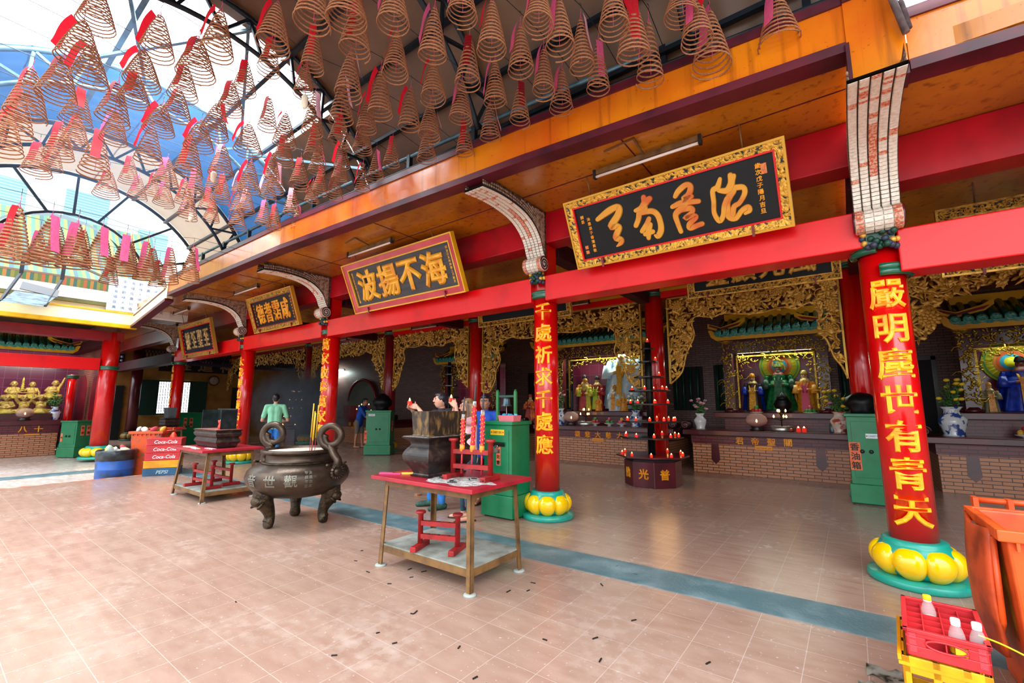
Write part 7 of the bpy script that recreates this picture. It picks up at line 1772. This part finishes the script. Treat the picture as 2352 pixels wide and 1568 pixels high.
# ---------------------------------------------------------------- openings and wall things of the far hall
g = G()
o = obj('window_1', G().box(-25.745, 6.85, 1.1, -25.71, 8.12, 2.6), mat('window_light', (.93, .97, 1.0), .4, emit=1.5)); o['kind'] = 'structure'
fr = obj('frame', G().box(-25.71, 6.8, 1.05, -25.66, 6.87, 2.65).box(-25.71, 8.1, 1.05, -25.66, 8.17, 2.65).box(-25.71, 6.8, 2.58, -25.66, 8.17, 2.65).box(-25.71, 6.8, 1.05, -25.66, 8.17, 1.12), GREEND, o)
g = G()
for k in range(1, 13): g.box(-25.7, 6.85 + 1.27 * k / 13 - .008, 1.1, -25.68, 6.85 + 1.27 * k / 13 + .008, 2.6)
for k in range(1, 12): g.box(-25.695, 6.85, 1.1 + 1.5 * k / 12 - .008, -25.685, 8.12, 1.1 + 1.5 * k / 12 + .008)
obj('bars', g, STEEL, o)
for y, lb in ((6.5, 'left'), (8.5, 'right')):
    t = thing('window_shutter', 'dark green louvred shutter on the %s of the barred window' % lb, 'shutter', (-25.66, y, 1.05), 0, 'shutters of the barred window')
    obj('panel', G().box(0, -.33, 0, .04, .33, 1.6), GREEND, t)
    g = G()
    for k in range(22): g.box(.04, -.28, .06 + k * .068, .055, .28, .1 + k * .068)
    obj('louvres', g, mat('louvre_green', '0c3c34', .5), t)
t = thing('wall_clock', 'round wall clock with pale face and dark rim on the ochre wall', 'clock', (-25.74, 9.12, 2.72))
obj('rim', G().lathe([(.2, 0), (.25, 0), (.26, .03), (.24, .05), (.205, .04)], 32, cap=False).xf(Matrix.Rotation(PI / 2, 4, 'Y')), MAROON, t)
f = obj('dial', G().lathe([(0, .01), (.21, .01), (.21, .02), (0, .02)], 32).xf(Matrix.Rotation(PI / 2, 4, 'Y')), mat('dial', 'c8bfb0', .5), t)
g = G()
for k in range(12): a = k * PI / 6; g.bar((.022, .17 * cos(a), .17 * sin(a)), (.022, .195 * cos(a), .195 * sin(a)), .012, .004)
obj('hour_marks', g, BLK, f); obj('hour_hand', G().bar((.024, 0, 0), (.024, -.03, -.1), .016, .004), BLK, f); obj('minute_hand', G().bar((.024, 0, 0), (.024, .02, .16), .01, .004), BLK, f)
t = thing('wall_banner', 'long black wall board with large pale gold characters over the clock', 'sign', (-25.74, 6.8, 3.08))
obj('board', G().box(0, 0, 0, .06, 3.9, .72), mat('board_black', '14181a', .4), t)
for k, ch in enumerate('惟道神'):
    g = G(); write(g, ch, (.062, .95 + k * .95, .36), (0, 1, 0), (0, 0, 1), .62, .02, .03, sx=1.1); obj('character', g, mat('board_gold', '9a8468', .4, .3) if 'board_gold' not in bpy.data.materials else bpy.data.materials['board_gold'], t)
g = G()
for k, ch in enumerate('信女陳氏敬獻'): write(g, ch, (.062, 3.6, .62 - k * .1), (0, 1, 0), (0, 0, 1), .07, .01)
for k, ch in enumerate('甲子年立'): write(g, ch, (.062, .3, .6 - k * .12), (0, 1, 0), (0, 0, 1), .08, .01)
obj('small_writing', g, GOLD, t)
o = obj('door_1', G().box(-25.745, 5.0, 0, -25.68, 5.62, 2.35), mat('door_black', '101a1c', .4)); o['kind'] = 'structure'
o = obj('door_2', G().box(-25.745, 10.0, 0, -25.68, 11.0, 2.4), mat('door_brown', '2c201c', .4)); o['kind'] = 'structure'
t = thing('vent_block', 'small white pierced vent block high in the ochre wall', 'vent', (-25.74, 5.3, 3.35))
obj('frame', G().box(0, -.22, 0, .02, .22, .4), BLK, t)
for k in range(6): obj('pierced_hole', G().lathe([(0, .021), (.055, .021), (.055, .026), (0, .026)], 10).xf(Matrix.Translation((0, -.13 + .13 * (k % 3), .11 + .17 * (k // 3))) @ Matrix.Rotation(PI / 2, 4, 'Y')), mat('hole_sky', 'b8d0f0', .5) if 'hole_sky' not in bpy.data.materials else bpy.data.materials['hole_sky'], t)
t = thing('lattice_frieze', 'dark blue pierced lattice beam crossing under the far ceiling', 'frieze', (-25.0, 5.95, 3.38))
obj('beam', G().box(-.12, 0, 0, .12, 7.6, .14).box(-.12, 0, .56, .12, 7.6, .64), mat('frieze_blue', '2c2c50', .4), t)
g = G()
for k in range(60):
    y = .06 + k * .125; g.bar((0, y, .14), (0, y + .12, .56), .03).bar((0, y + .12, .14), (0, y, .56), .03)
obj('lattice', g, mat('frieze_navy', '1c2440', .5), t)
for k, (x0, x1, zt, lb) in enumerate(((-22.4, -20.95, 2.55, 'rear'), (-20.2, -18.7, 2.62, 'front'))):
    P = [(x0, .0), (x1, .0), (x1, zt - .6)] + [((x0 + x1) / 2 + (x1 - x0) / 2 * cos(PI * i / 14), zt - .6 + .6 * sin(PI * i / 14)) for i in range(1, 14)] + [(x0, zt - .6)]
    tag(obj('blind_arch', G().prism(P, 3.575, 3.6, 'y'), DRED), 'red arched wall panel beside the golden figures, the %s one' % lb, 'arch', 'red blind arches')
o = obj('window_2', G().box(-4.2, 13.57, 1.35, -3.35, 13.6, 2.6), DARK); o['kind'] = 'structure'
g = G()
for k in range(4): g.tube([(-4.08 + k * .2, 13.5, 1.35), (-4.08 + k * .2, 13.5, 2.6)], .035, 8)
obj('bars', g, GREEND, o)
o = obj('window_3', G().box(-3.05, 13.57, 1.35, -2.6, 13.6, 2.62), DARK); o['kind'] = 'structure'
g = G()
for k in range(3): g.tube([(-2.95 + k * .14, 13.5, 1.35), (-2.95 + k * .14, 13.5, 2.62)], .035, 8)
obj('bars', g, GREEND, o)
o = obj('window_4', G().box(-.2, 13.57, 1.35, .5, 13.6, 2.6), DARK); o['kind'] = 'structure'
g = G()
for k in range(4): g.tube([(-.1 + k * .17, 13.5, 1.35), (-.1 + k * .17, 13.5, 2.6)], .035, 8)
obj('bars', g, GREEND, o)
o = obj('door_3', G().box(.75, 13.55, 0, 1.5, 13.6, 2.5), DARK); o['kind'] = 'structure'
obj('frame', G().box(.68, 13.54, 0, .76, 13.6, 2.58).box(1.49, 13.54, 0, 1.57, 13.6, 2.58).box(.68, 13.54, 2.5, 1.57, 13.6, 2.6), DARKM, o)
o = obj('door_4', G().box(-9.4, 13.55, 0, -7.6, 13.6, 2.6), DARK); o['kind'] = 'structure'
g = G()
for x in (-9.4, -8.95, -8.5, -8.05, -7.62): g.box(x, 13.5, 0, x + .05, 13.56, 2.65)
for z in (1.3, 2.0, 2.6): g.box(-9.4, 13.5, z, -7.57, 13.56, z + .05)
obj('frame', g, DARKM, o)
P = [(-20.6, .9), (-18.3, .9), (-18.3, 1.7)] + [(-19.45 + 1.15 * cos(PI * i / 16), 1.7 + 1.05 * sin(PI * i / 16)) for i in range(1, 16)] + [(-20.6, 1.7)]
t = thing('arched_niche', 'arched opening with red reveal in the brick wall over the cloth-covered altar', 'niche', (0, 0, 0))
obj('opening', G().prism(P, 13.48, 13.595, 'y'), mat('niche_grey', '5c6458', .6), t)
obj('red_reveal', G().tube([(x, 13.46, z) for x, z in P[2:-0 or None]], .07, 8), DRED, t)

# ---------------------------------------------------------------- things on the altars
def vase(label, p, h, m, flowers, seed, cat='vase'):
    t = thing('flower_vase', label, cat, p, 0, 'vases of flowers on the altars')
    obj('vase_body', G().lathe([(.28 * h, 0), (.3 * h, .02 * h), (.26 * h, .08 * h), (.36 * h, .4 * h), (.38 * h, .58 * h), (.22 * h, .76 * h), (.2 * h, .86 * h), (.3 * h, 1.0 * h), (.27 * h, .98 * h)], 24), m, t)
    random.seed(seed); g = G(); hd = G()
    for k in range(26):
        a = random.uniform(0, 6.28); sp = random.uniform(.1, .5) * h; hh = random.uniform(1.25, 2.0) * h
        tip = (sp * cos(a), sp * sin(a), hh)
        g.tube([(0, 0, .9 * h), (sp * .4 * cos(a), sp * .4 * sin(a), .9 * h + (hh - .9 * h) * .6), tip], .006, 4)
        for q in range(2):
            s_ = random.uniform(.3, .85); c_ = Vector((0, 0, .9 * h)).lerp(Vector(tip), s_); g.ball(tuple(c_ + Vector((random.uniform(-.03, .03), random.uniform(-.03, .03), 0))), (.05, .018, .02), 6, 4, 0, Matrix.Rotation(random.uniform(0, 3), 3, 'Z') @ Matrix.Rotation(random.uniform(-1, 1), 3, 'Y'))
        if k % 2 == 0:
            b = obj('blossom', G().ball((0, 0, 0), (.045, .045, .03), 8, 5), flowers[k % len(flowers)], t, tip)
    obj('foliage', g, LEAF, t)
    return t
POR = mat('porcelain_white', 'd8dcdc', .2, coat=.5); BWP = mat('blue_white_porcelain', 'dfe6ee', .2, coat=.5, col2='2a4a98', scale=9, lo=.5, hi=.56); PAT = mat('painted_porcelain', 'e0d0c4', .25, coat=.5, col2='b8503c', scale=8, lo=.5, hi=.6)
vase('white vase of lilies on the left end of the altar of the green deity', (-2.88, 11.2, .95), .36, POR, [PETALP, mat('lily_white', 'f0e8ec', .5)], 1)
vase('painted vase of yellow flowers on the right end of the altar of the green deity', (-.22, 11.2, .95), .42, PAT, [PETALY, PETALY, PETALP], 2)
vase('blue and white porcelain vase of yellow and pink flowers at the right', (1.42, 11.25, .95), .52, BWP, [PETALY, PETALY, PETALY, PETALP], 3)
vase('vase of pale lilies on the goddess altar beside the red column', (-6.75, 11.3, .95), .45, BWP, [PETALP, mat('lily_pale', 'e8d8dc', .5)], 4)
vase('vase of white flowers on the goddess altar behind the candle tree', (-4.5, 11.35, .95), .42, BWP, [mat('flower_white', 'e8e8e0', .5)], 5)
vase('blue and white vase of green leaves beside the golden seated figures', (-20.8, 2.88, 1.03), .42, BWP, [LEAF], 6)
vase('small vase of yellow flowers in the smoky far alcove', (-20.4, 11.3, .95), .4, PAT, [PETALY], 7)
GRED = glass('red_glass', (.9, .75, .7), .03, .3)
def oil_lamp(label, p):
    t = thing('oil_lamp', label, 'lamp', p, 0, 'glass oil lamps on the altars')
    obj('stand', G().lathe([(.14, 0), (.15, .02), (.1, .05), (.13, .08)], 20), DARKM, t)
    obj('glass_globe', G().lathe([(.1, .08), (.19, .14), (.215, .22), (.19, .3), (.12, .36), (.11, .37)], 28), GRED, t)
    obj('red_oil', G().lathe([(0, .085), (.1, .085), (.18, .14), (.19, .165), (0, .165)], 24), mat('red_oil', 'a8141c', .1), t); obj('flame', G().lathe([(0, .17), (.02, .19), (.014, .22), (0, .25)], 8), FLAME, t)
oil_lamp('round glass oil lamp with red oil before the blue-caped attendant', (-1.7, 11.2, .95)); oil_lamp('round glass oil lamp at the left of the goddess altar', (-6.3, 11.15, .95)); oil_lamp('dark oil lamp glowing before the golden seated figures', (-20.65, 2.2, 1.03))
def candelabra(label, p):
    t = thing('candle_stand', label, 'candle stand', p, 0, 'branched candle stands on the altars')
    obj('silver_basin', G().lathe([(.21, 0), (.22, .02), (.22, .11), (.2, .115), (.2, .03), (0, .03)], 28), CHROME, t); obj('stem', G().tube([(0, 0, .02), (0, 0, .5)], .014, 8), BLACKLAQ, t)
    for k in range(6):
        a = k * PI / 3 + .3; z = .28 if k % 2 else .4; r = .14 if k % 2 else .09
        b = obj('branch', G().tube([(0, 0, z - .06), (r * cos(a), r * sin(a), z)], .008, 6), BLACKLAQ, t); obj('flame', G().lathe([(0, 0), (.018, .02), (.012, .05), (0, .07)], 8, (r * cos(a), r * sin(a), z)), FLAME, b)
candelabra('branched candle stand in a silver basin before the green deity', (-1.22, 11.15, .95)); candelabra('branched candle stand in a silver basin on the goddess altar', (-5.85, 11.15, .95))
t = thing('incense_pot', 'dark lidded incense pot in front of the green-robed deity', 'pot', (-1.22, 11.62, 1.33))
obj('pot', G().lathe([(.1, 0), (.08, .05), (.16, .12), (.18, .2), (.14, .26), (.15, .28)], 20), BLACKLAQ, t); obj('lid', G().lathe([(.13, .28), (.1, .36), (.04, .42), (0, .46)], 16), BLACKLAQ, t)
for k, x in enumerate((-.92, -.82)):
    c_ = thing('votive_candle', 'small red votive candle right of the silver basin, the %s one' % ['left', 'right'][k], 'candle', (x, 11.05, .95), 0, 'votive candles by the silver basin'); obj('cup', CUP, CUPGLOW, c_).scale = (1.5, 1.5, 1.6); obj('flame', FLM, FLAME, c_).scale = (1.5, 1.5, 1.5)
random.seed(4)
FR = [mat('fruit_red', 'b8282c', .4), mat('fruit_green', '3c8c3c', .4), mat('fruit_pink', 'c8486c', .4), mat('fruit_gold', 'd8a83c', .4)]
for j, (x, y, z, lb) in enumerate(((-5.62, 11.25, 1.02, 'on the goddess altar, the left dish'), (-5.2, 11.25, 1.02, 'on the goddess altar, the middle dish'), (-4.85, 11.25, 1.02, 'on the goddess altar, the right dish'), (2.3, 11.3, 1.0, 'on the rightmost altar'), (-1.75, 11.62, 1.34, 'before the blue-caped attendant'), (-.72, 11.62, 1.34, 'before the golden-robed attendant'))):
    t = thing('offering_dish', 'pale footed offering dish ' + lb, 'dish', (x, y, z - .07), 0, 'offering dishes'); obj('dish', G().lathe([(.06, 0), (.04, .03), (.13, .06), (.14, .075), (0, .06)], 18), POR, t)
    for k in range(5):
        a = k * 1.57; r = .06 if k < 4 else 0
        o = obj('fruit', G().ball((0, 0, 0), .048, 10, 8), FR[(j + k // 4) % 4], None, (x + r * cos(a), y + r * sin(a), z + .035 + (.07 if k == 4 else 0)))
        tag(o, 'round %s fruit heaped in the dish %s' % (['red', 'green', 'pink', 'golden'][(j + k // 4) % 4], lb), 'fruit', 'fruit in the dish ' + lb)
o = obj('tablecloth', G().box(-17.75, 10.78, .955, -15.95, 11.9, 1.0).grid(lambda u, v: (-17.75 + 1.8 * u, 11.4 + .03 * sin(u * 40), 1.0 + .48 * v), 50, 3), mat('cloth_red', 'a81424', .6, col2='7a0c18', scale=10)); tag(o, 'gathered red cloth over the altar left of the man in blue', 'tablecloth')
for k in range(7):
    x = -16.2 + .16 * k; c_ = thing('altar_candle', 'thin lit candle on the cloth-covered altar, %s from the left' % ORD1[k], 'candle', (x, 11.0, 1.0 if k < 2 else .95), 0, 'thin candles on the cloth-covered altar')
    h = .3 + .12 * (k % 3); obj('stick', G().tube([(0, 0, 0), (0, 0, h)], .012, 6), CANDLE, c_); obj('flame', FLM, FLAME, c_, (0, 0, h - .06)).scale = (1.6, 1.6, 1.6)
t = thing('stone_lion', 'dark carved censer on the green cabinet beside the man in blue', 'censer', (-11.7, 8.86, 1.34))
obj('body', G().lathe([(.2, 0), (.16, .06), (.27, .16), (.29, .28), (.22, .36), (.16, .44), (.06, .52)], 24, fn=lambda a, z: 1 + .08 * sin(7 * a + 20 * z)), BLACKLAQ, t)
t = thing('stone_lion', 'dark carved censer on the green cabinet by the column at the right', 'censer', (.12, 9.08, 1.37))
obj('body', G().lathe([(.18, 0), (.15, .06), (.22, .14), (.2, .24), (.12, .3), (.05, .33)], 24, fn=lambda a, z: 1 + .1 * sin(5 * a + 24 * z)), BLACKLAQ, t)
t = thing('water_flask', 'small grey flask left on the altar beside the right cabinet', 'flask', (-.35, 11.2, .95)); obj('flask', G().lathe([(.05, 0), (.055, .02), (.05, .16), (.02, .2), (.02, .25), (0, .25)], 14), BELLM, t)
# more candle trees
def tree(label, p, tiers, lit, base=True):
    t = thing('candle_tree', label, 'candle stand', p, 0)
    if base: obj('octagon_base', G().prism(oct_(.45), 0, .5, 'z'), MAROON, t)
    obj('pole', G().lathe([(.05, .0), (.05, tiers[-1][0] + .12)], 10), BLACKLAQ, t)
    for z, R_ in tiers:
        d = obj('disc', G().prism(oct_(R_), z - .03, z, 'z'), DARKM, t)
        if lit:
            for k in range(6): a = k * 1.05 + z; obj('flame', FLM, FLAME, d, (R_ * .8 * cos(a), R_ * .8 * sin(a), z)).scale = (1.3, 1.3, 1.3)
    return t
tr = tree('dark candle tree wreathed in smoke behind the man in mint green', (-19.0, 9.9, 0), [(.62, .62), (.95, .52), (1.3, .42), (1.65, .33), (2.0, .22)], True)
g = G().prism([(0, .05), (.15, .25), (0, .45), (-.15, .25)], -.46, -.445, 'y'); d_ = obj('gold_diamond', g, GOLDTXT, tr); d_.rotation_euler = (0, 0, PI / 8)
d_.rotation_euler = (0, 0, math.radians(67.5 - 90 + 22.5)); d_.location = (.0, .03, 0)
tree('dark unlit candle tree behind the candle-holding couple', (-9.9, 9.95, 0), [(1.0, .5), (1.4, .42), (1.75, .34), (2.1, .28), (2.45, .2), (2.7, .14)], False)
# third burner table near the far column
burner_table('red-topped table far off before the column by the barred window', -17.6, -16.6, 4.75, 5.15, .8, .08, .2)
t = thing('incense_burner', 'small grey burner on the far table before the column by the barred window', 'burner', (-17.15, 4.95, .8))
obj('trough', ogee_box(.26, .16, [(0, -.03), (.04, -.01), (.1, .03), (.14, .01), (.2, .03), (.24, .01), (.3, .05)]), BURN2, t); obj('tall_box', ogee_box(.18, .1, [(.3, 0), (.62, .02)]), mat('grey_box', '4a5054', .5, col2='2c3034', scale=8), t)
for k in range(5):
    o = obj('red_packet', G().box(-.08, -.03, 0, .08, .03, .03), RED, None, (-16.75 + .02 * k, 4.8 + .07 * k, .802)); o.rotation_euler = (0, 0, .4 * k); tag(o, 'small red packet scattered on the far red-topped table', 'packet', 'red packets on the far table')
# ---------------------------------------------------------------- smoke
def smoke(name, label, c, r, dens, scale, lo, hi, col=(.62, .7, .85), stretch=(1, 1, .5)):
    m = bpy.data.materials.new(name); m.use_nodes = True; nt = m.node_tree; nt.nodes.clear()
    out = N(nt, 'ShaderNodeOutputMaterial'); v = N(nt, 'ShaderNodeVolumePrincipled'); v.inputs['Color'].default_value = col + (1,); v.inputs['Anisotropy'].default_value = .2
    tc = N(nt, 'ShaderNodeTexCoord'); mp = N(nt, 'ShaderNodeMapping'); mp.inputs['Scale'].default_value = stretch; nt.links.new(tc.outputs['Object'], mp.inputs[0])
    no = N(nt, 'ShaderNodeTexNoise'); no.inputs['Scale'].default_value = scale; no.inputs['Detail'].default_value = 4; no.inputs['Distortion'].default_value = 1.2; nt.links.new(mp.outputs[0], no.inputs['Vector'])
    r_ = N(nt, 'ShaderNodeMapRange'); r_.inputs[1].default_value = lo; r_.inputs[2].default_value = hi; r_.inputs[4].default_value = dens; nt.links.new(no.outputs['Fac'], r_.inputs[0])
    ln = N(nt, 'ShaderNodeVectorMath', operation='LENGTH'); m2 = N(nt, 'ShaderNodeMapping'); m2.inputs['Scale'].default_value = tuple(1 / q for q in r); nt.links.new(tc.outputs['Object'], m2.inputs[0]); nt.links.new(m2.outputs[0], ln.inputs[0])
    f = N(nt, 'ShaderNodeMapRange'); f.inputs[1].default_value = 1.0; f.inputs[2].default_value = .35; nt.links.new(ln.outputs['Value'], f.inputs[0])
    nt.links.new(math_node(nt, 'MULTIPLY', r_.outputs[0], f.outputs[0]), v.inputs['Density']); nt.links.new(v.outputs[0], out.inputs['Volume'])
    o = obj(name, G().ball((0, 0, 0), r, 20, 12), m, None, c); tag(o, label, 'smoke', kind='stuff'); return o
smoke('incense_smoke', 'bluish incense smoke drifting around the dark candle tree', (-16.6, 8.9, 1.5), (2.4, 1.8, 1.6), 4.5, 1.6, .46, .72, (.72, .8, .95))
smoke('smoke_haze', 'thin blue haze of incense smoke under the far yard roof', (-8.6, 1.5, 5.3), (3.2, 2.3, 1.3), .2, .6, .3, .8, (.35, .55, .95))

if _to.name in COL.objects: bpy.data.objects.remove(_to)      # letters font helper
